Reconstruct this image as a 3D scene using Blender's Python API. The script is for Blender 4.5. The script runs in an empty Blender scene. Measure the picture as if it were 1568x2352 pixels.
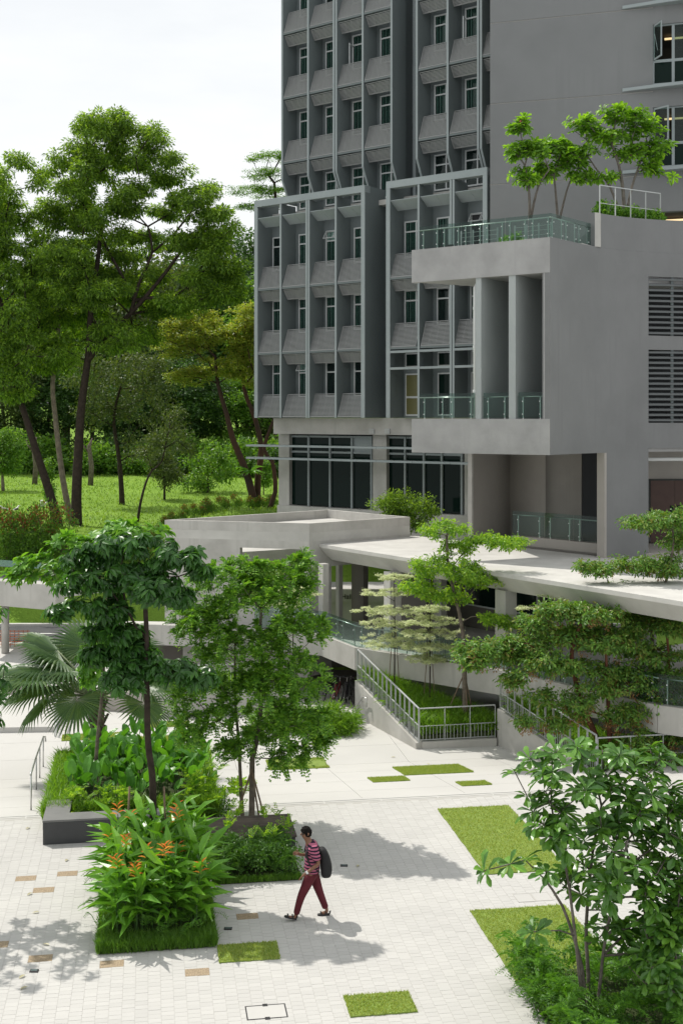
import bpy, bmesh, math, random
import numpy as np
from mathutils import Vector, Matrix, Quaternion

# ------------------------------------------------------------------ camera, sky, sun, exposure
sc = bpy.context.scene
COL = sc.collection
F, CX, HZ, H = 2800.0, 784.0, 962.0, 9.6      # focal length, centre, horizon (in 1568-wide units), eye height (m)
cam = bpy.data.cameras.new('camera')
cam_o = bpy.data.objects.new('camera', cam); COL.objects.link(cam_o)
cam_o.location = (0, 0, H); cam_o.rotation_euler = (math.pi/2, 0, 0)
cam.sensor_fit = 'VERTICAL'; cam.sensor_height = 36.0; cam.sensor_width = 24.0
cam.lens = F/2352.0*36.0
cam.shift_y = -(1176.0-HZ)/2352.0
cam.clip_start = 0.5; cam.clip_end = 2000
sc.camera = cam_o

SUN_EL = math.radians(56)
SUN_AZ = (-0.76, 0.65)
_n = math.hypot(*SUN_AZ); SUN_AZ = (SUN_AZ[0]/_n, SUN_AZ[1]/_n)
SUN = Vector((SUN_AZ[0]*math.cos(SUN_EL), SUN_AZ[1]*math.cos(SUN_EL), math.sin(SUN_EL)))
sl = bpy.data.lights.new('sun', 'SUN'); sl.energy = 2.9; sl.angle = math.radians(0.55); sl.color = (1.0, 0.955, 0.88)
so = bpy.data.objects.new('sun', sl); COL.objects.link(so); so.location = (-30, 30, 60)
so.rotation_euler = SUN.to_track_quat('Z', 'Y').to_euler()

w = bpy.data.worlds.new('World'); sc.world = w; w.use_nodes = True
wn = w.node_tree.nodes; wl = w.node_tree.links; wn.clear()
w_out = wn.new('ShaderNodeOutputWorld'); w_bg = wn.new('ShaderNodeBackground')
w_sky = wn.new('ShaderNodeTexSky'); w_sky.sky_type = 'NISHITA'; w_sky.sun_disc = False
w_sky.sun_elevation = SUN_EL; w_sky.sun_rotation = math.atan2(SUN_AZ[0], SUN_AZ[1])
w_sky.dust_density = 2.5; w_sky.air_density = 1.0
w_tc = wn.new('ShaderNodeTexCoord'); w_mp = wn.new('ShaderNodeMapping'); w_mp.inputs['Scale'].default_value = (1.6, 1.6, 6.0)
w_no = wn.new('ShaderNodeTexNoise'); w_no.inputs['Scale'].default_value = 2.2; w_no.inputs['Detail'].default_value = 6; w_no.inputs['Roughness'].default_value = 0.55
w_cr = wn.new('ShaderNodeMapRange'); w_cr.inputs['From Min'].default_value = 0.34; w_cr.inputs['From Max'].default_value = 0.60
w_cr.inputs['To Min'].default_value = 0.84; w_cr.inputs['To Max'].default_value = 0.98
w_mx = wn.new('ShaderNodeMix'); w_mx.data_type = 'RGBA'
w_mx.inputs[7].default_value = (9.9, 10.1, 10.15, 1)          # bright thin overcast cloud
wl.new(w_tc.outputs['Generated'], w_mp.inputs['Vector']); wl.new(w_mp.outputs['Vector'], w_no.inputs['Vector'])
wl.new(w_no.outputs['Fac'], w_cr.inputs['Value']); wl.new(w_cr.outputs['Result'], w_mx.inputs[0])
wl.new(w_sky.outputs['Color'], w_mx.inputs[6]); wl.new(w_mx.outputs[2], w_bg.inputs['Color'])
w_bg.inputs['Strength'].default_value = 0.073
wl.new(w_bg.outputs['Background'], w_out.inputs['Surface'])

vs = sc.view_settings
vs.view_transform = 'Standard'; vs.look = 'None'; vs.exposure = 0.5; vs.gamma = 1.0; vs.use_curve_mapping = False
sc.render.engine = 'CYCLES'
cy = sc.cycles
cy.use_denoising = True
cy.max_bounces = 6; cy.diffuse_bounces = 3; cy.glossy_bounces = 3; cy.transmission_bounces = 6; cy.transparent_max_bounces = 8
cy.caustics_reflective = False; cy.caustics_refractive = False
cy.use_adaptive_sampling = True; cy.adaptive_threshold = 0.015

rnd = random.Random(7)
rng = np.random.default_rng(11)

# ------------------------------------------------------------------ helpers
def P(px, py, Y):                         # a picture point at distance Y
    return Vector(((px-CX)/F*Y, Y, H-(py-HZ)/F*Y))
def G(px, py, z=0.0):                     # a picture point on a level plane
    Y = F*(H-z)/(py-HZ)
    return Vector(((px-CX)/F*Y, Y, z))
A9 = math.radians(9.0)
def uv(u, v, z=0.0):                      # plaza paving grid to world
    return Vector((u*math.cos(A9)-v*math.sin(A9), u*math.sin(A9)+v*math.cos(A9), z))
def to_uv(p):
    return (p.x*math.cos(A9)+p.y*math.sin(A9), -p.x*math.sin(A9)+p.y*math.cos(A9))
V0, V1, ZL = 30.1, 37.6, -1.2             # the plaza ramps down from V0 to V1
def gz(v):
    if v <= V0: return 0.0
    if v <= V1: return ZL*(v-V0)/(V1-V0)
    if v <= 44.5: return ZL
    return max(-1.6, ZL-0.4*(v-44.5)/3.0)
def GP(px, py):                           # a picture point on the plaza surface
    z = 0.0
    for _ in range(60):
        p = G(px, py, z); z = 0.5*z+0.5*gz(to_uv(p)[1])
    return G(px, py, z)

class MB:
    """collects verts and faces for one mesh"""
    def __init__(s): s.v = []; s.f = []
    def add(s, vs, fs):
        o = len(s.v); s.v += [tuple(x) for x in vs]; s.f += [tuple(i+o for i in q) for q in fs]; return s
    def hexa(s, b, t):
        return s.add(list(b)+list(t), [(3,2,1,0),(4,5,6,7),(0,1,5,4),(1,2,6,5),(2,3,7,6),(3,0,4,7)])
    def box(s, lo, hi):
        x0,y0,z0 = lo; x1,y1,z1 = hi
        return s.hexa([(x0,y0,z0),(x1,y0,z0),(x1,y1,z0),(x0,y1,z0)], [(x0,y0,z1),(x1,y0,z1),(x1,y1,z1),(x0,y1,z1)])
    def obox(s, o, a, b, c):              # box from a corner and three edge vectors
        o,a,b,c = Vector(o),Vector(a),Vector(b),Vector(c)
        if a.cross(b).dot(c) < 0: a,b = b,a
        return s.hexa([o,o+a,o+a+b,o+b],[o+c,o+a+c,o+a+b+c,o+b+c])
    def prism(s, poly, z0, z1, top=None):
        a = sum(poly[i][0]*poly[(i+1)%len(poly)][1]-poly[(i+1)%len(poly)][0]*poly[i][1] for i in range(len(poly)))
        top = top or poly
        if a < 0: poly = poly[::-1]; top = top[::-1]
        n = len(poly)
        zf0 = z0 if callable(z0) else (lambda x,y: z0)
        zf1 = z1 if callable(z1) else (lambda x,y: z1)
        vs = [(p[0],p[1],zf0(p[0],p[1])) for p in poly]+[(p[0],p[1],zf1(p[0],p[1])) for p in top]
        fs = [tuple(range(n-1,-1,-1)), tuple(range(n,2*n))]+[(i,(i+1)%n,n+(i+1)%n,n+i) for i in range(n)]
        return s.add(vs, fs)
    def tube(s, pts, rad, n=6, cap=True):
        pts = [Vector(p) for p in pts]
        if not hasattr(rad, '__len__'): rad = [rad]*len(pts)
        vs = []; up = None
        for i,p in enumerate(pts):
            d = (pts[min(i+1,len(pts)-1)]-pts[max(i-1,0)])
            d = d.normalized() if d.length > 1e-9 else Vector((0,0,1))
            if up is None:
                up = Vector((1,0,0)) if abs(d.x) < 0.8 else Vector((0,1,0))
            x = (up-d*up.dot(d))
            x = x.normalized() if x.length > 1e-6 else d.orthogonal().normalized()
            y = d.cross(x); up = x
            for k in range(n):
                a = 2*math.pi*k/n
                vs.append(p+(x*math.cos(a)+y*math.sin(a))*rad[i])
        fs = [(i*n+k, i*n+(k+1)%n, (i+1)*n+(k+1)%n, (i+1)*n+k) for i in range(len(pts)-1) for k in range(n)]
        if cap: fs += [tuple(range(n-1,-1,-1)), tuple((len(pts)-1)*n+k for k in range(n))]
        return s.add(vs, fs)
    def bar(s, a, b, wx, wy):             # square bar between two points
        a,b = Vector(a),Vector(b); d = (b-a).normalized()
        x = d.cross(Vector((0,0,1)))
        x = x.normalized() if x.length > 1e-4 else Vector((1,0,0))
        y = x.cross(d)
        c = [(-.5,-.5),(.5,-.5),(.5,.5),(-.5,.5)]
        return s.hexa([a+x*wx*i+y*wy*j for i,j in c],[b+x*wx*i+y*wy*j for i,j in c])
    def mesh(s, name='m'):
        m = bpy.data.meshes.new(name); m.from_pydata([tuple(map(float,x)) for x in s.v], [], s.f)
        return m
    def build(s, name, material, parent=None, smooth=False, bevel=0):
        m = s.mesh(name); m.materials.append(material)
        if smooth: m.shade_smooth()
        o = bpy.data.objects.new(name, m); COL.objects.link(o)
        if parent is not None: adopt(o, parent)
        if bevel:
            b = o.modifiers.new('bevel','BEVEL'); b.width = bevel; b.segments = 2; b.limit_method = 'ANGLE'
        return o

def npmesh(name, V, Q, material, parent=None, T=None, smooth=False):
    """mesh from numpy arrays of verts, quads and triangles"""
    V = np.asarray(V, np.float32).reshape(-1,3)
    Q = np.zeros((0,4),np.int32) if Q is None else np.asarray(Q, np.int32).reshape(-1,4)
    T = np.zeros((0,3),np.int32) if T is None else np.asarray(T, np.int32).reshape(-1,3)
    m = bpy.data.meshes.new(name)
    m.vertices.add(len(V)); m.vertices.foreach_set('co', V.ravel())
    m.loops.add(Q.size+T.size); m.loops.foreach_set('vertex_index', np.concatenate([Q.ravel(),T.ravel()]).astype(np.int32))
    m.polygons.add(len(Q)+len(T))
    st = np.concatenate([np.arange(len(Q))*4, Q.size+np.arange(len(T))*3]).astype(np.int32)
    m.polygons.foreach_set('loop_start', st)
    m.update(calc_edges=True)
    m.shade_smooth() if smooth else m.shade_flat()
    m.materials.append(material)
    o = bpy.data.objects.new(name, m); COL.objects.link(o)
    if parent is not None: adopt(o, parent)
    return o

def tag(o, label=None, cat=None, group=None, kind=None):
    if label: o['label'] = label
    if cat: o['category'] = cat
    if group: o['group'] = group
    if kind: o['kind'] = kind
    return o
def thing(name, label, cat, loc=(0,0,0), group=None):
    o = bpy.data.objects.new(name, None); COL.objects.link(o); o.empty_display_size = 0.1
    o.location = loc
    return tag(o, label, cat, group)
def adopt(child, parent):                 # keep world place of a child whose mesh is in world coordinates
    child.parent = parent
    child.matrix_parent_inverse = Matrix.Translation(-Vector(parent.location))
    return child
def share(name, src, parent=None, matrix=None):
    o = bpy.data.objects.new(name, src.data if hasattr(src,'data') else src); COL.objects.link(o)
    if matrix is not None: o.matrix_basis = matrix
    if parent is not None: adopt(o, parent)
    return o
def copy_tree(o, parent=None):
    c = o.copy(); COL.objects.link(c); c.parent = parent
    for ch in list(o.children): copy_tree(ch, c)
    return c

# ------------------------------------------------------------------ materials
def _nodes(name):
    m = bpy.data.materials.new(name); m.use_nodes = True
    nt = m.node_tree; return m, nt.nodes, nt.links, nt.nodes['Principled BSDF']
def c4(c): return (c[0], c[1], c[2], 1)
def plain(name, col, rough=0.6, metal=0.0, spec=0.5):
    m,n,l,b = _nodes(name)
    b.inputs['Base Color'].default_value = c4(col); b.inputs['Roughness'].default_value = rough
    b.inputs['Metallic'].default_value = metal; b.inputs['Specular IOR Level'].default_value = spec
    return m
def mottled(name, col, col2, scale=1.5, rough=0.8, bump=0.15, bscale=30, streak=0.0, island=0.0, spec=0.3, detail=6, bdist=0.02):
    """two colours mixed by noise, optional vertical streaks (run-off stains), fine relief"""
    m,n,l,b = _nodes(name)
    tc = n.new('ShaderNodeTexCoord')
    no = n.new('ShaderNodeTexNoise'); no.inputs['Scale'].default_value = scale; no.inputs['Detail'].default_value = detail; no.inputs['Roughness'].default_value = 0.6
    l.new(tc.outputs['Object'], no.inputs['Vector'])
    mr = n.new('ShaderNodeMapRange'); mr.inputs['From Min'].default_value = 0.35; mr.inputs['From Max'].default_value = 0.68
    l.new(no.outputs['Fac'], mr.inputs['Value'])
    fac = mr.outputs['Result']
    if streak:
        mp = n.new('ShaderNodeMapping'); mp.inputs['Scale'].default_value = (3.0, 3.0, 0.12)
        l.new(tc.outputs['Object'], mp.inputs['Vector'])
        n2 = n.new('ShaderNodeTexNoise'); n2.inputs['Scale'].default_value = 1.3; n2.inputs['Detail'].default_value = 4
        l.new(mp.outputs['Vector'], n2.inputs['Vector'])
        r2 = n.new('ShaderNodeMapRange'); r2.inputs['From Min'].default_value = 0.45; r2.inputs['From Max'].default_value = 0.75; r2.inputs['To Max'].default_value = streak
        l.new(n2.outputs['Fac'], r2.inputs['Value'])
        ma = n.new('ShaderNodeMath'); ma.operation = 'MAXIMUM'
        l.new(fac, ma.inputs[0]); l.new(r2.outputs['Result'], ma.inputs[1]); fac = ma.outputs[0]
    mx = n.new('ShaderNodeMix'); mx.data_type = 'RGBA'
    mx.inputs[6].default_value = c4(col); mx.inputs[7].default_value = c4(col2)
    l.new(fac, mx.inputs[0]); out = mx.outputs[2]
    if island:
        ge = n.new('ShaderNodeNewGeometry'); hs = n.new('ShaderNodeHueSaturation')
        r3 = n.new('ShaderNodeMapRange'); r3.inputs['To Min'].default_value = 1-island; r3.inputs['To Max'].default_value = 1+island
        oi = n.new('ShaderNodeObjectInfo'); ad = n.new('ShaderNodeMath'); ad.operation = 'ADD'; fr = n.new('ShaderNodeMath'); fr.operation = 'FRACT'
        l.new(ge.outputs['Random Per Island'], ad.inputs[0]); l.new(oi.outputs['Random'], ad.inputs[1]); l.new(ad.outputs[0], fr.inputs[0]); l.new(fr.outputs[0], r3.inputs['Value']); l.new(r3.outputs['Result'], hs.inputs['Value']); l.new(out, hs.inputs['Color']); out = hs.outputs['Color']
    l.new(out, b.inputs['Base Color'])
    b.inputs['Roughness'].default_value = rough; b.inputs['Specular IOR Level'].default_value = spec
    if bump:
        nb = n.new('ShaderNodeTexNoise'); nb.inputs['Scale'].default_value = bscale; nb.inputs['Detail'].default_value = 4
        l.new(tc.outputs['Object'], nb.inputs['Vector'])
        bp = n.new('ShaderNodeBump'); bp.inputs['Strength'].default_value = bump; bp.inputs['Distance'].default_value = bdist
        l.new(nb.outputs['Fac'], bp.inputs['Height']); l.new(bp.outputs['Normal'], b.inputs['Normal'])
    return m
def leafmat(name, cols, trans=0.35, tcol=None, rough=0.45, spec=0.4, scale=0.0, val=0.25):
    """foliage: colour differs leaf by leaf, light passes through"""
    m,n,l,b = _nodes(name)
    ge = n.new('ShaderNodeNewGeometry'); cr = n.new('ShaderNodeValToRGB')
    el = cr.color_ramp.elements
    el[0].position = 0.0; el[0].color = c4(cols[0]); el[1].position = 1.0; el[1].color = c4(cols[-1])
    for i,c in enumerate(cols[1:-1]):
        e = el.new((i+1)/(len(cols)-1)); e.color = c4(c)
    l.new(ge.outputs['Random Per Island'], cr.inputs['Fac'])
    out = cr.outputs['Color']
    l.new(out, b.inputs['Base Color'])
    b.inputs['Roughness'].default_value = rough; b.inputs['Specular IOR Level'].default_value = spec
    tr = n.new('ShaderNodeBsdfTranslucent')
    mm = n.new('ShaderNodeMix'); mm.data_type = 'RGBA'; mm.blend_type = 'MULTIPLY'; mm.inputs[0].default_value = 1.0
    mm.inputs[7].default_value = c4(tcol or (2.0, 1.9, 0.7)); l.new(out, mm.inputs[6]); l.new(mm.outputs[2], tr.inputs['Color'])
    ms = n.new('ShaderNodeMixShader'); ms.inputs[0].default_value = trans
    l.new(b.outputs['BSDF'], ms.inputs[1]); l.new(tr.outputs['BSDF'], ms.inputs[2])
    l.new(ms.outputs['Shader'], n['Material Output'].inputs['Surface'])
    return m
def glassmat(name, tint=(0.75,0.92,0.85), alpha=0.25, rough=0.02):
    """thin clear sheet: mostly see-through with a mirror coat"""
    m,n,l,b = _nodes(name)
    b.inputs['Base Color'].default_value = c4((0.02,0.03,0.03)); b.inputs['Roughness'].default_value = rough
    b.inputs['Specular IOR Level'].default_value = 0.8
    tr = n.new('ShaderNodeBsdfTransparent'); tr.inputs['Color'].default_value = c4(tint)
    ms = n.new('ShaderNodeMixShader'); ms.inputs[0].default_value = alpha
    l.new(tr.outputs['BSDF'], ms.inputs[1]); l.new(b.outputs['BSDF'], ms.inputs[2])
    l.new(ms.outputs['Shader'], n['Material Output'].inputs['Surface'])
    return m
def barkmat(name, col, col2, scale=6):
    return mottled(name, col, col2, scale=scale, rough=0.9, bump=0.5, bscale=18, spec=0.1, bdist=0.03)

M = {}
M['paver']   = mottled('white_paver', (0.475,0.466,0.443), (0.435,0.427,0.408), scale=0.5, rough=0.75, bump=0.08, bscale=60, island=0.035)
M['joint']   = plain('paver_joint', (0.385,0.374,0.347), 0.9)
M['slab']    = mottled('white_slab', (0.505,0.496,0.472), (0.465,0.457,0.436), scale=0.35, rough=0.75, bump=0.06, bscale=40, island=0.02)
M['conc']    = mottled('white_concrete', (0.49,0.477,0.45), (0.36,0.35,0.325), scale=0.7, rough=0.8, bump=0.2, bscale=6, streak=0.85)
M['conc2']   = mottled('roof_concrete', (0.54,0.53,0.50), (0.44,0.43,0.405), scale=0.9, rough=0.85, bump=0.12, bscale=20)
M['beige']   = mottled('beige_plaster', (0.36,0.335,0.305), (0.32,0.30,0.275), scale=0.8, rough=0.85, bump=0.1, bscale=25, streak=0.5)
M['grey']    = mottled('grey_plaster', (0.365,0.36,0.355), (0.285,0.282,0.278), scale=0.9, rough=0.85, bump=0.45, bscale=3.0, streak=0.6, bdist=0.05)
M['greywall']= mottled('dark_grey_paint', (0.20,0.205,0.206), (0.174,0.179,0.18), scale=0.35, rough=0.8, bump=0.1, bscale=5, streak=0.8)
M['grey2']   = mottled('mid_grey_wall', (0.195,0.197,0.197), (0.168,0.17,0.17), scale=0.5, rough=0.8, bump=0.2, bscale=4, streak=0.9)  # curved annex wall, a darker grey than the annex bands
M['metal']   = mottled('grey_cladding', (0.29,0.325,0.33), (0.25,0.285,0.29), scale=0.6, rough=0.5, bump=0.0, streak=0.5, spec=0.4)
M['metal_d'] = mottled('grey_fin_face', (0.143,0.168,0.171), (0.13,0.152,0.155), scale=0.5, rough=0.55, bump=0.0, streak=0.4, spec=0.4)
M['bladewall'] = mottled('pale_blade_paint', (0.36,0.385,0.38), (0.32,0.345,0.34), scale=0.5, rough=0.7, bump=0.05, streak=0.4)
M['brown']   = mottled('shaded_beige_wall', (0.17,0.155,0.14), (0.14,0.128,0.116), scale=0.8, rough=0.85, bump=0.1, bscale=25)  # beige made darker in colour for the shade under canopy and deck
M['slat_d']  = plain('dark_louvre_slat', (0.10,0.108,0.11), 0.6)
M['slat']    = plain('louvre_slat', (0.27,0.275,0.272), 0.5)
M['winframe']= plain('window_frame', (0.48,0.50,0.50), 0.45)
M['steel']   = plain('stainless_steel', (0.55,0.55,0.54), 0.3, 0.85)
M['rail']    = plain('painted_rail', (0.42,0.435,0.435), 0.5)
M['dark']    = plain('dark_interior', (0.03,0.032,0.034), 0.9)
M['black']   = plain('black_plastic', (0.015,0.015,0.017), 0.55)

# ================================================================== SETTING
def T3(x, y, z): return Matrix.Translation((x, y, z))
def RZ(a): return Matrix.Rotation(a, 4, 'Z')

# ---- patches of turf let into the paving (picture corners -> rectangle on the paving grid)
PATCH_PX = [
    ([(789,2288),(940,2280),(955,2326),(804,2337)], 'small square turf patch beside the square access cover'),
    ([(499,2173),(635,2165),(643,2203),(505,2213)], 'shaded turf patch at the corner of the heliconia bed'),
    ([(1070,2091),(1301,2083),(1440,2255),(1195,2259)], 'large turf patch with ferns and frangipani growing at its end'),
    ([(1002,1857),(1201,1852),(1267,2003),(1114,2007)], 'long turf patch next to the drain channel line'),
    ([(901,1762),(1061,1758),(1083,1776),(924,1780)], 'wide thin turf strip in front of the railed planter'),
    ([(843,1788),(925,1784),(943,1794),(857,1797)], 'small thin turf strip set off from a wider strip'),
    ([(1045,1798),(1110,1794),(1130,1803),(1062,1806)], 'short turf strip next to the hanging branch tips'),
    ([(600,1747),(740,1741),(760,1765),(630,1768)], 'turf strip behind the trunk with round leaves'),
    ([(322,1660),(428,1657),(437,1669),(328,1672)], 'narrow turf strip beside the low white planter wall'),
    ([(142,1688),(286,1684),(292,1698),(146,1701)], 'turf strip behind the blue fan palm trunk'),
    ([(290,1693),(432,1690),(440,1703),(296,1706)], 'turf strip beyond the broad leaved bed'),
]
patches = []
for px, lab in PATCH_PX:
    q = [to_uv(GP(*p)) for p in px]
    u0 = (q[0][0]+q[3][0])/2; u1 = (q[1][0]+q[2][0])/2; v0 = (q[2][1]+q[3][1])/2; v1 = (q[0][1]+q[1][1])/2
    patches.append((u0,u1,v0,v1,lab))
PEBBLE_PX = [(65,2019),(158,2004),(109,2041),(7,2166),(92,2203),(256,2214),(454,2229),(560,2104)]
TU, TV, GAP = 0.21, 0.14, 0.0045
pebbles = []
for p in PEBBLE_PX:
    u,v = to_uv(G(*p)); iu = round(u/TU); iv = round(v/TV); pebbles.append((iu,iv))
peb_cells = {(iu+a,iv+b) for iu,iv in pebbles for a in (-1,0) for b in ((-1,) if (iu+a)%2 else (-1,0))}

# ---- plaza: mortar bed with one block for each paver
plaza = thing('plaza', 'white paved courtyard of small rectangular pavers', 'plaza'); plaza['kind'] = 'structure'; del plaza['category']
a,b,c,d = uv(-30,8,-0.004),uv(30,8,-0.004),uv(30,V0,-0.004),uv(-30,V0,-0.004)
MB().hexa([p-Vector((0,0,0.3)) for p in (a,b,c,d)],[a,b,c,d]).build('mortar_bed', M['joint'], plaza)
iu = np.arange(int(-15/TU), int(24/TU)); iv = np.arange(int(13.0/TV), int(V0/TV)-1)
IU,IV = np.meshgrid(iu,iv); IU = IU.ravel(); IV = IV.ravel()
uc = (IU+0.5)*TU; vc = (IV+0.5+0.5*(IU%2))*TV      # every other row of blocks is set off by half
wx = uc*math.cos(A9)-vc*math.sin(A9); wy = uc*math.sin(A9)+vc*math.cos(A9)
pxx = CX+F*wx/wy; pyy = HZ+F*H/wy
ok = (np.abs(pxx-784) < 1500) & (pyy < 2900)
ok &= np.array([(int(i),int(j)) not in peb_cells for i,j in zip(IU,IV)])
cov = np.zeros(len(IU), bool)
for (u0,u1,v0,v1,_) in patches: cov |= (uc>u0)&(uc<u1)&(vc>v0)&(vc<v1)
pm = MB().box((-TU/2+GAP/2,-TV/2+GAP/2,-0.05),(TU/2-GAP/2,TV/2-GAP/2,0)).mesh('paver'); pm.materials.append(M['paver'])
cand = np.where(ok & ~cov & (pxx>330) & (pxx<1150) & (pyy<2352) & (pyy>2140))[0]
cand = cand[np.argsort(-pyy[cand])][:300]
single = np.zeros(len(IU), bool); single[cand] = True
jit = rng.normal(0, 0.0006, len(IU))
for k in cand:
    share('paver', pm, plaza, T3(wx[k],wy[k],jit[k]) @ RZ(A9))
rest = np.where(ok & ~single)[0]
bx = np.array([(-1,-1,0),(1,-1,0),(1,1,0),(-1,1,0),(-1,-1,1),(1,-1,1),(1,1,1),(-1,1,1)],float)
loc = bx*np.array([TU/2-GAP/2,TV/2-GAP/2,1.0]); 
lx = loc[:,0]*math.cos(A9)-loc[:,1]*math.sin(A9); ly = loc[:,0]*math.sin(A9)+loc[:,1]*math.cos(A9)
V = np.stack([wx[rest,None]+lx, wy[rest,None]+ly, np.where(bx[:,2]>0,0,-0.05)[None,:]+jit[rest,None]],-1)
fq = np.array([(4,5,6,7),(0,1,5,4),(1,2,6,5),(2,3,7,6),(3,0,4,7)])
Q = (fq[None]+8*np.arange(len(rest))[:,None,None]).reshape(-1,4)
o = npmesh('paving', V, Q, M['paver'], plaza); o['kind'] = 'stuff'
M['pebble'] = mottled('pebble_wash', (0.42,0.33,0.22), (0.16,0.12,0.08), scale=55, rough=0.8, bump=0.6, bscale=70, detail=3, bdist=0.01)
for (i,j) in pebbles:
    c0 = uv(i*TU, j*TV)
    MB().box((-TU+GAP/2,-TV+GAP/2,-0.05),(TU-GAP/2,TV-GAP/2,0.003))
    mb = MB().box((-TU+GAP/2,-TV+GAP/2,-0.05),(TU-GAP/2,TV-GAP/2,0.003))
    m = mb.mesh('pebble_slab'); m.materials.append(M['pebble'])
    share('pebble_slab', m, plaza, T3(c0.x,c0.y,0) @ RZ(A9))

# ---- drain channel line and the sloping lower court made of big slabs
lower = thing('lower_court', 'smooth white sloping court of large slabs', 'court'); lower['kind'] = 'structure'; del lower['category']
vsteps = [V0+0.12, V0+0.30, 32.0, 33.9, 35.75, V1, 39.7, 41.8, 43.9, 46.0, 48.5, 51.0]
us = [-30,-26,-22,-19]+list(np.arange(-16.2, 27, 2.7))+[30]
sb = MB()
for i in range(len(vsteps)-1):
    for j in range(len(us)-1):
        g = 0.006
        va,vb,ua,ub = vsteps[i]+g, vsteps[i+1]-g, us[j]+g, us[j+1]-g
        if i == 0: continue
        q = [(ua,va),(ub,va),(ub,vb),(ua,vb)]
        MB().hexa([uv(u,v,gz(v)-0.08) for u,v in q],[uv(u,v,gz(v)) for u,v in q]).build('paving_slab', M['slab'], lower)
bed = MB()
for i in range(len(vsteps)-1):
    va,vb = vsteps[i], vsteps[i+1]
    q = [(-30,va),(30,va),(30,vb),(-30,vb)]
    bed.add([uv(u,v,gz(v)-0.025) for u,v in q],[(0,1,2,3)])
bed.build('slab_bed', M['joint'], lower)
drain = thing('drain_channel', 'thin slotted drain channel running across the white paving', 'drain', tuple(uv(0,V0+0.2)))
for k in range(-9,16):
    for dv,wd in ((0.0,0.03),(0.12,0.02)):
        q = [(k*1.45+0.01,V0+0.05+dv),(k*1.45+1.43,V0+0.05+dv),(k*1.45+1.43,V0+0.05+dv+wd),(k*1.45+0.01,V0+0.05+dv+wd)]
        MB().hexa([uv(u,v,-0.03) for u,v in q],[uv(u,v,0.004) for u,v in q]).build('grate', M['steel'] if dv else M['joint'], drain)
q = [(-30,V0),(30,V0),(30,V0+0.31),(-30,V0+0.31)]
MB().hexa([uv(u,v,-0.2) for u,v in q],[uv(u,v,-0.002) for u,v in q]).build('channel_edging', M['slab'], drain)

# ---- turf blades
M['turf'] = mottled('turf_base', (0.21,0.29,0.06), (0.15,0.21,0.045), scale=5, rough=0.9, bump=0.5, bscale=40)
M['blade'] = leafmat('turf_blade', [(0.19,0.29,0.05),(0.28,0.38,0.075),(0.35,0.43,0.10),(0.42,0.45,0.15)], 0.35, (1.5,1.4,0.6))
M['blade_d'] = leafmat('long_grass_blade', [(0.06,0.14,0.018),(0.10,0.22,0.025),(0.15,0.29,0.035)], 0.4, (1.8,1.8,0.6))
def blades(name, pts, hmin, hmax, wid, lean, material, parent=None):
    """one bent three-sided blade for each point"""
    N = len(pts); pts = np.asarray(pts)
    ang = rng.uniform(0,2*np.pi,N); hh = rng.uniform(hmin,hmax,N); le = rng.uniform(0.1,1,N)*lean*hh
    la = rng.uniform(0,2*np.pi,N)
    side = np.stack([np.cos(ang),np.sin(ang),np.zeros(N)],-1)*wid/2
    dl = np.stack([np.cos(la)*le,np.sin(la)*le,np.zeros(N)],-1); up = np.zeros((N,3)); up[:,2] = hh
    v0 = pts-side; v1 = pts+side; v2 = pts+up*0.6+dl*0.35-side*0.7; v3 = pts+up*0.6+dl*0.35+side*0.7; v4 = pts+up*0.97+dl
    V = np.stack([v0,v1,v3,v2,v4],1)
    i = 5*np.arange(N)[:,None]
    o = npmesh(name, V, np.concatenate([i,i+1,i+2,i+3],1), material, parent, np.concatenate([i+3,i+2,i+4],1))
    o['kind'] = 'stuff'
    return o
for (u0,u1,v0,v1,lab) in patches:
    c0 = uv((u0+u1)/2,(v0+v1)/2); zc = gz((v0+v1)/2)
    t = thing('turf_patch', lab, 'turf patch', (c0.x,c0.y,zc), 'turf patches let into the white paving')
    n = 24
    edge = [(u0+(u1-u0)*k/n,v0) for k in range(n)]+[(u1,v0+(v1-v0)*k/n) for k in range(n)]+[(u1-(u1-u0)*k/n,v1) for k in range(n)]+[(u0,v1-(v1-v0)*k/n) for k in range(n)]
    edge = [(u+rnd.uniform(-.012,.012),v+rnd.uniform(-.012,.012)) for u,v in edge]
    mb = MB(); N = len(edge)
    mb.add([uv(u,v,gz(v)-0.02) for u,v in edge]+[uv(u,v,gz(v)+0.022) for u,v in edge], [tuple(range(N,2*N))]+[(i,(i+1)%N,N+(i+1)%N,N+i) for i in range(N)])
    mb.build('soil_mat', M['turf'], t)
    area = (u1-u0)*(v1-v0); nb = int(min(16000, area*3800))
    uu = rng.uniform(u0-.01,u1+.01,nb); vv = rng.uniform(v0-.01,v1+.01,nb)
    pts = np.stack([uu*math.cos(A9)-vv*math.sin(A9), uu*math.sin(A9)+vv*math.cos(A9), np.array([gz(x) for x in vv])+0.015],-1)
    blades('grass_blades', pts, 0.02, 0.05, 0.012, 0.8, M['blade'], t)

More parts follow.
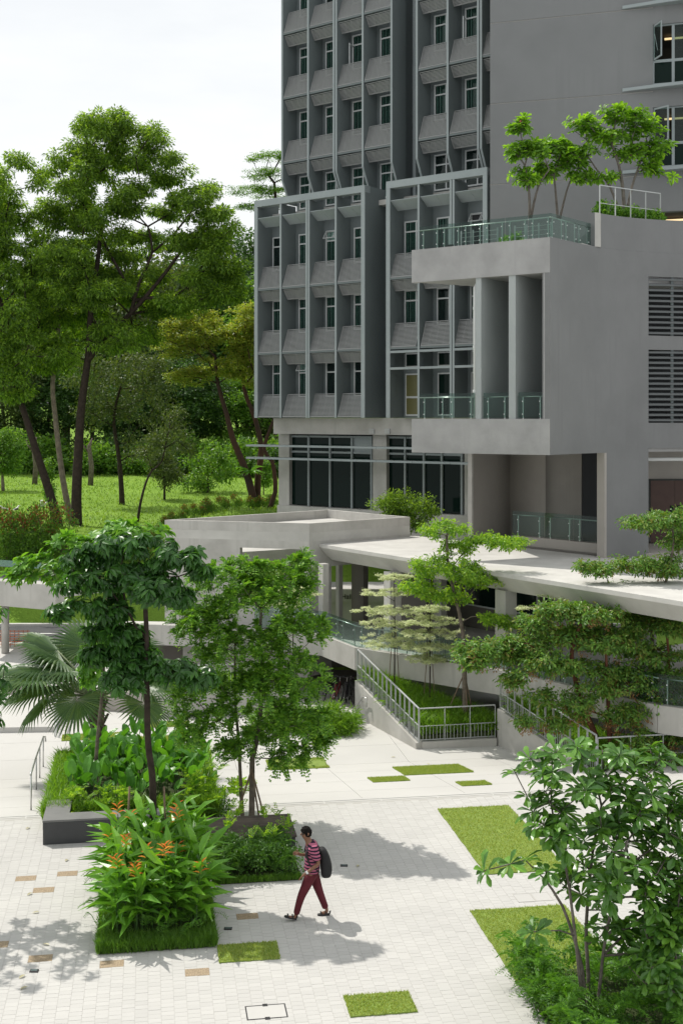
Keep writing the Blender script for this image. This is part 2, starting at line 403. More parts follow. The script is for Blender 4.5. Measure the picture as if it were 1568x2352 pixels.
# ---- covers, small recessed lamps, fallen leaves
def cover(px4, label, double=False):
    q = [to_uv(G(*p)) for p in px4]
    u0=(q[0][0]+q[3][0])/2; u1=(q[1][0]+q[2][0])/2; v0=(q[2][1]+q[3][1])/2; v1=(q[0][1]+q[1][1])/2
    c0 = uv((u0+u1)/2,(v0+v1)/2)
    t = thing('access_cover', label, 'access cover', tuple(c0))
    def strip(ua,ub,va,vb,z,nm,m): MB().hexa([uv(u,v,0.001) for u,v in ((ua,va),(ub,va),(ub,vb),(ua,vb))],[uv(u,v,z) for u,v in ((ua,va),(ub,va),(ub,vb),(ua,vb))]).build(nm,m,t)
    strip(u0,u1,v0,v1,0.003,'lid',M['paver'])
    wd = 0.02 if not double else 0.012
    fm = M['black'] if not double else M['joint']
    strip(u0-wd,u1+wd,v0-wd,v0,0.006,'frame_bar',fm); strip(u0-wd,u1+wd,v1,v1+wd,0.006,'frame_bar',fm)
    strip(u0-wd,u0,v0,v1,0.0055,'frame_bar',fm); strip(u1,u1+wd,v0,v1,0.0055,'frame_bar',fm)
    um,vm = (u0+u1)/2,(v0+v1)/2
    if double: strip(um-.02,um+.02,v0,v1,0.006,'frame_bar',fm)
    else:
        strip(um-.04,um+.04,v0-.05,v0+.03,0.008,'lifting_key',fm); strip(um-.04,um+.04,v1-.03,v1+.05,0.008,'lifting_key',fm)
cover([(563,2312),(650,2308),(661,2336),(572,2341)], 'square access cover with dark frame set into pavers')
cover([(1174,2054),(1250,2051),(1275,2068),(1193,2071)], 'double access cover with thin frame between two large turf patches', True)
M['lens'] = plain('lamp_lens', (0.10,0.13,0.13), 0.2)
for (px,py,lab) in ((79,2231,'dark recessed ground lamp below a shaded pebble slab'),(524,2134,'dark recessed ground lamp beside the heliconia bed'),(790,1989,'dark recessed ground lamp beyond the walking person')):
    c0 = G(px,py)
    t = thing('ground_lamp', lab, 'ground lamp', (c0.x,c0.y,0), 'lamps recessed in the paving')
    mb = MB(); mb.box((c0.x-.075,c0.y-.05,0.0),(c0.x+.075,c0.y+.05,0.022)); mb.build('housing', M['black'], t, bevel=0.006)
    MB().box((c0.x-.055,c0.y-.032,0.022),(c0.x+.055,c0.y+.032,0.026)).build('lens', M['lens'], t)

# ---- lawn, bank, road and far ground: one sheet up to the horizon
def zland(x, y):
    bank = min(max((y-63.5-0.12*(x+10))/5.0,0),1); bank = bank*bank*(3-2*bank)
    lawn = 3.3+max(0,(min(y,150)-70))*0.032+0.10*math.sin(x*0.31+y*0.17)+0.08*math.sin(x*0.13-y*0.23)
    e = min(max((x+11)/5,0),1); lawn += e*1.1*min(max((82-y)/12,0),1)
    hill = 0 if y < 118 else 6*min((y-118)/70,1)**1.3
    return -0.9*(1-bank)+(lawn+hill)*bank
M['lawn'] = mottled('lawn_grass', (0.19,0.31,0.045), (0.13,0.23,0.03), scale=0.25, rough=0.95, bump=0.9, bscale=7, detail=10, spec=0.1, bdist=0.12)
gx = np.concatenate([np.linspace(-700,-90,12),np.linspace(-80,30,90),np.linspace(40,700,12)]); gy = np.concatenate([np.linspace(51,130,80),np.linspace(135,220,18),np.linspace(260,1500,10)])
GX,GY = np.meshgrid(gx,gy); Vz = np.array([zland(x,y) for x,y in zip(GX.ravel(),GY.ravel())])
ii = np.arange(len(gy)-1)[:,None]*len(gx)+np.arange(len(gx)-1)[None]; ii = ii.ravel()
o = npmesh('lawn', np.stack([GX.ravel(),GY.ravel(),Vz],-1), np.stack([ii,ii+1,ii+len(gx)+1,ii+len(gx)],-1), M['lawn'], smooth=True)
tag(o, 'open green lawn rising towards the forest edge', kind='structure')
# long tufts that break the even lawn
n = 26000
tx = rng.uniform(-36,-2,n); ty = 66+rng.uniform(0,1,n)**1.3*58
pts = np.stack([tx,ty,np.array([zland(x,y) for x,y in zip(tx,ty)])-0.02],-1)
M['lawnblade'] = leafmat('lawn_blade', [(0.12,0.22,0.03),(0.18,0.30,0.04),(0.25,0.36,0.06)], 0.35, (1.5,1.5,0.5))
o = blades('lawn_grass', pts, 0.06, 0.22, 0.07, 1.2, M['lawnblade']); tag(o, 'short uneven grass growing over the open lawn', 'grass', kind='stuff')
M['asphalt'] = mottled('asphalt', (0.085,0.087,0.09), (0.065,0.067,0.07), scale=2, rough=0.9, bump=0.3, bscale=60)
M['paint'] = plain('road_paint', (0.75,0.75,0.73), 0.6)
rd = [(-40,57.2),(14,57.2),(14,61.2),(-40,61.2)]
o = MB().prism(rd,-0.95,-0.84).build('road', M['asphalt']); tag(o,'grey service road behind the covered walkway',kind='structure')
o = MB().prism([(-40,59.2),(14,59.2),(14,59.36),(-40,59.36)],-0.90,-0.836).build('road_marking', M['paint']); tag(o,'white painted line along the service road',kind='structure')
o = MB().prism([(-40,61.2),(14,61.2),(14,61.5),(-40,61.5)],-0.95,-0.70).build('kerb', M['conc2']); tag(o,'concrete kerb along the service road',kind='structure')

# ================================================================== RESIDENTIAL TOWER
TO = Vector((-4.55,64,0)); TD = Vector((0.79,-0.613,0)).normalized(); TB = Vector((0.613,0.79,0)).normalized()
def TW(s, t, z): return TO+TD*s+TB*t+Vector((0,0,z))
def s_at(px, t):
    r = (px-CX)/F; o = TO+TB*t
    return (r*o.y-o.x)/(TD.x-r*TD.y)
tower = thing('residential_tower', 'tall grey hostel tower with vertical fins and slatted sunshades over green curtained windows', 'building', tuple(TW(7,6,4.6)))
def tbox(s0,s1,t0,t1,z0,z1): return MB().obox(TW(s0,t0,z0), TD*(s1-s0), TB*(t1-t0), (0,0,z1-z0))
M['pane'] = plain('green_glass', (0.035,0.065,0.06), 0.05, spec=0.6)
M['panedark'] = plain('dark_glass', (0.006,0.015,0.012), 0.04, spec=0.09)
M['curtain'] = mottled('green_curtain', (0.17,0.27,0.24), (0.10,0.18,0.16), scale=9, rough=0.9, bump=0)
M['glass'] = glassmat('balustrade_glass', (0.84,0.945,0.905), 0.20)
M['white'] = plain('white_metal', (0.62,0.63,0.62), 0.5)
SB, DEP = 1.5, 1.15
FL = [9.65, 13.0, 16.35]; PT = 21.03
UF = [19.75, 23.2, 26.62, 30.05]; UT = 33.6
# bodies
tbox(0.02,7.2,DEP,12,9.65,20.2).build('wall', M['metal_d'], tower)
tbox(8.52,14.15,DEP,12,9.65,20.2).build('wall', M['metal_d'], tower)
tbox(7.2,8.52,1.7,12,9.65,20.2).build('recess_wall', M['metal_d'], tower)
tbox(0.65,7.66,SB+DEP,14,20.2,UT).build('wall', M['metal_d'], tower)
tbox(9.22,14.15,SB+DEP,14,20.2,UT).build('wall', M['metal_d'], tower)
tbox(7.66,9.22,SB+1.9,14,20.2,UT).build('recess_wall', M['metal_d'], tower)
tbox(0.0,14.15,DEP+.01,4,20.2,20.45).build('podium_roof', M['conc2'], tower)
# prototypes for bays, built in bay coordinates (x along the facade, y back, z up) then placed
BAYM = Matrix(((TD.x,TB.x,0,0),(TD.y,TB.y,0,0),(0,0,1,0),(0,0,0,1)))
def place(name, mesh, s, t, z, parent, extra=None):
    mtx = Matrix.Translation(TW(s,t,z)) @ BAYM
    if extra is not None: mtx = mtx @ extra
    return share(name, mesh, parent, mtx)
def louvre_mesh(wd, ht, nsl):             # an upright framed panel of slats in the xz plane
    mb = MB()
    mb.box((0,-.025,0),(.03,.025,ht)); mb.box((wd-.03,-.025,0),(wd,.025,ht)); mb.box((.03,-.025,0),(wd-.03,.025,.03)); mb.box((.03,-.025,ht-.03),(wd-.03,.025,ht))
    for k in (1,2,3): mb.box((wd*k/4-.008,.012,.03),(wd*k/4+.008,.022,ht-.03))
    for k in range(nsl):
        z = .045+(ht-.09)*k/nsl
        mb.box((.03,-.018,z),(wd-.03,.010,z+(ht-.09)/nsl*0.48))
    m = mb.mesh('louvre'); m.materials.append(M['slat']); return m
LV_LOW = louvre_mesh(1.60,1.26,18); LV_UP = louvre_mesh(1.60,0.58,8)
def fin_mesh(z0,z1,dep,th,chamfer=0):
    mb = MB()
    if chamfer:
        prof = [(0,z0+chamfer*1.25),(chamfer*.62,z0),(dep,z0),(dep,z1),(0,z1)]
    else: prof = [(0,z0),(dep,z0),(dep,z1),(0,z1)]
    n = len(prof)
    mb.add([(-th/2,y,z) for y,z in prof]+[(th/2,y,z) for y,z in prof],[tuple(range(n)),tuple(range(2*n-1,n-1,-1))]+[(i,n+i,n+(i+1)%n,(i+1)%n) for i in range(n)])
    m = mb.mesh('fin'); m.materials.append(M['metal_d']); return m
def cap_mesh(z0,z1,th):                   # pale cladding strip on a fin's front edge
    m = MB().box((-th/2-.004,-.03,z0),(th/2+.004,.0,z1)).mesh('fin_cap'); m.materials.append(M['metal']); return m
def window_mesh(wd, ht, tr):
    mb = MB(); e = .07
    mb.box((0,-.05,0),(e,.05,ht)); mb.box((wd-e,-.05,0),(wd,.05,ht)); mb.box((e,-.05,0),(wd-e,.05,e)); mb.box((e,-.05,ht-e),(wd-e,.05,ht))
    mb.box((wd/2-e/2,-.045,e),(wd/2+e/2,.045,ht-e))
    for x0,x1 in ((e,wd/2-e/2),(wd/2+e/2,wd-e)): mb.box((x0,-.045,ht-tr-e/2),(x1,.045,ht-tr+e/2))
    m = mb.mesh('window'); m.materials.append(M['winframe']); return m
def flat_mesh(name, x0,x1,z0,z1,y,mat,th=.01):
    m = MB().box((x0,y,z0),(x1,y+th,z1)).mesh(name); m.materials.append(mat); return m
def folded(name, wd, ht):                 # pleated curtain
    n = 28; vs = []; 
    for k in range(n+1):
        x = wd*k/n; y = .03*math.sin(k*1.9)+.008*math.sin(k*5.1)
        vs += [(x,y,0),(x,y,ht)]
    m = bpy.data.meshes.new(name); m.from_pydata(vs,[],[(2*k,2*k+2,2*k+3,2*k+1) for k in range(n)]); m.materials.append(M['curtain']); return m
WW, WH, WT = 1.40, 1.78, 0.52
WIN = window_mesh(WW,WH,WT); GL = glassmat('window_glass', (0.66,0.80,0.75), 0.30)
PANE = flat_mesh('pane',.055,WW/2-.028,.055,WH-WT-.03,-.005,GL); PANE2 = flat_mesh('pane',.055,WW/2-.028,WH-WT+.03,WH-.055,-.005,GL)
CUR = folded('curtain', WW-.1, WH-.1)
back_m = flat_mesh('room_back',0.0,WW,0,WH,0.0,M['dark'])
def sash_mesh(wd,ht):
    mb = MB(); e=.04
    mb.box((0,-.02,0),(e,.02,ht)); mb.box((wd-e,-.02,0),(wd,.02,ht)); mb.box((e,-.02,0),(wd-e,.02,e)); mb.box((e,-.02,ht-e),(wd-e,.02,ht))
    m = mb.mesh('sash'); m.materials.append(M['winframe']); return m
SASH = sash_mesh(WW/2-.07, WT); SASHT = sash_mesh(WW/2-.07, WH-WT-.1)
def window(s, t, z, parent, opn=None):
    wdw = place('window', WIN, s, t-.055, z, parent)
    def sub(nm, mesh, x=0, y=0, zz=0, rot=None):
        c = share(nm, mesh, None, Matrix.Translation((x,y,zz)) @ (rot or Matrix.Identity(4))); c.parent = wdw; return c
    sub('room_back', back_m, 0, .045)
    cw = rnd.random()
    if cw < .85: sub('curtain', CUR, .05, .02, .05)
    for k in (0,1):
        dx = k*(WW/2-.028)
        sub('pane', PANE, dx)
        if opn == 'awning':
            sub('sash', SASH, dx+.05, -.05, WH-WT, Matrix.Translation((0,0,WT)) @ Matrix.Rotation(math.radians(-35),4,'X') @ Matrix.Translation((0,0,-WT)))
        else: sub('pane', PANE2, dx)
    if opn == 'side': sub('sash', SASHT, .06, -.06, .05, Matrix.Rotation(math.radians(-70),4,'Z'))
OPEN = {(2,2):'awning',(1,2):None,(6,2):'awning',(0,1):None,(1,0):'awning'}
# podium boxes
def podium(s0, s1, nb, off):
    st = (s1-s0)/nb
    fz = fin_mesh(9.65,PT-.35,DEP,.10); cz = cap_mesh(9.65,PT-.35,.10); ce = cap_mesh(9.65,PT-.002,.22)
    fe = fin_mesh(9.65,PT-.01,1.7,.22)
    for k in range(nb+1):
        end = k in (0,nb)
        s = s0+st*k+(.11 if k == 0 else -.11 if k == nb else 0)
        dbl = (k == nb//2 and nb > 3) or (nb == 3 and k == 2)
        for ds in ((-.075,.075) if dbl else (0,)):
            f = place('fin', fe if end else fz, s+ds, 0, 0, tower)
            c = share('fin_cap', ce if end else cz, None); c.parent = f
    for k in range(nb):
        a0 = s0+st*k+.06; 
        for fi,z in enumerate(FL):
            low = not (off == 4 and fi == 0)
            if low:
                place('louvre_panel', LV_LOW, a0+.04, .02, z+.03, tower, Matrix.Rotation(math.radians(-20),4,'X'))
            nz = FL[fi+1] if fi < 2 else None
            if nz and not (off == 4 and fi == 0):
                place('louvre_panel', LV_UP, a0+.04, .42, nz-.57, tower, Matrix.Rotation(math.radians(32),4,'X'))
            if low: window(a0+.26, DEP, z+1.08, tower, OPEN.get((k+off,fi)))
        for q in (0,1):                   # soffit plates under the top frame
            x0 = a0+.02+q*(st-.14)/2; x1 = x0+(st-.14)/2-.01
            MB().hexa([TW(x0,.02,20.08),TW(x1,.02,20.08),TW(x1,.62,19.68),TW(x0,.62,19.68)],[TW(x0,.02,20.11),TW(x1,.02,20.11),TW(x1,.62,19.71),TW(x0,.62,19.71)]).build('soffit_plate', M['metal'], tower)
        for fi,z in enumerate(FL[1:]):
            tbox(a0,a0+st-.12,.005,.10,z-.06,z+.03).build('floor_joint', M['metal_d'], tower)
    tbox(s0,s1,-.035,.42,PT-.34,PT).build('frame_beam', M['metal'], tower)
podium(0,7.21,4,0); podium(8.5,14.12,3,4)
# two open common-room bays at the foot of the second box
for k in range(3):
    a0 = 8.5+1.873*k+.06; b0 = a0+1.75
    for z in (12.85,12.05): tbox(a0,b0,-.02,.35,z-.09,z+.02).build('sunshade_shelf', M['metal'], tower)
    for z0,z1 in ((9.75,11.8),(12.1,12.8)):
        f = tbox(a0+.3,a0+1.65,DEP-.08,DEP-.01,z0,z1).build('window', M['winframe'], tower)
        if z1-z0 > 1:
            for za,zb in ((z0+.07,z0+.85),(z0+.95,z1-.07)): tbox(a0+.38,a0+1.57,DEP-.10,DEP-.085,za,zb).build('pane', plain('yellow_blind',(0.11,0.105,0.035),.4) if k == 0 else M['panedark'], f)
        else: tbox(a0+.38,a0+1.57,DEP-.10,DEP-.085,z0+.07,z1-.07).build('pane', M['panedark'], f)
# upper storeys
def upper(s0, nb):
    st = 1.78
    fz = fin_mesh(21.05,UT,DEP,.10,1.0); cz = cap_mesh(22.3,UT,.10)
    for k in range(nb+1):
        dbl = (nb == 4 and k == 2) or (nb == 3 and k == 2)
        for ds in ((-.08,.08) if dbl else (0,)):
            f = place('fin', fz, s0+st*k+ds, SB, 0, tower)
            c = share('fin_cap', cz, None); c.parent = f
            ca = MB().add([(-.055,0,22.3),(.055,0,22.3),(.055,.62,21.05),(-.055,.62,21.05),(-.055,-.03,22.3),(.055,-.03,22.3),(.055,.59,21.05),(-.055,.59,21.05)],[(0,1,2,3),(7,6,5,4),(0,4,5,1),(1,5,6,2),(2,6,7,3),(3,7,4,0)]).mesh('fin_cap'); ca.materials.append(M['metal'])
            c = share('fin_cap', ca, None); c.parent = f
    for k in range(nb):
        a0 = s0+st*k+.06
        for fi,z in enumerate(UF):
            if fi > 0:
                place('louvre_panel', LV_LOW, a0+.03, SB+.02, z+.03, tower, Matrix.Rotation(math.radians(-20),4,'X'))
                place('louvre_panel', LV_UP, a0+.03, SB+.42, z-.60, tower, Matrix.Rotation(math.radians(32),4,'X'))
            window(a0+.25, SB+DEP, z+1.08, tower, 'side' if (k,fi,nb) in ((2,2,4),(1,2,3)) else None)
            if fi > 0: tbox(a0,a0+st-.12,SB+.005,SB+.10,z-.06,z+.02).build('floor_joint', M['metal_d'], tower)
upper(0.62,4); upper(9.25,3)
for z in UF:
    window(8.0, SB+1.9, z+.6, tower)
tbox(7.95,8.12,SB+1.55,SB+1.85,20.3,UT).build('downpipe', M['metal'], tower)
tbox(7.9,8.0,1.2,1.6,9.7,19.6).build('downpipe', M['metal_d'], tower)
# ground storey
tbox(0.0,14.2,SB,4,8.8,9.64).build('spandrel_wall', M['conc'], tower)
tbox(0.0,14.2,1.8,4,3.6,4.98).build('plinth', M['conc'], tower)
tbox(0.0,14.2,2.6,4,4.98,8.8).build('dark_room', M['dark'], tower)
gt = 2.25
pier = [(s_at(640,2.0),s_at(664,2.0)),(s_at(856,2.0),s_at(887,2.0)),(s_at(1066,2.0),14.2)]
for p0,p1 in pier: tbox(p0,p1,2.0,2.6,4.98,8.8).build('pier', M['conc'], tower)
def glazing(pxs):
    ss = [s_at(x,gt) for x in pxs]
    for i in range(len(ss)-1):
        g = tbox(ss[i]+.05,ss[i+1]-.05,gt,gt+.03,5.02,7.8).build('glass_panel', M['panedark'], tower)
        tbox(ss[i]+.05,ss[i+1]-.05,gt,gt+.03,7.9,8.62).build('glass_panel', M['panedark'] if i < 3 else M['metal'], tower)
    for i,s in enumerate(ss):
        tbox(s-.05,s+.05,gt-.12,gt+.05,4.98,8.72).build('mullion', M['metal'], tower)
    tbox(ss[0]+.05,ss[-1]-.05,gt-.06,gt+.02,7.8,7.9).build('transom', M['metal'], tower)
    tbox(ss[0]+.05,ss[-1]-.05,gt-.08,gt+.02,8.62,8.72).build('transom', M['metal'], tower)
glazing([667,711,760,810,855]); glazing([889,932,975,1016,1062])
for z in (8.18,7.52):
    s0 = s_at(569,.7)
    for k in range(7):
        x0 = s0+k*2.15; tbox(x0+.005,min(x0+2.14,14.0),.55,1.25,z-.05,z+.05).build('sunshade_blade', M['metal'], tower)
    for k in range(6): tbox(1.2+2.3*k,1.26+2.3*k,1.25,2.1,z-.03,z+.03).build('bracket', M['metal'], tower)
for px in (852,888):
    s = s_at(px,1.4); vb = tbox(s-.14,s+.14,1.42,1.497,8.86,9.1).build('wall_vent', M['winframe'], tower)
    for q in range(4): tbox(s-.11,s+.11,1.405,1.419,8.885+.05*q,8.91+.05*q).build('vent_slat', M['joint'], vb)

# ================================================================== BIG GREY WALL WING
wing = thing('grey_wing', 'plain dark grey rendered wing wall with curved window ledges above the roof terrace', 'building', (12,54,4))
WN = Vector((-.30,-.954,0))
def WW3(t, o, z): return Vector((6.72+.954*t-.30*o, 55.2-.30*t-.954*o, z))
def wbox(t0,t1,o0,o1,z0,z1): return MB().obox(WW3(t0,o0,z0), WW3(t1,o0,0)-WW3(t0,o0,0), WW3(t0,o1,0)-WW3(t0,o0,0), (0,0,z1-z0))
tw0 = 7.14
JZ = [20.2,23.85,27.5]
zb = [3.6]+JZ+[34.0]
for i in range(4):                         # wall bands with recessed joints
    wbox(0,tw0,-.4,0,zb[i]+(.02 if i else 0),zb[i+1]-.02).build('wall_band', M['greywall'], wing)
wbox(0.0,tw0,-.4,-.03,3.7,33.9).build('joint_back', M['joint'], wing)
wins = [(20.55,23.15),(24.15,26.75),(27.8,30.4)]
door = (15.0,18.6)
zz = [3.6,door[0],door[1]]+[v for a_ in wins for v in a_]+[34.0]
for i in range(0,len(zz)-1,2):
    wbox(tw0,16,-.4,0,zz[i],zz[i+1]).build('wall_band', M['greywall'], wing)
M['lampstrip'] = bpy.data.materials.new('strip_lamp'); M['lampstrip'].use_nodes = True
_b = M['lampstrip'].node_tree.nodes['Principled BSDF']; _b.inputs['Emission Color'].default_value = (1,.72,.35,1); _b.inputs['Emission Strength'].default_value = 0.8
M['room'] = plain('room_wall', (0.09,0.075,0.06), 0.9)
for wi,(z0,z1) in enumerate(wins+[door]):
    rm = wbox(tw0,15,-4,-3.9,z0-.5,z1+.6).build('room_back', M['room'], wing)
    wbox(tw0,15,-3.9,-.4,z1+.05,z1+.15).build('room_ceiling', M['room'], wing)
    wbox(tw0-.1,tw0,-3.9,-.4,z0,z1).build('room_side', M['dark'], wing)
    wbox(tw0+.4,tw0+5,-2.0,-1.9,z1-.12,z1-.05).build('strip_lamp', M['lampstrip'], wing)
    if wi == 3: continue
    zt = z0+1.02
    cols = [tw0, tw0+.85, tw0+2.05, tw0+3.2, tw0+4.4, tw0+5.6]
    for i in range(5):
        for za,zb2 in ((z0,zt),(zt,z1)):
            mb = MB(); e=.06
            def fb(a0,a1,b0,b1): 
                q = wbox(a0,a1,-.16,-.08,b0,b1); mb.add(q.v,q.f)
            fb(cols[i],cols[i]+e,za,zb2); fb(cols[i+1]-e,cols[i+1]-.002,za,zb2); fb(cols[i]+e,cols[i+1]-e,za,za+e); fb(cols[i]+e,cols[i+1]-e,zb2-e,zb2-.002)
            fr = mb.build('window', M['metal'], wing)
            if not (i == 0 and zb2 == z1 and wi < 2): wbox(cols[i]+e,cols[i+1]-e,-.13,-.12,za+e,zb2-e).build('pane', M['panedark'] if zb2 == zt else GL, fr)
    if wi < 2:                             # the sash that stands open
        ang = math.radians(62 if wi == 1 else 35); ax = (WW3(1,0,0)-WW3(0,0,0)); ou = WN
        dv = ax*math.cos(ang)+ou*math.sin(ang); o0 = WW3(tw0+.04,-.10,zt+.03)
        if wi == 0: dv = ax*math.cos(ang)+ou*math.sin(ang)
        nn = dv.cross(Vector((0,0,1)))*.04; L = .8; hh = z1-zt-.06
        mb = MB()
        for (a0,a1,h0,h1) in ((0,.07,0,hh),(L-.07,L,0,hh),(.07,L-.07,0,.07),(.07,L-.07,hh-.07,hh)):
            mb.obox(o0+dv*a0+Vector((0,0,h0)), dv*(a1-a0), nn, (0,0,h1-h0))
        sa = mb.build('open_sash', M['metal'], wing)
        MB().obox(o0+dv*.07+nn*.4+Vector((0,0,.07)), dv*(L-.14), nn*.2, (0,0,hh-.14)).build('pane', M['glass'], sa)
for z in (20.33,23.93,27.55):
    n = 7; poly = []
    for k in range(n): 
        f = k/(n-1); poly.append(WW3(5.85+f*9.5, .06+.95*math.sin(f*1.5)**.8, 0))
    poly = [(p.x,p.y) for p in poly]+[(WW3(15.35,0.003,0).x,WW3(15.35,0.003,0).y),(WW3(5.85,.003,0).x,WW3(5.85,.003,0).y)]
    MB().prism(poly, z, z+.14).build('window_ledge', M['metal'], wing)
wl_ = thing('wall_lamp', 'small grey cylindrical wall lamp on the dark wing wall', 'lamp', tuple(WW3(5.4,.1,18.4)))
MB().tube([WW3(6.9,.14,18.15),WW3(6.9,.14,18.5)],[.12,.09],10).build('lamp_body', M['metal'], wl_)
MB().bar(WW3(6.9,0,18.42),WW3(6.9,.06,18.42),.05,.05).build('bracket', M['metal'], wl_)

# ================================================================== RAILINGS
def flatbar(name, ln, wx_, wy_, mat):
    m = MB().box((-wx_/2,-wy_/2,0),(wx_/2,wy_/2,ln)).mesh(name); m.materials.append(mat); return m
def railing(name, label, a, b, h=1.1, mid=0.5, post_sp=0.9, bal_sp=0.115, mat=None, cat='railing', base=0.05, post=(.05,.012), group=None):
    """sloping steel railing from a to b (feet of the end posts)"""
    a,b = Vector(a),Vector(b); mat = mat or M['rail']
    t = thing(name, label, cat, tuple((a+b)/2), group)
    L = (b-a).length; az = math.atan2(b.y-a.y,b.x-a.x)
    up = Vector((0,0,1))
    for z,wd in ((h,.05),(mid,.035),(base,.035)):
        if z is None: continue
        MB().bar(a+up*z, b+up*z, .05 if z == h else .03, wd*.6).build('rail', mat, t)
    pm_ = flatbar('post', h-.015, post[1], post[0], mat); n = max(1,round(L/post_sp))
    for k in range(n+1):
        p = a.lerp(b,k/n); share('post', pm_, t, Matrix.Translation(p) @ RZ(az))
    if bal_sp:
        bm_ = flatbar('baluster', (mid or h)-base-.03, .012, .012, mat); n2 = int(L/bal_sp)
        for k in range(1,n2):
            p = a.lerp(b,k/n2); share('baluster', bm_, t, Matrix.Translation(p+up*(base+.012)) @ RZ(az))
    return t
def glass_rail(name, label, pts, h=1.0, plen=1.1, z0=0.0, group=None, clamp=True):
    """frameless glass balustrade with a steel handrail and pairs of posts"""
    t = thing(name, label, 'glass balustrade', tuple(pts[0]), group); up = Vector((0,0,1))
    for a,b in zip(pts[:-1],pts[1:]):
        a,b = Vector(a),Vector(b); L = (b-a).length; n = max(1,round(L/plen)); d = (b-a)/n; dn = d.normalized(); nn = Vector((-dn.y,dn.x,0)).normalized()
        if nn.y < 0: nn = -nn
        for k in range(n):
            p = a+d*k
            MB().obox(p+dn*.012+up*.04, d-dn*.024, nn*.012, up*(h-.04)).build('glass_panel', M['glass'], t)
            for f in (.17,.83):
                q = p+d*f+nn*.05
                po = MB().obox(q-dn*.02, dn*.04, nn*.015, up*(h*.82)).build('post', M['steel'], t)
                for zz in (.18,.66):
                    MB().tube([q+up*h*zz-nn*.055,q+up*h*zz],.022,6).build('clamp', M['white'], po)
        MB().tube([a+nn*.06+up*h*.84,b+nn*.06+up*h*.84],.024,8).build('handrail', M['steel'], t, smooth=True)
    return t

# ================================================================== PROJECTING GREY ANNEX
annex = thing('grey_annex', 'projecting grey plastered block with deep bands, tall fins and louvred openings', 'building', (9,46,4.5))
C0 = Vector((7.17,42,0)); E1 = Vector((-.816,.578,0)); EB = Vector((.578,.816,0))
LP = C0+E1*5.6
RC = [(7.17,42),(8.40,43.42),(9.35,44.42),(10.4,45.22),(11.6,45.80),(13.0,46.20),(16.5,46.8)]
def rcurve(f):                             # smooth curved face, f = 0..6
    i = min(int(f),5); u = f-i
    p = [Vector(RC[max(0,min(6,j))]) for j in (i-1,i,i+1,i+2)]
    return 0.5*((2*p[1])+(-p[0]+p[2])*u+(2*p[0]-5*p[1]+4*p[2]-p[3])*u*u+(-p[0]+3*p[1]-3*p[2]+p[3])*u**3)
def curve_wall(f0,f1,z0,z1,th=.3,n=10):
    pts = [rcurve(f0+(f1-f0)*k/n) for k in range(n+1)]
    nr = []
    for k in range(n+1):
        d = (rcurve(min(6,f0+(f1-f0)*k/n+.05))-rcurve(max(0,f0+(f1-f0)*k/n-.05))).normalized(); nr.append(Vector((-d.y,d.x)))
    mb = MB()
    V_ = [(p.x,p.y,z0) for p in pts]+[(p.x,p.y,z1) for p in pts]+[((p+q*th).x,(p+q*th).y,z0) for p,q in zip(pts,nr)]+[((p+q*th).x,(p+q*th).y,z1) for p,q in zip(pts,nr)]
    m = n+1; fs = []
    for k in range(n):
        fs += [(k,k+1,m+k+1,m+k),(2*m+k+1,2*m+k,3*m+k,3*m+k+1),(m+k,m+k+1,3*m+k+1,3*m+k),(k+1,k,2*m+k,2*m+k+1)]
    fs += [(0,m,3*m,2*m),(n,2*m+n,3*m+n,m+n)]
    return mb.add(V_,fs)
def f_at(px):
    lo,hi = 0.0,6.0
    for _ in range(40):
        m_ = (lo+hi)/2; p = rcurve(m_)
        if CX+F*p.x/p.y < px: lo = m_
        else: hi = m_
    return lo
curvepts = [tuple(rcurve(k*.3)) for k in range(21)]
def aslab(z0,z1,nm,more=[]): 
    ins = C0+E1*.15+EB*.12; poly = [((LP+EB*.06-E1*.05).x,(LP+EB*.06-E1*.05).y),(ins.x,ins.y)]+[(x-.08,y+.11) for x,y in curvepts[1:]]+[(16.5,54),(9.0,54.5)]+more+[(5.3,46.6)]
    return MB().prism(poly,z0,z1).build(nm, M['grey'], annex)
fj = f_at(1488); fp = f_at(1365); fc = f_at(1392)
aslab(8.36,8.75,'floor_slab',[(6.7,55.0),(4.7,50.6)]); aslab(14.66,15.0,'roof_slab')  # extra rear corners widen the floor slab, added to stop sun below
def eband(z0,z1,nm):
    MB().obox(LP+Vector((0,0,z0)), C0-LP, EB*.25, (0,0,z1-z0)).build(nm, M['grey'], annex)
eband(8.35,9.6,'parapet'); eband(14.65,15.86,'parapet')
MB().obox(C0+E1*.25+EB*.02+Vector((0,0,9.602)), -E1*.23, EB*.35, (0,0,14.66-9.604)).build('corner_post', M['grey'], annex)
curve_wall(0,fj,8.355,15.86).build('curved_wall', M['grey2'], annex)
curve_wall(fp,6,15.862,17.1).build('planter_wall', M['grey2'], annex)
MB().obox(Vector((rcurve(fp).x,rcurve(fp).y,15.862)), EB*1.6+Vector((-.25,.35,0)), Vector((.22,.12,0)), (0,0,1.235)).build('lit_planter_end', M['conc'], annex)  # whiter than its wall, sunlight on this end put into the colour
OP = [(8.5,9.45),(12.2,12.73),(14.95,15.86)]
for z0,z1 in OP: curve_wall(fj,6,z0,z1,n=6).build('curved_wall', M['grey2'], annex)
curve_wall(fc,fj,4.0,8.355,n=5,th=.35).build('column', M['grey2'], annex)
curve_wall(f_at(1387),fc,4.0,8.353,n=2,th=.34).build('lit_column_edge', M['beige'], annex)  # lit side of the column, brightness put in as a paler colour
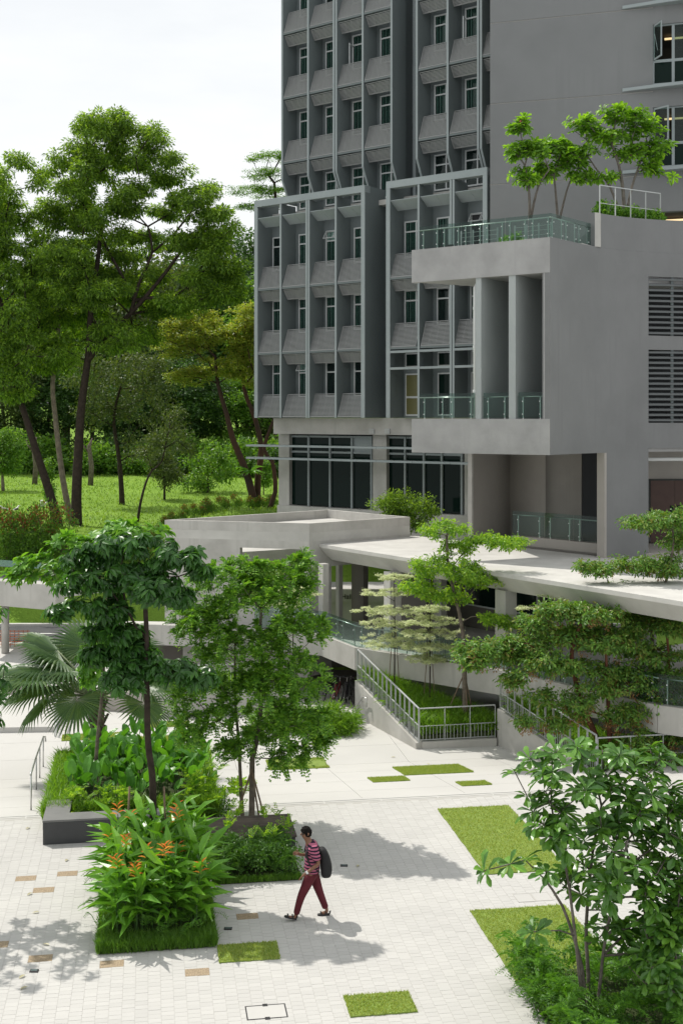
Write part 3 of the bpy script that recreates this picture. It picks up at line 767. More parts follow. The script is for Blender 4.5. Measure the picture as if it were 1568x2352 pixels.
# blades between the bands
for s0,s1 in ((2.71,2.93),(1.34,1.61)):
    MB().obox(C0+E1*s0+EB*.05+Vector((0,0,9.602)), E1*(s1-s0), EB*2.1, (0,0,14.655-9.602)).build('blade_wall', M['bladewall'], annex)
MB().obox(C0+E1*2.9+EB*2.15+Vector((0,0,8.76)), -E1*2.9, EB*.2, (0,0,5.85)).build('loggia_wall', M['bladewall'], annex)
pp = C0+E1*3.12+EB*.35
pipe = MB().tube([pp+Vector((.35,.2,14.45)),pp+Vector((.05,.02,14.45)),pp+Vector((0,0,14.35)),pp+Vector((0,0,9.62))],.075,10).build('drain_pipe', M['white'], annex, smooth=True)
for z in (10.6,12.2,13.6): MB().tube([pp+Vector((0,0,z-.05)),pp+Vector((0,0,z+.05))],.09,10).build('collar', M['white'], pipe)
# louvred openings at the right
for z0,z1 in ((9.45,12.2),(12.73,14.95)):
    n = int((z1-z0)/.196)
    pa,pb = rcurve(fj+.02),rcurve(6)
    d2 = (pb-pa); nb = Vector((-d2.y,d2.x)).normalized()
    for k in range(n):
        z = z0+.06+k*(z1-z0)/n
        mb = MB(); a2 = pa+nb*.06
        mb.hexa([(a2.x,a2.y,z),(a2.x+d2.x,a2.y+d2.y,z),(a2.x+d2.x+nb.x*.10,a2.y+d2.y+nb.y*.10,z+.03),(a2.x+nb.x*.10,a2.y+nb.y*.10,z+.03)],
                [(a2.x,a2.y,z+.07),(a2.x+d2.x,a2.y+d2.y,z+.07),(a2.x+d2.x+nb.x*.10,a2.y+d2.y+nb.y*.10,z+.10),(a2.x+nb.x*.10,a2.y+nb.y*.10,z+.10)])
        mb.build('louvre_slat', M['slat_d'], annex)
    for f in (.0,.2,.42,.64,.86):
        q = pa+d2*f+nb*.17; MB().box((q.x-.05,q.y-.03,z0),(q.x+.05,q.y+.05,z1)).build('louvre_post', M['metal_d'], annex)
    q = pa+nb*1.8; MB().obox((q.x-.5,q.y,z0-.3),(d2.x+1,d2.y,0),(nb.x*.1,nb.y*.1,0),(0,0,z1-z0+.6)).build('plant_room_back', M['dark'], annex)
# doors in the recess below
M['door'] = mottled('brown_door', (0.085,0.05,0.04), (0.07,0.04,0.033), scale=3, rough=0.5, bump=0)
dz0 = 4.6
MB().obox(P(1480,1100,49.5)*1+Vector((0,0,0)), (6,.8,0), (0,.2,0), (0,0,1.3)).build('door_head_wall', M['beige'], annex)
for k in range(2):
    x0 = P(1492,1100,49.4).x+k*.98
    dd = MB().box((x0,49.3+k*.05,dz0),(x0+.96,49.36+k*.05,7.1)).build('door', M['door'], annex)
    MB().box((x0+(.78 if k == 0 else .08),49.27+k*.05,5.5),(x0+(.90 if k == 0 else .2),49.30+k*.05,6.1)).build('vision_panel', M['panedark'], dd)
MB().tube([(11.2,46.6,8.05),(16,47.2,8.05)],.07,8).build('service_pipe', M['white'], annex)
curve_wall(fj-.15,6,4.2,4.55,n=5,th=4).build('landing', M['beige'], annex)
# piers and curved walls beneath the block
pa = P(1074,1100,50.0); 
MB().obox((pa.x,pa.y,3.9), (.16,-.02,0), EB*.12, (0,0,4.46)).build('lit_pier_edge', M['conc'], annex)  # lit edge of the pier, light painted in with whiter concrete
MB().obox((pa.x+.02,pa.y+.12,3.9), (.14,0,0), EB*5.6, (0,0,4.46)).build('pier', M['beige'], annex)  # drawn out longer at the back to block a sunbeam
def curved_pier(px0,px1,Ya,Yb,bulge,z0=3.9,z1=8.36):
    n = 12; pts = []
    for k in range(n+1):
        f = k/n; Y = Ya+(Yb-Ya)*f-bulge*math.sin(f*math.pi*.5); px = px0+(px1-px0)*f
        pts.append(((px-CX)/F*Y, Y))
    poly = pts+[(pts[-1][0]+.3,pts[-1][1]+2),(pts[0][0]+.3,pts[0][1]+2)]
    return MB().prism(poly,z0,z1)
curved_pier(1160,1252,53.2,51.6,.9).build('curved_pier', M['beige'], annex, smooth=False)
curved_pier(1250,1346,51.0,49.6,-.8).build('curved_pier', M['beige'], annex)
MB().obox((P(1340,1100,50).x,50.2,3.9),(2.5,-.5,0),(0,.3,0),(0,0,4.46)).build('recess_shade_panel', M['dark'], annex)  # near-black panel, shade of the gap put into the colour
lw = [P(1176,1240,48.7),P(1250,1240,47.7),P(1388,1260,45.4)]
for a_,b_ in zip(lw[:-1],lw[1:]):
    d_ = b_-a_; d_.z = 0
    MB().obox((a_.x,a_.y,4.2), d_, (0,.25,0), (0,0,.72)).build('low_wall', M['beige'], annex)
MB().prism([(p.x,p.y) for p in lw]+[(lw[-1].x+1,50),(8,53.5),(6.4,52)],4.3,4.56).build('landing', M['beige'], annex)
glass_rail('glass_balustrade','glass balustrade with dark posts under the projecting grey block',[Vector((p.x,p.y+.1,4.92)) for p in lw],1.0,1.2)
# balustrades on the annex
fr = .12
glass_rail('glass_balustrade','green glass balustrade along the lower band beside the white drain pipe',[LP+EB*fr+E1*-.25+Vector((0,0,9.6)), C0+E1*3.0+EB*fr+Vector((0,0,9.6))],.93,.95)
glass_rail('glass_balustrade','short glass balustrade between the two tall blade walls',[C0+E1*2.66+EB*fr+Vector((0,0,9.6)), C0+E1*1.66+EB*fr+Vector((0,0,9.6))],.93,1.0)
glass_rail('glass_balustrade','short glass balustrade between blade wall and corner post',[C0+E1*1.28+EB*fr+Vector((0,0,9.6)), C0+E1*.28+EB*fr+Vector((0,0,9.6))],.93,1.0)
pc = rcurve(fp)
glass_rail('glass_balustrade','glass balustrade wrapping the planted roof terrace corner',[LP+EB*fr-E1*.25+Vector((0,0,15.86)), C0+EB*fr+Vector((0,0,15.86)), Vector((pc.x-.12,pc.y+.12,15.86))],.85,.95)
# inner cable railings and furniture seen through the terrace glass
def cable_rail(lab, a, b):
    a,b = Vector(a),Vector(b); t = thing('cable_railing', lab, 'railing', tuple(a), 'cable railings behind the terrace glass'); d = (b-a)
    for k in range(4): MB().bar(a+d*k/3, a+d*k/3+Vector((0,0,1.0)), .05,.05).build('post', M['rail'], t)
    for k in range(6): MB().bar(a+Vector((0,0,.12+.16*k)), b+Vector((0,0,.12+.16*k)), .012,.012).build('cable', M['white'], t)
    return t
cable_rail('cable railing next to the lounge chair behind the terrace glass', C0+E1*3.9+EB*.7+Vector((0,0,15.5)), C0+E1*2.4+EB*.7+Vector((0,0,15.5)))
cable_rail('cable railing near the terrace corner behind the glass', C0+E1*1.7+EB*.7+Vector((0,0,15.5)), C0+E1*.3+EB*.7+Vector((0,0,15.5)))
def lounge(lab, p, az):
    t = thing('lounge_chair', lab, 'chair', (0,0,0), 'dark chairs on the roof terrace')
    mt = plain('dark_weave',(0.05,0.05,0.05),.7)
    MB().box((-.3,-.3,.36),(.3,.3,.42)).build('seat', mt, t)
    MB().hexa([(-.3,.26,.42),(.3,.26,.42),(.3,.31,.42),(-.3,.31,.42)],[(-.3,.46,1.0),(.3,.46,1.0),(.3,.51,1.0),(-.3,.51,1.0)]).build('backrest', mt, t)
    for sx in (-.3,.27):
        for sy in (-.3,.26): MB().box((sx,sy,0),(sx+.03,sy+.03,.36)).build('leg', M['rail'], t)
        MB().bar((sx+.015,-.28,.62),(sx+.015,.34,.62),.03,.03).build('armrest', M['rail'], t)
    t.location = p; t.rotation_euler.z = az
lounge('dark lounge chair between two cable railings on the terrace', C0+E1*2.05+EB*1.2+Vector((0,0,15.0)), .6)
lounge('dark lounge chair at the open end of the terrace', C0+E1*4.3+EB*.9+Vector((0,0,15.0)), 2.4)
for s,lab in ((2.2,'white planter box behind the terrace glass under a frangipani'),(.9,'white planter box at the terrace corner behind glass')):
    o = C0+E1*s+EB*2.2+Vector((0,0,15.0)); t = thing('planter_box', lab, 'planter', tuple(o))
    mb = MB(); ou = [(0,0),(1,0),(1,1),(0,1)]
    mb.obox(o, -E1*1.1, EB*.08, (0,0,.9)); mb.build('box_side', M['conc'], t)
    MB().obox(o+EB*.88, -E1*1.1, EB*.08, (0,0,.9)).build('box_side', M['conc'], t)
    MB().obox(o+EB*.08, -E1*.08, EB*.8, (0,0,.9)).build('box_side', M['conc'], t)
    MB().obox(o+EB*.08-E1*1.02, -E1*.08, EB*.8, (0,0,.9)).build('box_side', M['conc'], t)
    MB().obox(o+EB*.08-E1*.08, -E1*.94, EB*.8, (0,0,.8)).build('soil', plain('soil',(0.05,0.035,0.025),.95), t)
railing('thin_railing','thin grey guard rail around the frangipani planter on the annex roof', (rcurve(fp).x+.25,rcurve(fp).y+.35,17.1),(rcurve(f_at(1520)).x,rcurve(f_at(1520)).y+.3,17.1),1.05,.4,.85,None,base=None)
railing('thin_railing','low guard rail behind the terrace shrubs by the dark wall', WW3(.7,2.2,15.0), WW3(3.4,2.2,15.0),1.9,1.1,.9,None,base=None)

# ================================================================== CANOPY, PAVILION, WALKWAY
canopy = thing('walkway_canopy', 'broad white flat concrete canopy with slanted edge on tall columns', 'canopy', (4,45,1))
CA = Vector((-1.09,50,0)); CD = Vector((.553,-.833,0)).normalized(); CB = Vector((.833,.553,0)).normalized()
ce_ = CA+CD*25
top = [CA, ce_, ce_+CB*10, Vector((14.5,44.3,0)), Vector((9.9,44.75,0)), Vector((5.3,50.6,0)), Vector((3.15,53.2,0)), Vector((-.9,50.3,0))]
bot = [CA+CB*.55+CD*.45, ce_+CB*.55, ce_+CB*9.5, Vector((14.2,44.1,0)), Vector((9.8,44.6,0)), Vector((5.2,50.4,0)), Vector((3.0,53.0,0)), Vector((-.4,50.2,0))]
MB().prism([(p.x,p.y) for p in bot],3.82,4.36,[(p.x,p.y) for p in top]).build('roof_slab', M['conc2'], canopy)
MB().prism([(p.x,p.y) for p in top],4.361,4.5).build('roof_top', M['conc2'], canopy)
def column(px,Y,wx_,wy_,z0=.9,z1=3.83,par=canopy,mat=None):
    c = P(px,1300,Y); o = Vector((c.x,c.y,z0))-CB*wx_/2-CD*wy_/2
    MB().obox(o, CB*wx_, CD*wy_, (0,0,z1-z0)).build('column', mat or M['conc'], par)
column(743,48.6,.28,.34); column(779,52.0,.2,.24); column(901,46.1,.52,.40); column(1161,41.2,.50,.52); column(1482,38.6,.42,.5)
column(826,52.2,.25,.9,mat=M['brown']); column(1010,49.2,.3,.5); column(1290,45.0,.4,.5)
# back wall beneath the canopy, dark glazing strip
MB().obox((3.1,53.3,-.9),(6.4,-8.2,0),(.2,.15,0),(0,0,4.75)).build('back_wall', M['brown'], canopy)
for k in range(4):
    o = Vector((3.1,53.3,1.9))+Vector((6.4,-8.2,0))*(.12+.21*k)-Vector((.1,.075,0))
    w_ = MB().obox(o, Vector((6.4,-8.2,0))*.18, (.09,.07,0), (0,0,1.3)).build('window', M['winframe'], canopy)
    MB().obox(o+Vector((-.02,-.015,.07))+Vector((6.4,-8.2,0))*.008, Vector((6.4,-8.2,0))*.164, (.015,.011,0), (0,0,1.16)).build('pane', M['panedark'], w_)
# sloping stair flank inside
MB().add([(.9,50.2,.9),(3.4,49.0,.9),(3.4,49.0,3.1),(1.0,50.15,1.15),(1.0,50.5,.9),(3.5,49.3,.9),(3.5,49.3,3.1),(1.1,50.45,1.15)],[(0,1,2,3),(7,6,5,4),(0,4,5,1),(1,5,6,2),(2,6,7,3),(3,7,4,0)]).build('stair_flank', M['brown'], canopy)

pav = thing('white_pavilion', 'white concrete pavilion with parapet roof and a large square opening', 'pavilion', (-2,52,0))
PN,PR,PB_,PL = Vector((-1.3,49.4,0)),Vector((2.95,52.7,0)),Vector((-.6,57.0,0)),Vector((-7.4,51.1,0))
def inset(poly, f):
    c = sum(poly,Vector())/len(poly); return [p+(c-p)*f for p in poly]
quad = [PN,PR,PB_,PL]
MB().prism([(p.x,p.y) for p in quad],4.62,4.98).build('roof', M['conc2'], pav)
q2 = inset(quad,.055)
for i in range(4):
    a_,b_,c_,d_ = quad[i],quad[(i+1)%4],q2[(i+1)%4],q2[i]
    MB().hexa([Vector((p.x,p.y,4.982)) for p in (a_,b_,c_,d_)],[Vector((p.x,p.y,5.36)) for p in (a_,b_,c_,d_)]).build('parapet', M['conc'], pav)
th = Vector((.08,.35,0))
def lface(px0,px1,y0=None,y1=None,z0=None,z1=None):
    # panel of the front wall between two picture columns
    def on(px):
        r = (px-CX)/F; d_ = PL-PN; k = (r*PN.y-PN.x)/(d_.x-r*d_.y); return PN+d_*k
    a_,b_ = on(px0),on(px1)
    return MB().hexa([Vector((p.x,p.y,z0)) for p in (a_,b_,b_+th,a_+th)],[Vector((p.x,p.y,z1)) for p in (a_,b_,b_+th,a_+th)])
lface(379,551,z0=-.9,z1=4.62).build('front_wall', M['conc'], pav)
lface(551,694,z0=4.3,z1=4.62).build('lintel', M['conc'], pav)
lface(551,694,z0=-.9,z1=1.9).build('front_wall', M['conc'], pav)
lface(694,710,z0=-.9,z1=4.62).build('front_wall', M['conc'], pav)
dn = (PR-PN).normalized(); nn_ = Vector((-dn.y,dn.x,0))
MB().hexa([Vector((p.x,p.y,3.55)) for p in (PN,PR,PR+nn_*.3,PN+nn_*.3)],[Vector((p.x,p.y,4.62)) for p in (PN,PR,PR+nn_*.3,PN+nn_*.3)]).build('edge_beam', M['conc'], pav)
MB().obox(PN+Vector((.02,.36,-.9)), dn*1.1, nn_*.25, (0,0,4.45)).build('side_wall', M['conc'], pav)
MB().obox(PR-dn*.35+nn_*.05+Vector((0,0,-.9)), dn*.3, nn_*.3, (0,0,4.45)).build('column', M['conc'], pav)
# roof of the next walkway seen through the opening
fw = thing('far_walkway_roof', 'sunlit white roof slab seen through the pavilion opening', 'canopy', (-4,57,-.9))
e0,e1 = P(530,1271,55.4),P(705,1258,57.7)
MB().prism([(e0.x-1.5,e0.y-.7),(e1.x+.6,e1.y+.25),(e1.x+.2,e1.y+3),(e0.x-1.5,e0.y+5.5)],3.0,3.5).build('roof_slab', M['conc2'], fw)
for x,y in ((-5.6,56.2),(-2.6,58.6)): MB().box((x-.15,y,-.9),(x+.15,y+.3,3.0)).build('column', M['conc'], fw)

deck = thing('raised_walkway', 'raised white concrete walkway with a deep white edge over the bicycle passage', 'walkway', (0,48,0))
fe = [(-9.5,50.2),(-3.5,48.9),(-.75,47.5),(.55,44.75),(5.3,40.75),(9.3,35.8),(10.6,34.9),(18,35.6)]
bk = [(18,50),(9.8,44.6),(3.0,53.6),(-1.2,50.0),(-7.3,51.8),(-9.5,52.0)]
MB().prism(fe+bk,.5,.98).build('deck_slab', M['conc2'], deck)
for (a_,b_) in zip(fe[:-1],fe[1:]):
    a_,b_ = Vector((*a_,0)),Vector((*b_,0)); d_ = (b_-a_).normalized(); n_ = Vector((-d_.y,d_.x,0))
    if n_.y < 0: n_ = -n_
    ov = d_*.012
    MB().hexa([a_-n_*.06+Vector((0,0,.38)),b_-n_*.06+Vector((0,0,.38)),b_+n_*.22+Vector((0,0,.38)),a_+n_*.22+Vector((0,0,.38))],
              [a_-n_*.06+Vector((0,0,1.2)),b_-n_*.06+Vector((0,0,1.2)),b_+n_*.22+Vector((0,0,1.2)),a_+n_*.22+Vector((0,0,1.2))]).build('edge_beam', M['conc'], deck)
glass_rail('glass_balustrade','glass balustrade with steel handrail along the raised walkway edge',[Vector((x,y+.08,1.2)) for x,y in fe[1:]],.9,1.25)
# retaining wall at the back of the passage
MB().obox((-9.5,50.6,-1.8),(12.4,1.2,0),(0,.3,0),(0,0,2.3)).build('passage_wall', M['brown'], deck)
MB().obox((.62,44.5,-1.8),(2.6,7,0),(.25,-.1,0),(0,0,2.3)).build('passage_wall', M['brown'], deck)
# sign text on the band behind the columns
band = thing('sign_band', 'pale wall band with black lettering behind the canopy columns', 'sign', (-.5,56.4,0))
MB().box((-3.2,56.2,1.15),(4.2,56.5,1.75)).build('band', M['conc'], band)
MB().box((-3.2,56.5,-.9),(4.2,58.9,1.72)).build('ramp_body', M['slab'], band)
def lettering(txt, x, y, z, size, par):
    cu = bpy.data.curves.new('lettering','FONT'); cu.body = txt; cu.size = size; cu.extrude = .008
    tmp = bpy.data.objects.new('lettering', cu); COL.objects.link(tmp)
    dg = bpy.context.evaluated_depsgraph_get(); me = bpy.data.meshes.new_from_object(tmp.evaluated_get(dg)); bpy.data.objects.remove(tmp)
    me.materials.append(M['black'])
    o = bpy.data.objects.new('lettering', me); COL.objects.link(o)
    o.location = (x,y,z); o.rotation_euler = (math.pi/2,0,0); adopt(o, par); return o
lettering('m, Ta', (703-CX)/F*56.2, 56.19, 1.34, .32, band)
lettering('Hall)', (783-CX)/F*56.2, 56.19, 1.30, .32, band)

# ================================================================== RAMP PLANTERS
M['soil'] = mottled('planting_soil', (0.05,0.07,0.02), (0.03,0.04,0.015), scale=4, rough=0.95, bump=0.6, bscale=15)
R1,R2,R3 = Vector((2.43,39.84,0)),Vector((5.12,40.20,0)),Vector((.49,44.35,0))
pl1 = thing('ramp_planter', 'white concrete planter with sloping side wall beside the bicycle passage', 'planter', (2.5,41,-1.2))
def slopewall(a_,b_,za,zb,th_,nm,par,zbot=-1.75,mat=None):
    a_,b_ = Vector(a_),Vector(b_); d_ = (b_-a_).normalized(); n_ = Vector((d_.y,-d_.x,0))*th_
    return MB().hexa([Vector((p.x,p.y,zbot)) for p in (a_,a_+n_,b_+n_,b_)],[Vector((a_.x,a_.y,za)),Vector(((a_+n_).x,(a_+n_).y,za)),Vector(((b_+n_).x,(b_+n_).y,zb)),Vector((b_.x,b_.y,zb))]).build(nm, mat or M['conc'], par)
slopewall(R1,R3,-1.0,.09,.22,'side_wall',pl1)
slopewall(R2,R1+Vector((.2,.03,0)),-.94,-.98,.2,'front_wall',pl1)
SO1 = lambda x,y: -.82+.95*max(0,min(1,(y-40.1)/4.2))
MB().prism([(R1.x+.22,R1.y+.2),(R2.x,R2.y+.2),(5.3,40.72),(R3.x+.3,44.8)],-1.75,SO1).build('soil', M['soil'], pl1)
railing('ramp_railing','grey flat-bar railing climbing the sloping planter wall by the passage',R1+Vector((.1,.05,-1.0)),R3+Vector((.1,.0,.09)),1.12,.55,.35,.1,post=(.06,.012))
railing('ramp_railing','grey railing across the front of the planter with striped shadow',R1+Vector((.12,.12,-.98)),R2+Vector((-.05,.12,-.94)),1.08,.5,.9,.115,post=(.035,.02))
pl2 = thing('ramp_planter', 'white concrete planter with sloping wall under the reddish barked trees', 'planter', (9,37,-1.2))
S0,S1 = Vector((5.14,40.3,0)),Vector((7.3,35.35,0)); S2 = S1+Vector((9,1.2,0))
slopewall(S1,S0,-.75,.03,.22,'side_wall',pl2); slopewall(S2,S1+Vector((.22,.03,0)),-.6,-.75,.2,'front_wall',pl2)
SO2 = lambda x,y: -.72+.8*max(0,min(1,(y-35.6)/4.5))
MB().prism([(S1.x+.24,S1.y+.25),(S2.x,S2.y+.2),(17.8,36.2),(10.6,35.2),(9.3,36.0),(5.5,40.6)],-1.75,SO2).build('soil', M['soil'], pl2)
railing('ramp_railing','grey flat-bar railing sloping down beneath the reddish barked trees',S1+Vector((.1,.1,-.75)),S0+Vector((.1,-.05,.03)),1.15,.55,.45,.1,post=(.06,.012))
railing('ramp_railing','grey railing along the planter front behind the frangipani branches',S1+Vector((.15,.14,-.74)),S2+Vector((0,.12,-.6)),1.05,.5,1.0,.115,post=(.035,.02))
pl3 = thing('ramp_planter', 'low white planter wall behind the round leaved tree', 'planter', (-4,45,-1.2))
U0,U1,U2 = Vector((-6.62,44.2,0)),Vector((-1.9,44.9,0)),Vector((-7.4,46.6,0))
slopewall(U1,U0,-.38,-.38,.2,'front_wall',pl3); slopewall(U0,U2,-.38,-.3,.2,'side_wall',pl3)
MB().prism([(U0.x+.2,U0.y+.2),(U1.x,U1.y+.2),(-1.9,46.5),(-7.1,46.4)],-1.75,-.5).build('soil', M['soil'], pl3)
railing('ramp_railing','thin grey railing on the low white planter wall',U0+Vector((1.0,.25,-.38)),U1+Vector((-.1,.1,-.38)),.98,None,1.0,.12,post=(.035,.02))
lw3 = thing('low_wall', 'low grey retaining wall in shade behind the fan palm', 'wall', (-9,46,-1.2))
slopewall((-6.7,45.15,0),(-9.0,46.3,0),-.62,-.72,.25,'wall_face',lw3,mat=M['beige']); slopewall((-9.0,46.3,0),(-20,49.5,0),-.72,-.72,.25,'wall_face',lw3,mat=M['beige'])
MB().prism([(-6.9,45.5),(-9.2,46.6),(-20,49.8),(-20,58),(-9.5,58),(-7,51)],-1.7,-.86).build('upper_terrace', M['slab'], lw3)
# low kerb platform at the far left and the steel handrails beside it
kp = thing('raised_platform', 'low white platform with beige kerb face beside the steel handrail', 'platform', (-11,42,-1.2))
k0,k1 = GP(0,1683),GP(126,1681)
dk = (k1-k0).normalized(); nk = Vector((-dk.y,dk.x,0))
MB().hexa([Vector((p.x,p.y,-1.5)) for p in (k0-dk*4,k1,k1+nk*5,k0-dk*4+nk*5)],[Vector((p.x,p.y,-1.02)) for p in (k0-dk*4,k1,k1+nk*5,k0-dk*4+nk*5)]).build('platform_slab', M['slab'], kp)
railing('ramp_railing','white railing seen end on beside the low platform',k1+Vector((.15,-.6,-.2)),k1+Vector((-.35,2.6,0)),1.05,.5,.5,.12,mat=M['white'])
hr = thing('steel_handrail', 'polished steel handrail sloping down beside the dark bench', 'handrail', tuple(G(72,1861)))
hp = [(72,1861),(84,1814),(92,1787),(100,1761)]; pts = []
for px,py in hp:
    b0 = GP(px,py); pts.append(b0+Vector((0,0,.93)))
    MB().tube([b0,b0+Vector((0,0,.90))],.021,8).build('post', M['steel'], hr, smooth=True)
pts = [pts[0]-Vector((0,.05,.03))]+pts+[pts[-1]+Vector((.02,.18,-.05)),pts[-1]+Vector((.02,.22,-.2))]
MB().tube(pts,.026,10).build('rail', M['steel'], hr, smooth=True)
wh = thing('wall_handrail', 'short steel handrail bracketed to the sunlit planter wall', 'handrail', (.7,43.6,-.4))
wd_ = (R1-R3).normalized(); wn_ = Vector((wd_.y,-wd_.x,0)); wn_ = -wn_ if wn_.x > 0 else wn_
h0 = R3+wd_*.10+wn_*.12+Vector((0,0,-.95)); h1 = R3+wd_*1.0+wn_*.12+Vector((0,0,-.30))
MB().tube([h0,h1,h1+wd_*.25+Vector((0,0,.01)),h1+wd_*.3+Vector((0,0,-.3))],.022,8).build('rail', M['steel'], wh, smooth=True)
for f in (.15,.5,.85): MB().tube([h0.lerp(h1,f)-Vector((0,0,.02)),h0.lerp(h1,f)-Vector((0,0,.1)),h0.lerp(h1,f)-wn_*.12-Vector((0,0,.1))],.008,6).build('bracket', M['steel'], wh)

# left covered walkway
lc = thing('left_canopy', 'white covered walkway with deep edge band and round column behind the fan palm', 'canopy', (-15,54,-.9))
b0,b1 = P(-60,1340,54.0),P(128,1340,52.0)
MB().hexa([Vector((b0.x,b0.y,1.42)),Vector((b1.x,b1.y,1.42)),Vector((b1.x+.3,b1.y+.35,1.42)),Vector((b0.x+.3,b0.y+.35,1.42))],[Vector((b0.x,b0.y,2.5)),Vector((b1.x,b1.y,2.5)),Vector((b1.x+.3,b1.y+.35,2.5)),Vector((b0.x+.3,b0.y+.35,2.5))]).build('edge_band', M['conc'], lc)
MB().prism([(b0.x,b0.y+.35),(b1.x,b1.y+.36),(b1.x+2.5,b1.y+3.0),(b0.x,b0.y+4)],1.9,2.2).build('roof_slab', M['conc2'], lc)
MB().prism([(b0.x-1,b0.y+3.2),(b1.x+1.2,b1.y+2.6),(b1.x+1.6,b1.y+4.0),(b0.x-1,b0.y+5.2)],2.75,2.8).build('glass_roof', plain('green_roof_glass',(0.12,0.2,0.18),.15), lc)
cc = P(13,1440,54.4); MB().tube([(cc.x,cc.y,-.9),(cc.x,cc.y,1.5)],.17,16).build('column', M['conc'], lc, smooth=True)
rf = thing('site_barrier', 'orange mesh site barrier behind the round column', 'barrier', (-15,55.5,-.9))
M['orange'] = plain('orange_mesh',(0.55,0.14,0.04),.6)
for k in range(6): MB().bar((-16.2,56.0,-.75+.12*k),(-14.3,56.0,-.75+.12*k),.02,.03).build('mesh_strand', M['orange'], rf)
for k in range(10): MB().bar((-16.2+.2*k,56.0,-.86),(-16.2+.2*k,56.0,-.1),.02,.02).build('mesh_strand', M['orange'], rf)

# ================================================================== PLANT BUILDER
LEAF = {}
def _leaf(name, V, Q, T): LEAF[name] = (np.array(V,float), np.array(Q,int).reshape(-1,4), np.array(T,int).reshape(-1,3))
_leaf('diamond', [(0,0,0),(.42,.5,.07),(1,0,-.06),(.42,-.5,.07)], [], [(0,2,1),(0,3,2)])
_leaf('oval', [(0,0,0),(.33,.46,.06),(.72,.38,.02),(1,0,-.14),(.72,-.38,.02),(.33,-.46,.06),(.33,0,0),(.72,0,-.05)],
      [(5,4,7,6),(6,7,2,1)], [(0,5,6),(0,6,1),(4,3,7),(7,3,2)])
_leaf('obovate', [(0,0,0),(.35,.24,.05),(.72,.5,.04),(1,0,-.12),(.72,-.5,.04),(.35,-.24,.05),(.35,0,.0),(.74,0,-.04),(.93,.28,-.06),(.93,-.28,-.06)],
      [(5,4,7,6),(6,7,2,1),(7,3,8,2),(4,9,3,7)], [(0,5,6),(0,6,1)])
_leaf('paddle', [(0,0,0),(.12,.32,.05),(.5,.5,.06),(.85,.32,-.02),(1,0,-.18),(.85,-.32,-.02),(.5,-.5,.06),(.12,-.32,.05),(.12,0,0),(.5,0,.0),(.85,0,-.08)],
      [(7,6,9,8),(8,9,2,1),(6,5,10,9),(9,10,3,2)], [(0,7,8),(0,8,1),(5,4,10),(10,4,3)])
_leaf('strap', [(0,0,0),(.25,.42,.10),(.6,.5,.06),(1,0,-.22),(.6,-.5,.06),(.25,-.42,.10),(.25,0,.05),(.6,0,0)],
      [(5,4,7,6),(6,7,2,1)], [(0,5,6),(0,6,1),(4,3,7),(7,3,2)])
def nrmz(a): return a/np.maximum(np.linalg.norm(a,axis=-1,keepdims=True),1e-9)
class Foliage:
    def __init__(s, geom): s.geom = geom; s.p=[]; s.d=[]; s.n=[]; s.l=[]; s.w=[]
    def add(s, p, d, n, l, w):
        p = np.atleast_2d(p); k = len(p)
        s.p.append(p); s.d.append(np.broadcast_to(d,(k,3))); s.n.append(np.broadcast_to(n,(k,3)))
        s.l.append(np.broadcast_to(l,(k,))); s.w.append(np.broadcast_to(w,(k,)))
    def build(s, name, material, parent):
        p=np.concatenate(s.p); d=nrmz(np.concatenate(s.d).astype(float)); n=np.concatenate(s.n).astype(float); l=np.concatenate(s.l); w=np.concatenate(s.w)
        n = nrmz(n-d*np.sum(n*d,-1,keepdims=True)+1e-6); y = np.cross(n,d)
        GV,GQ,GT = LEAF[s.geom]; k=len(GV); N=len(p)
        V = p[:,None]+d[:,None]*(GV[None,:,0:1]*l[:,None,None])+y[:,None]*(GV[None,:,1:2]*w[:,None,None])+n[:,None]*(GV[None,:,2:3]*l[:,None,None])
        off = k*np.arange(N)[:,None,None]
        o = npmesh(name, V, (GQ[None]+off).reshape(-1,4) if len(GQ) else None, material, parent, (GT[None]+off).reshape(-1,3) if len(GT) else None)
        o['kind'] = 'stuff'
        return o
def rdir(n, up=0.0):
    a = rng.normal(size=(n,3)); a[:,2] += up; return nrmz(a)

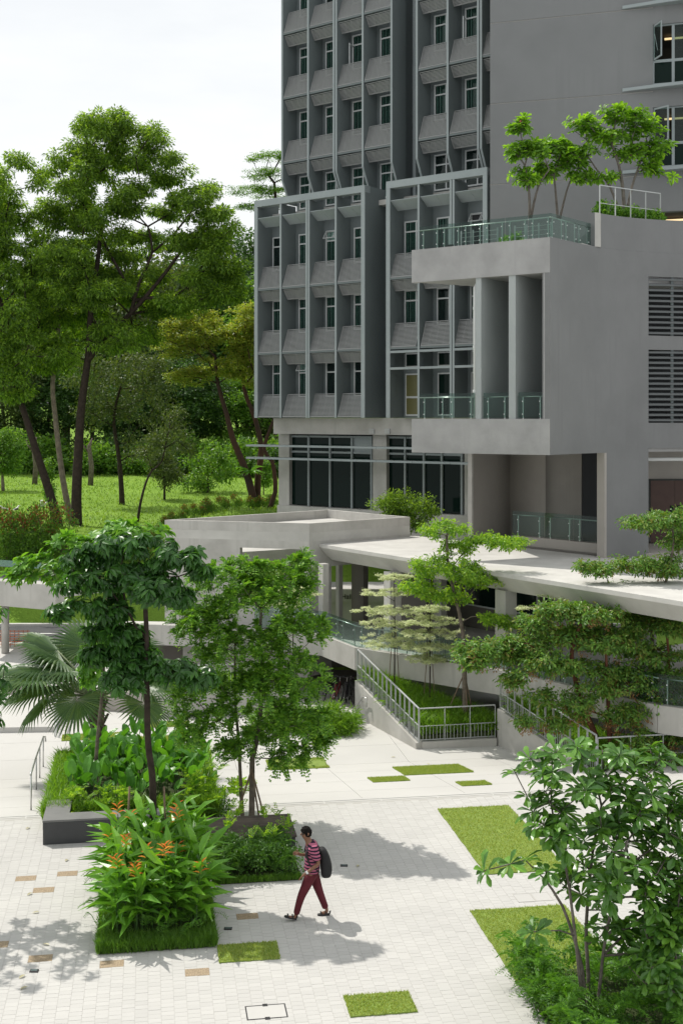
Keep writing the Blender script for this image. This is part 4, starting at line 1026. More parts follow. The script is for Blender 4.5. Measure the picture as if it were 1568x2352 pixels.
def ball(n, c, r, shell=0.45):            # points in an ellipsoid, more near its skin
    d = rdir(n); q = rng.uniform(shell,1,n)**(0.6)
    return np.asarray(c)+d*q[:,None]*np.asarray(r)
def skeleton(trunks, targets, bf=0.35, seg=0.5, jit=0.06, sag=0.0):
    """joins every target to the nearest limb, short way and short path first"""
    pos=[]; par=[]; plen=[]; fixed=[]
    for path,r0,r1 in trunks:
        path=[np.array(p,float) for p in path]; first=True; acc=0.0
        tot=sum(np.linalg.norm(b-a) for a,b in zip(path[:-1],path[1:])); 
        sub=[]
        # smooth curve through the trunk points
        for i in range(len(path)-1):
            p0=path[max(i-1,0)];p1=path[i];p2=path[i+1];p3=path[min(i+2,len(path)-1)]
            m=max(2,int(np.linalg.norm(p2-p1)/seg)+1)
            for k in range(m):
                u=k/m; sub.append(.5*(2*p1+(p2-p0)*u+(2*p0-5*p1+4*p2-p3)*u*u+(3*p1-p0-3*p2+p3)*u**3))
        sub.append(path[-1])
        for j,q in enumerate(sub):
            if j==0:
                if pos and len(path)>0 and getattr(skeleton,'join',False): pass
                par.append(-1)
            else: par.append(len(pos)-1); acc+=np.linalg.norm(q-pos[-1])
            pos.append(q); plen.append(acc); fixed.append(r0+(r1-r0)*min(1,acc/max(tot,1e-6)))
    nt=len(pos)
    start=len(pos)
    targets=[np.array(t,float) for t in targets]
    base=np.array(pos); dist=[np.min(np.linalg.norm(base-t,axis=1)) for t in targets]
    tips=[]
    A=np.zeros((len(pos)+len(targets)*8,3)); A[:len(pos)]=base; PL=np.zeros(len(A)); PL[:len(pos)]=plen
    for ti in np.argsort(dist):
        t=targets[ti]; n=len(pos)
        dv=t-A[:n]; dd=np.linalg.norm(dv,axis=1)
        cost=dd+bf*PL[:n]+np.maximum(0,A[:n,2]-t[2])*0.6      # limbs rather rise than fall
        k=int(np.argmin(cost)); a=A[k]; L=dd[k]; m=int(min(6,max(1,L/seg)))
        pdir = a-A[par[k]] if par[k]>=0 else np.array([0,0,1.]); pdir=pdir/max(np.linalg.norm(pdir),1e-6)
        prev=k
        for j in range(1,m+1):
            u=j/m; q=a+(t-a)*u+pdir*L*0.22*math.sin(math.pi*u)*(1-u)+np.array([0,0,-sag*L*math.sin(math.pi*u)])
            if j<m: q=q+rng.normal(0,jit*L/m,3)
            pos.append(q); par.append(prev); plen.append(PL[prev]+np.linalg.norm(q-A[prev])); fixed.append(None)
            A[len(pos)-1]=q; PL[len(pos)-1]=plen[-1]; prev=len(pos)-1
        tips.append(prev)
    return pos,par,fixed,tips,nt
def limbs(name, skel, material, parent, tip_r=0.008, expo=2.3, sides=6, minr=0.0):
    pos,par,fixed,tips,nt=skel; n=len(pos); ch=[[] for _ in range(n)]
    for i,p in enumerate(par):
        if p>=0: ch[p].append(i)
    acc=np.zeros(n)
    order=range(n-1,-1,-1)
    for i in order:
        if not ch[i]: acc[i]=max(acc[i],tip_r**expo)
        if par[i]>=0: acc[par[i]]+=acc[i]
    r=acc**(1/expo)
    for i in range(n):
        if fixed[i] is not None: r[i]=fixed[i]
    for i in range(n):
        p=par[i]
        if p>=0 and fixed[i] is None: r[i]=min(r[i],r[p]*.92)
    mb=MB(); done=set()
    for i in range(n):
        if par[i]<0 or i not in done:
            path=[i]; 
            if par[i]>=0: path=[par[i],i]
            done.add(i); c=i
            while ch[c]:
                rest=[x for x in ch[c] if x not in done]
                if not rest: break
                c=max(rest,key=lambda x:(fixed[x] is not None,r[x])); done.add(c); path.append(c)
            rr=[float(r[k]) for k in path]
            if par[i]>=0 and len(rr)>1: rr[0]=min(rr[0],rr[1]*1.15)
            if max(rr)<minr: continue
            s_=sides if max(rr)>.05 else max(4,sides-2)
            mb.tube([pos[k] for k in path],rr,s_)
    return mb.build(name, material, parent, smooth=True)
def tipdirs(skel):
    pos,par,_,tips,_=skel
    P_=np.array([pos[t] for t in tips]); D=np.array([pos[t]-pos[par[t]] for t in tips]); return P_,nrmz(D)

# --- the ways leaves sit on a twig
def f_whorl(fo, P_, D, n, L, W, spread=1.0, droop=0.3, lift=0.0):
    for p,d in zip(P_,D):
        k=rng.integers(int(n*.7),int(n*1.3)+1); d=nrmz(d*.6+np.array([0,0,.5]))
        x=nrmz(np.cross(d,[.3,.8,.2])); y=np.cross(d,x)
        a=np.arange(k)*2.399+rng.uniform(0,6); el=rng.uniform(.15,1.0,k)
        dv=(np.cos(a)[:,None]*x+np.sin(a)[:,None]*y)*spread+d*(el[:,None]*.9-droop)+np.array([0,0,lift])
        dv[:,2]-=droop*rng.uniform(.3,1,k)*.6
        fo.add(p+d*rng.uniform(-.06,.02,k)[:,None], dv, np.broadcast_to(d,(k,3))+rng.normal(0,.25,(k,3))+np.array([0,0,.3]), L*rng.uniform(.65,1.15,k), W*rng.uniform(.8,1.15,k))
def f_cloud(fo, P_, D, n, r, L, W, up=.8, flat=1.0, droop=.2):
    for p,d in zip(P_,D):
        k=max(1,int(n*rng.uniform(.6,1.4))); q=rdir(k)*(rng.uniform(0,1,k)**.45)[:,None]*r; q[:,2]*=flat
        dv=q/r+rdir(k)*.7; dv[:,2]-=droop
        fo.add(p+q, dv, rdir(k)*.8+np.array([0,0,up]), L*rng.uniform(.6,1.25,k), W*rng.uniform(.7,1.2,k))
def f_pinnate(fo, P_, D, nr, rl, pairs, L, W, droop=.35, up=.4):
    for p,d in zip(P_,D):
        k=max(1,int(nr*rng.uniform(.7,1.3)))
        rd=nrmz(rdir(k)+d*.7+np.array([0,0,up])); ln=rl*rng.uniform(.6,1.2,k)
        side=nrmz(np.cross(rd,np.array([0,0,1.])+rng.normal(0,.2,(k,3)))); nm=np.cross(side,rd)
        nm[nm[:,2]<0]*=-1
        for j in range(pairs):
            u=(j+.6)/pairs; c=p+rd*(ln*u)[:,None]; c[:,2]-=droop*ln*u*u
            for s_ in (-1,1):
                fo.add(c, side*s_+rd*.45-np.array([0,0,.15]), nm+rng.normal(0,.22,(k,3)), L*rng.uniform(.75,1.2,k), W*rng.uniform(.8,1.15,k))
def f_layer(fo, P_, D, n, rx, rz, L, W):
    for p,d in zip(P_,D):
        k=max(1,int(n*rng.uniform(.6,1.4))); a=rng.uniform(0,6.28,k); q=np.sqrt(rng.uniform(0,1,k))*rx
        o=np.stack([np.cos(a)*q,np.sin(a)*q,rng.normal(0,rz,k)],-1)
        fo.add(p+o, rdir(k)*np.array([1,1,.35]), rdir(k)*.45+np.array([0,0,1.]), L*rng.uniform(.6,1.3,k), W*rng.uniform(.7,1.2,k))
def spread(n, lobes, Y0, dep=1.0, shell=.4):
    """targets from picture-space lobes (x, y, rx, ry) at distance Y0: the crown is as deep as it is wide"""
    ar=np.array([l[2]*l[3] for l in lobes],float)**.75; ar/=ar.sum(); out=[]
    for l,f in zip(lobes,ar):
        k=max(2,int(round(n*f))); Y=Y0+(l[4] if len(l)>4 else 0.0); c=P(l[0],l[1],Y); sx=l[2]/F*Y; sz=l[3]/F*Y
        out.append(ball(k,(c.x,c.y,c.z),(sx,min(sx,(sx+sz)/2)*dep,sz),shell))
    return np.concatenate(out)

# --- foliage and bark colours
M['l_round']=leafmat('round_leaflets',[(0.059,0.160,0.018),(0.101,0.240,0.027),(0.151,0.320,0.033),(0.235,0.416,0.046)],.30)
M['l_dark']=leafmat('dark_umbrella_leaves',[(0.033,0.092,0.022),(0.046,0.135,0.029),(0.071,0.186,0.035)],.40,rough=.35,spec=.5)
M['l_broad']=leafmat('bright_broad_leaves',[(0.073,0.196,0.027),(0.118,0.280,0.033),(0.191,0.392,0.040)],.32)
M['l_plum']=leafmat('frangipani_leaves',[(0.044,0.119,0.024),(0.066,0.168,0.027),(0.103,0.238,0.033),(0.147,0.308,0.040)],.22,rough=.35,spec=.5)
M['l_plum2']=leafmat('terrace_frangipani_leaves',[(0.088,0.192,0.023),(0.139,0.288,0.028),(0.214,0.396,0.034)],.45)
M['l_tab']=leafmat('whorled_leaves',[(0.061,0.145,0.028),(0.099,0.217,0.034),(0.152,0.304,0.041),(0.183,0.189,0.041)],.26)
M['l_lime']=leafmat('lime_leaves',[(0.092,0.200,0.024),(0.144,0.288,0.030),(0.223,0.388,0.036),(0.315,0.450,0.048)],.45)
M['l_var']=leafmat('cream_variegated_leaves',[(0.60,0.67,0.36),(0.70,0.75,0.48),(0.80,0.81,0.58),(0.38,0.50,0.20)],.5,(1.0,1.0,.85))
M['l_big']=leafmat('tall_tree_leaves',[(0.04,0.085,0.014),(0.075,0.15,0.02),(0.12,0.22,0.028),(0.17,0.29,0.036),(0.23,0.36,0.048)],.45,(2.3,2.1,.7))
M['l_forest']=leafmat('forest_leaves',[(0.030,0.070,0.018),(0.046,0.109,0.023),(0.073,0.155,0.030)],.3)
M['l_forest2']=leafmat('forest_light_leaves',[(0.057,0.135,0.019),(0.099,0.216,0.026),(0.156,0.284,0.032)],.38)
M['l_olive']=leafmat('olive_leaves',[(0.044,0.078,0.021),(0.069,0.108,0.025),(0.107,0.144,0.034)],.3)
M['l_yellow']=leafmat('yellow_green_leaves',[(0.20,0.30,0.045),(0.30,0.37,0.06),(0.40,0.38,0.075),(0.14,0.26,0.04)],.4,(1.5,1.5,.6))
M['l_red']=leafmat('red_tip_leaves',[(0.30,0.09,0.03),(0.36,0.14,0.05),(0.24,0.12,0.04)],.35,(1.4,1.1,.7))
M['l_heli']=leafmat('heliconia_leaves',[(0.071,0.189,0.019),(0.106,0.270,0.026),(0.170,0.365,0.036)],.30,rough=.35)
M['l_cala']=leafmat('broad_paddle_leaves',[(0.050,0.162,0.019),(0.078,0.230,0.026),(0.113,0.297,0.032)],.3,rough=.35)
M['l_fern']=leafmat('fern_fronds',[(0.068,0.182,0.025),(0.102,0.247,0.027),(0.150,0.325,0.037)],.3)
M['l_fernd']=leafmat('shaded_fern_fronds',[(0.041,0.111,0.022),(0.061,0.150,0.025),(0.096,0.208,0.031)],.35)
M['flower']=leafmat('orange_bracts',[(0.75,0.20,0.02),(0.85,0.34,0.04),(0.7,0.14,0.02)],.25,(1.2,1,.8))
M['pink']=leafmat('pink_petals',[(0.65,0.18,0.22),(0.7,0.3,0.3)],.25,(1,1,1))
M['pod']=leafmat('brown_seed_pods',[(0.20,0.08,0.03),(0.28,0.14,0.05),(0.30,0.22,0.06)],.2,(1,1,1))
M['b_grey']=barkmat('grey_bark',(0.17,0.145,0.115),(0.09,0.075,0.06))
M['b_dark']=barkmat('dark_bark',(0.055,0.042,0.033),(0.03,0.024,0.02))
M['b_pale']=barkmat('pale_bark',(0.26,0.22,0.17),(0.12,0.10,0.08),3)
M['b_red']=barkmat('reddish_bark',(0.17,0.075,0.045),(0.09,0.045,0.03))
M['b_rust']=barkmat('rusty_bark',(0.045,0.037,0.031),(0.10,0.05,0.033),.45)
M['b_plum']=barkmat('frangipani_bark',(0.17,0.15,0.13),(0.10,0.088,0.075))
M['stake']=barkmat('timber_stake',(0.20,0.15,0.10),(0.13,0.10,0.07))

# ================================================================== TREES
def tree(name, label, base, group=None, cat='tree'): return thing(name, label, cat, tuple(base), group)
def path(pts, Y): return [tuple(P(x,y,Y+(d[0] if d else 0))) for x,y,*d in pts]
def stake(par, a, b, r=.025): MB().tube([a,b],r,6).build('stake', M['stake'], par, smooth=True)

# --- the tall tree group at the lawn edge (three stems)
Yb=70.0
t=tree('tall_tree','huge bright green tree with forked trunks standing at the lawn edge',P(170,1212,Yb))
tr=[(path([(178,1218),(176,1150),(180,1050),(188,930),(204,810),(210,700),(225,600),(235,500)],Yb),.32,.10),(path([(201,830),(240,780),(300,720),(345,670),(400,600),(440,540)],Yb),.18,.07),(path([(300,722),(320,650),(350,580),(340,520)],Yb),.12,.05)]
lob=[(215,320,75,58,-1),(320,325,80,58),(380,385,60,52,1),(160,395,80,58,-1.5),(265,395,75,50,1.5),(455,470,70,55),(500,520,45,60,-1),(255,500,70,48,-1.5),(175,490,70,50,1),(385,480,45,36,2),(340,560,45,30,2),(470,620,65,45,-1),(240,600,70,42,1.5),(380,700,70,34,2),(150,590,70,50,-2),(520,600,30,50,1),(300,680,50,28,2.5),(200,720,60,30,2.5),(300,450,60,38,-1.5),(400,560,36,26,-1),(320,640,60,32,1),(240,670,70,36,-1.8),(160,660,80,46,-1),(420,690,60,32,-1),(120,820,60,30,1),(270,770,70,32,-1.2),(340,760,50,26,1.5),(250,285,50,30),(540,640,34,40),(510,680,40,30,-1),(470,560,60,40,1)]
tg=spread(400,lob,Yb,1.0,.3)
sk=skeleton(tr,tg,.25,1.0,.10)
limbs('trunk',sk,M['b_dark'],t,.022,2.35,8)
fo=Foliage('diamond'); Pt,D=tipdirs(sk)
f_cloud(fo,Pt,D,230,.62,.25,.095,1.3,.62,.45)
fo.build('crown',M['l_big'],t)
t=tree('tall_tree','tall leaning dark tree beside the forked giant at the lawn edge',P(140,1214,Yb))
tr=[(path([(137,1218),(120,1150),(88,1050),(60,960),(35,880),(15,800),(5,700)],Yb),.28,.10)]
lob=[(40,430,80,95),(60,560,100,80,1),(-60,520,110,150),(20,700,100,90,-1),(120,650,80,70,1),(80,800,90,45,-1),(-60,800,90,90),(30,880,60,36,-1),(140,760,90,45,2)]
sk=skeleton(tr,spread(230,lob,Yb,1.0,.55),.25,1.0,.10)
limbs('trunk',sk,M['b_dark'],t,.022,2.35,8); fo=Foliage('diamond'); Pt,D=tipdirs(sk); f_cloud(fo,Pt,D,220,.64,.25,.095,1.3,.62,.45); fo.build('crown',M['l_big'],t)
t=tree('tall_tree','tall slim pale barked tree between two dark trunks at the lawn edge',P(160,1205,Yb+1.5))
tr=[(path([(168,1212),(150,1130),(138,1050),(128,960),(122,880),(135,760),(150,640)],Yb+1.5),.20,.08)]
sk=skeleton(tr,spread(70,[(150,560,90,80),(210,660,80,60),(110,700,70,60),(160,470,70,60)],Yb+1.5,1.0,.4),.25,1.0,.10)
limbs('trunk',sk,M['b_pale'],t,.02,2.35,8); fo=Foliage('diamond'); Pt,D=tipdirs(sk); f_cloud(fo,Pt,D,200,.66,.25,.095,1.3,.62,.45); fo.build('crown',M['l_big'],t)

# --- yellow-green umbrella tree with rusty limbs by the tower
Yc=74.0; zb=zland(P(590,1172,Yc).x,Yc)
t=tree('umbrella_tree','yellow-green umbrella tree with rusty red limbs beside the tower',(P(590,1172,Yc).x,Yc,zb))
tr=[(path([(588,1182),(578,1130),(560,1070),(535,1010),(520,950),(500,880),(495,820)],Yc),.27,.09),
    (path([(590,1182),(592,1100),(600,1030),(585,960),(560,890),(560,800)],Yc+.6),.24,.08),
    (path([(612,1182),(632,1130),(625,1060),(606,1030),(640,930),(650,850)],Yc-.3),.16,.07)]
lob=[(480,755,110,42),(590,730,90,38),(410,790,65,32),(600,805,70,40),(520,845,90,30),(660,770,80,44),(440,865,55,24),(545,780,100,30),(600,880,50,24)]
sk=skeleton(tr,spread(420,lob,Yc,1.0,.25),.3,.9,.12)
limbs('trunk',sk,M['b_rust'],t,.018,2.3,7); fo=Foliage('diamond'); Pt,D=tipdirs(sk); f_layer(fo,Pt,D,85,.48,.10,.20,.10); fo.build('crown',M['l_yellow'],t)
fo=Foliage('strap'); c=P(575,1085,Yc-.4); f_whorl(fo,[np.array(c)],np.array([[0,0,1.]]),26,1.0,.16,1.0,.2); o=fo.build('bird_nest_fern',M['l_fern'],t); del o['kind']

# --- darker trees standing on the lawn
def lawn_tree(name,label,px,py,Y,trunkpx,lobes,n,mat,bark,r0,leaf=(.2,.09),cn=200,cr=.9,group=None):
    b=P(px,py,Y); t=tree(name,label,(b.x,b.y,zland(b.x,b.y)),group); shell_=.1 if n>150 else .3
    tp=path(trunkpx,Y); tp[0]=(tp[0][0],tp[0][1],zland(b.x,b.y)-.15)
    sk=skeleton([(tp,r0,r0*.35)],spread(n,lobes,Y,1.0,shell_),.3,.8,.1)
    limbs('trunk',sk,bark,t,.016,2.3,6); fo=Foliage('diamond'); Pt,D=tipdirs(sk); f_cloud(fo,Pt,D,cn,cr,leaf[0],leaf[1],.6,.8,.4); fo.build('crown',mat,t); return t
lawn_tree('lawn_tree','dark olive tree with a dense rounded crown on the lawn',280,1172,84,[(281,1172),(278,1100),(272,1040),(262,960),(280,880)],[(290,880,95,80),(230,930,60,60),(350,930,70,70),(200,860,50,50),(390,1000,45,50),(320,1030,50,36),(330,840,60,40)],120,M['l_olive'],M['b_dark'],.20,(.22,.10),95,.75)
lawn_tree('lawn_tree','thin crooked dark tree bending over the lawn near the hedge',316,1195,72,[(316,1195),(322,1160),(335,1110),(350,1080),(372,1060),(385,1000)],[(375,1010,46,30),(405,965,36,30),(345,1045,30,16),(425,1025,24,18)],30,M['l_olive'],M['b_dark'],.09,(.20,.09),60,.5)
lawn_tree('lawn_bush','round leafy bush with short stem on the open lawn',478,1140,92,[(478,1140),(478,1120),(478,1095)],[(470,1095,48,36),(450,1075,36,30),(505,1080,32,40),(480,1045,26,24),(430,1105,24,18),(515,1055,16,20)],64,M['l_forest2'],M['b_dark'],.12,(.24,.13),48,.55)
lawn_tree('lawn_tree','small slender tree in front of the round lawn bush',378,1155,88,[(378,1155),(378,1120),(377,1080)],[(378,1080,30,30),(370,1050,22,22),(395,1100,28,18)],40,M['l_olive'],M['b_dark'],.10,(.18,.09),110,.6)
lawn_tree('sapling','young slim sapling with pale leaves beside the leaning trunk',118,1175,74,[(118,1175),(116,1130),(114,1070)],[(113,1080,14,28),(118,1130,12,20)],30,M['l_forest2'],M['b_grey'],.04,(.18,.10),40,.3)
lawn_tree('sapling','young sapling on the lawn between bush and rusty tree',605,1145,90,[(605,1145),(606,1110),(606,1075)],[(606,1085,18,32)],26,M['l_forest2'],M['b_grey'],.05,(.18,.10),60,.4)
lawn_tree('lawn_tree','pale stemmed small tree at the left edge of the lawn',8,1130,92,[(8,1130),(6,1090),(2,1060)],[(5,1050,45,35),(25,1020,30,30)],60,M['l_forest2'],M['b_pale'],.16,(.2,.1),130,.7)
for px,py,lab in ((80,1110,'bare grey dead trunk standing far left on the lawn'),(208,1106,'broken dark trunk standing before the forest edge')):
    b=P(px,py,100); b.z=zland(b.x,b.y); t=tree('dead_trunk',lab,b); MB().tube([b-Vector((0,0,.2)),b+Vector((.1,0,1.6)),b+Vector((-.1,0,3.2)),b+Vector((.15,.1,3.9))],[.24,.2,.17,.05],8).build('trunk',M['b_grey'],t,smooth=True)
    MB().tube([b+Vector((-.05,0,2.6)),b+Vector((-.6,0,3.3)),b+Vector((-.7,0,3.8))],[.09,.07,.03],6).build('branch',M['b_grey'],t,smooth=True)

# --- forest edge: a few built trees, then copies turned and scaled
def forest_proto(name,label,h,rx,mat,cn,leaf,flat=.8,tiers=False):
    t=tree(name,label,(0,0,0),'trees of the forest edge')
    tr=[([(0,0,-.5),(.2,.1,h*.3),(-.2,.2,h*.6),(0,0,h*.85)],h*.022,.08)]
    if tiers: tg=np.concatenate([ball(14,(rng.uniform(-rx*.5,rx*.5),rng.uniform(-rx*.5,rx*.5),h*z),(rx*.6,rx*.6,h*.02),.1) for z in (.62,.7,.78,.86,.93,.98)])
    else: tg=np.concatenate([ball(90,(0,0,h*.62),(rx,rx,h*.34),.6),ball(30,(rx*.4,0,h*.8),(rx*.6,rx*.6,h*.2),.6)])
    sk=skeleton(tr,tg,.3,1.5,.1); limbs('trunk',sk,M['b_grey'],t,.03,2.3,6); fo=Foliage('diamond'); Pt,D=tipdirs(sk)
    if tiers: f_layer(fo,Pt,D,110,1.5,.14,.30,.16)
    else: f_cloud(fo,Pt,D,cn,1.7,leaf,leaf*.55,.6,.8,.4)
    fo.build('crown',mat,t); return t
FP=[forest_proto('forest_tree','',20,5.0,M['l_forest'],170,.42),forest_proto('forest_tree','',18,5.5,M['l_forest2'],160,.42),forest_proto('forest_tree','',23,4.5,M['l_forest'],170,.40),forest_proto('forest_tree','',15,4.5,M['l_olive'],150,.40)]
spots=[(-40,600,122,0),(60,610,130,2),(150,600,126,1),(250,605,132,0),(330,600,124,3),(420,590,134,1),(505,590,128,2),(570,520,138,0),(640,600,126,1),(10,780,115,3),(110,820,117,0),(215,800,119,1),(300,830,116,0),(385,760,118,2),(455,820,116,0),(545,860,117,1),(620,840,118,3),(690,640,140,2),(-110,640,125,1)]
KIND=['dark evergreen forest tree with a tall dense crown','light green forest tree with a broad loose crown','very tall dark forest tree with a narrow crown','olive green forest tree with a low crown']
used_=set()
PLACE=['beyond the left lawn edge','behind the leaning dark trunk','behind the pale slim trunk','behind the forked giant','behind the olive lawn tree','left of the rusty umbrella tree','behind the yellow umbrella crown','rising over the yellow crown','close behind the tower corner','in front of the far left forest','between leaning trunk and pale trunk','beside the forked trunk','shading the lawn behind the olive tree','behind the crooked thin tree','above the round lawn bush','behind the rusty limbs','beside the tower ground floor','hidden mostly by the tower','outside the lawn to the left']
PROTO_H=[20,18,23,15]
for i,(px,py,Y,k) in enumerate(spots):
    o=FP[k] if k not in used_ else copy_tree(FP[k]); used_.add(k)
    b=P(px,1000,Y); z0=zland(b.x,Y); ztop=P(px,py,Y).z; s_=(ztop-z0)/PROTO_H[k]
    o.location=(b.x,Y,z0); o.rotation_euler.z=rnd.uniform(0,6.28); o.scale=(max(.75,min(1.3,s_)),max(.75,min(1.3,s_)),s_); o['label']=KIND[k]+' '+PLACE[i]
# understorey mounds
def shrub_proto(name,r,h,mat,n,leaf,asp=.5,pts=None,kind='diamond'):
    t=thing(name,'','shrub')
    c=ball(pts or 26,(0,0,h*.45),(r*.8,r*.8,h*.5),.5); c[:,2]=np.abs(c[:,2])+.03
    sk=skeleton([([(0,0,-.05),(0,0,h*.25)],.03,.02)],c,.3,.3,.1); limbs('stems',sk,M['b_grey'],t,.006,2.3,4)
    fo=Foliage(kind); Pt,D=tipdirs(sk); f_cloud(fo,Pt,D,n,r*.33,leaf,leaf*asp,.6,.9,.15); fo.build('leaves',mat,t); return t
UP=[shrub_proto('undergrowth_shrub',3.2,3.2,M['l_forest2'],130,.38,.55),shrub_proto('undergrowth_shrub',3.0,4.2,M['l_forest'],130,.36,.55)]
us_=[(-30,1050,112,0),(30,1040,113,1),(95,1055,112,0),(160,1045,114,1),(225,1050,111,0),(245,1000,116,1),(300,1055,112,1),(350,1050,110,0),(400,1045,112,0),(440,1050,111,1),(515,1045,111,0),(560,1050,109,0),(600,1055,108,1),(650,1040,110,0)]
UPL=['past the left lawn edge','near the pale stemmed tree','near the dead grey trunk','beyond the sapling','behind the broken dark trunk','farther back among trunks','behind the olive tree','behind the crooked thin tree','beside the slender tree','left of the round bush','right of the round bush','behind the rusty tree','behind the second sapling','by the tower wall']
for i,(px,py,Y,k) in enumerate(us_):
    o=UP[k] if i<1 or (k==1 and i==1) else copy_tree(UP[k]); b=P(px,py,Y); o.location=(b.x,Y,zland(b.x,Y)-.2); o.rotation_euler.z=rnd.uniform(0,6.28); s_=rnd.uniform(.75,1.15); o.scale=(s_*1.15,s_,s_)
    o['label']=('light green rambling undergrowth mound' if k==0 else 'dark green undergrowth mound')+' below the forest, '+UPL[i]; o['category']='shrub'; o['group']='undergrowth along the forest edge'
# far flat-topped trees
def dome(k,c,r):
    a=rng.uniform(0,6.28,k); q=np.sqrt(rng.uniform(.02,1,k)); return np.stack([c.x+np.cos(a)*q*r,c.y+np.sin(a)*q*r*.8,c.z-.16*r*q*q+rng.normal(0,.05*r,k)],-1)
ft=forest_proto('flat_top_tree','tall flat-topped tree with feathery layers rising behind the tower corner',1,1,M['l_forest'],10,.3) if False else None
t=tree('flat_top_tree','tall flat-topped tree with feathery layers rising behind the tower corner',(P(640,900,112).x,112,zland(P(640,900,112).x,112)))
tr=[([tuple(Vector(t.location)-Vector((0,0,.3))),tuple(P(650,760,112)),tuple(P(640,560,112)),tuple(P(630,420,112))],.5,.12)]
tg=np.concatenate([dome(k,P(x,y,112),rx/F*112) for x,y,rx,k in ((630,354,60,46),(650,394,85,56),(610,434,82,60),(596,472,55,34),(700,350,60,20))])
sk=skeleton(tr,tg,.2,1.2,.06); limbs('trunk',sk,M['b_dark'],t,.02,2.3,6); fo=Foliage('diamond'); Pt,D=tipdirs(sk); f_layer(fo,Pt,D,80,.62,.09,.18,.09); fo.build('crown',M['l_forest2'],t)
t=tree('flat_top_tree','distant flat-topped tree glimpsed through the tall tree crown',(P(340,900,135).x,135,zland(P(340,900,135).x,135)))
tr=[([tuple(Vector(t.location)-Vector((0,0,.3))),tuple(P(345,760,135)),tuple(P(340,590,135))],.5,.12)]
tg=np.concatenate([ball(k,tuple(P(x,y,135)),(rx/F*135,rx/F*135*.8,.25),.1) for x,y,rx,k in ((250,560,50,20),(330,545,60,22),(390,570,50,20),(300,590,70,20),(180,555,50,18))])
sk=skeleton(tr,tg,.2,1.2,.06); limbs('trunk',sk,M['b_dark'],t,.02,2.3,6); fo=Foliage('diamond'); Pt,D=tipdirs(sk); f_layer(fo,Pt,D,110,1.5,.15,.3,.15); fo.build('crown',M['l_forest'],t)

# --- hedge of red-tipped shrubs along the lawn edge
def red_shrub(h,r):
    t=thing('red_tip_shrub','','shrub')
    c=ball(34,(0,0,h*.5),(r,r,h*.5),.45); c[:,2]=np.maximum(c[:,2],.05)
    sk=skeleton([([(0,0,-.05),(0,0,h*.5)],.02,.012)],c,.3,.2,.08); limbs('stems',sk,M['b_grey'],t,.004,2.3,4)
    fo=Foliage('diamond'); Pt,D=tipdirs(sk); f_cloud(fo,Pt,D,30,.16,.085,.04,.5,1.2,-.3); fo.build('leaves',M['l_forest2'],t)
    hi=Pt[Pt[:,2]>h*.72]; fo=Foliage('diamond'); f_cloud(fo,hi,hi*0+[0,0,1],17,.12,.09,.035,.3,1.3,-.7); fo.build('red_tips',M['l_red'],t); return t
RS=[red_shrub(1.0,.32),red_shrub(.75,.3),red_shrub(1.3,.36)]
hs=[]
for k in range(20): hs.append((335+k*15.5+rnd.uniform(-4,4),1186-k*.9,66.5+k*.42,rnd.choice((0,1,1)),rnd.uniform(.8,1.15)))
for k in range(9): hs.append((165+k*19+rnd.uniform(-4,4),1205-k*1.2,65.5+k*.1,rnd.choice((0,1,2)),rnd.uniform(.8,1.1)))
for k in range(8): hs.append((-8+k*21+rnd.uniform(-4,4),1240,65.3+k*.1,2,rnd.uniform(1.7,2.3)))
first=set()
for px,py,Y,k,s_ in hs:
    o=RS[k] if k not in first else copy_tree(RS[k]); first.add(k); b=P(px,py,Y)
    o.location=(b.x,Y,zland(b.x,Y)-.05); o.rotation_euler.z=rnd.uniform(0,6.28); o.scale=(s_,s_,s_*rnd.uniform(.85,1.15))
    o['group']='red-tipped shrubs of the lawn hedge'; o['label']='tall bushy red-tipped shrub on the bank behind the left canopy' if s_>1.25 else 'small red-tipped shrub in the hedge along the lawn'

# --- trees among the white walls
t=tree('small_tree','small dark green tree in front of the ground floor glazing',(P(932,1200,54.5).x,54.5,0)); b=Vector(t.location)
sk=skeleton([([(b.x,b.y,-.9),(b.x+.1,b.y,2),tuple(P(932,1190,54.5))],.08,.05)],spread(60,[(930,1150,60,20),(900,1165,45,25),(965,1165,40,28),(935,1190,55,25)],54.5,1,.3),.3,.4,.1)
limbs('trunk',sk,M['b_dark'],t,.008); fo=Foliage('diamond'); Pt,D=tipdirs(sk); f_cloud(fo,Pt,D,130,.42,.14,.055,.8,.6,.3); fo.build('crown',M['l_big'],t)

def tiered(name,label,base,trunk,tiers,Y,mat,bark,leaf,n=60,lr=.35,lz=.05,r0=.06,kind='layer',wh=8,group=None,seg=.3):
    t=tree(name,label,base,group)
    tg=np.concatenate([ball(k,tuple(P(x,y,Y+dy)),(rx/F*Y,rx/F*Y*.85,rz/F*Y),.15) for x,y,rx,rz,k,dy in tiers])
    sk=skeleton([(trunk,r0,r0*.4)],tg,.22,seg,.08); limbs('trunk',sk,bark,t,.005,2.2,7)
    Pt,D=tipdirs(sk)
    if kind=='layer': fo=Foliage('diamond'); f_layer(fo,Pt,D,n,lr,lz,leaf[0],leaf[1])
    else: fo=Foliage('obovate'); f_whorl(fo,Pt,D,wh,leaf[0],leaf[1],1.0,.35); f_cloud(fo,Pt,D,wh*1.6,leaf[0]*1.4,leaf[0]*.95,leaf[1],.8,.55,.35)
    fo.build('crown',mat,t); return t,Pt
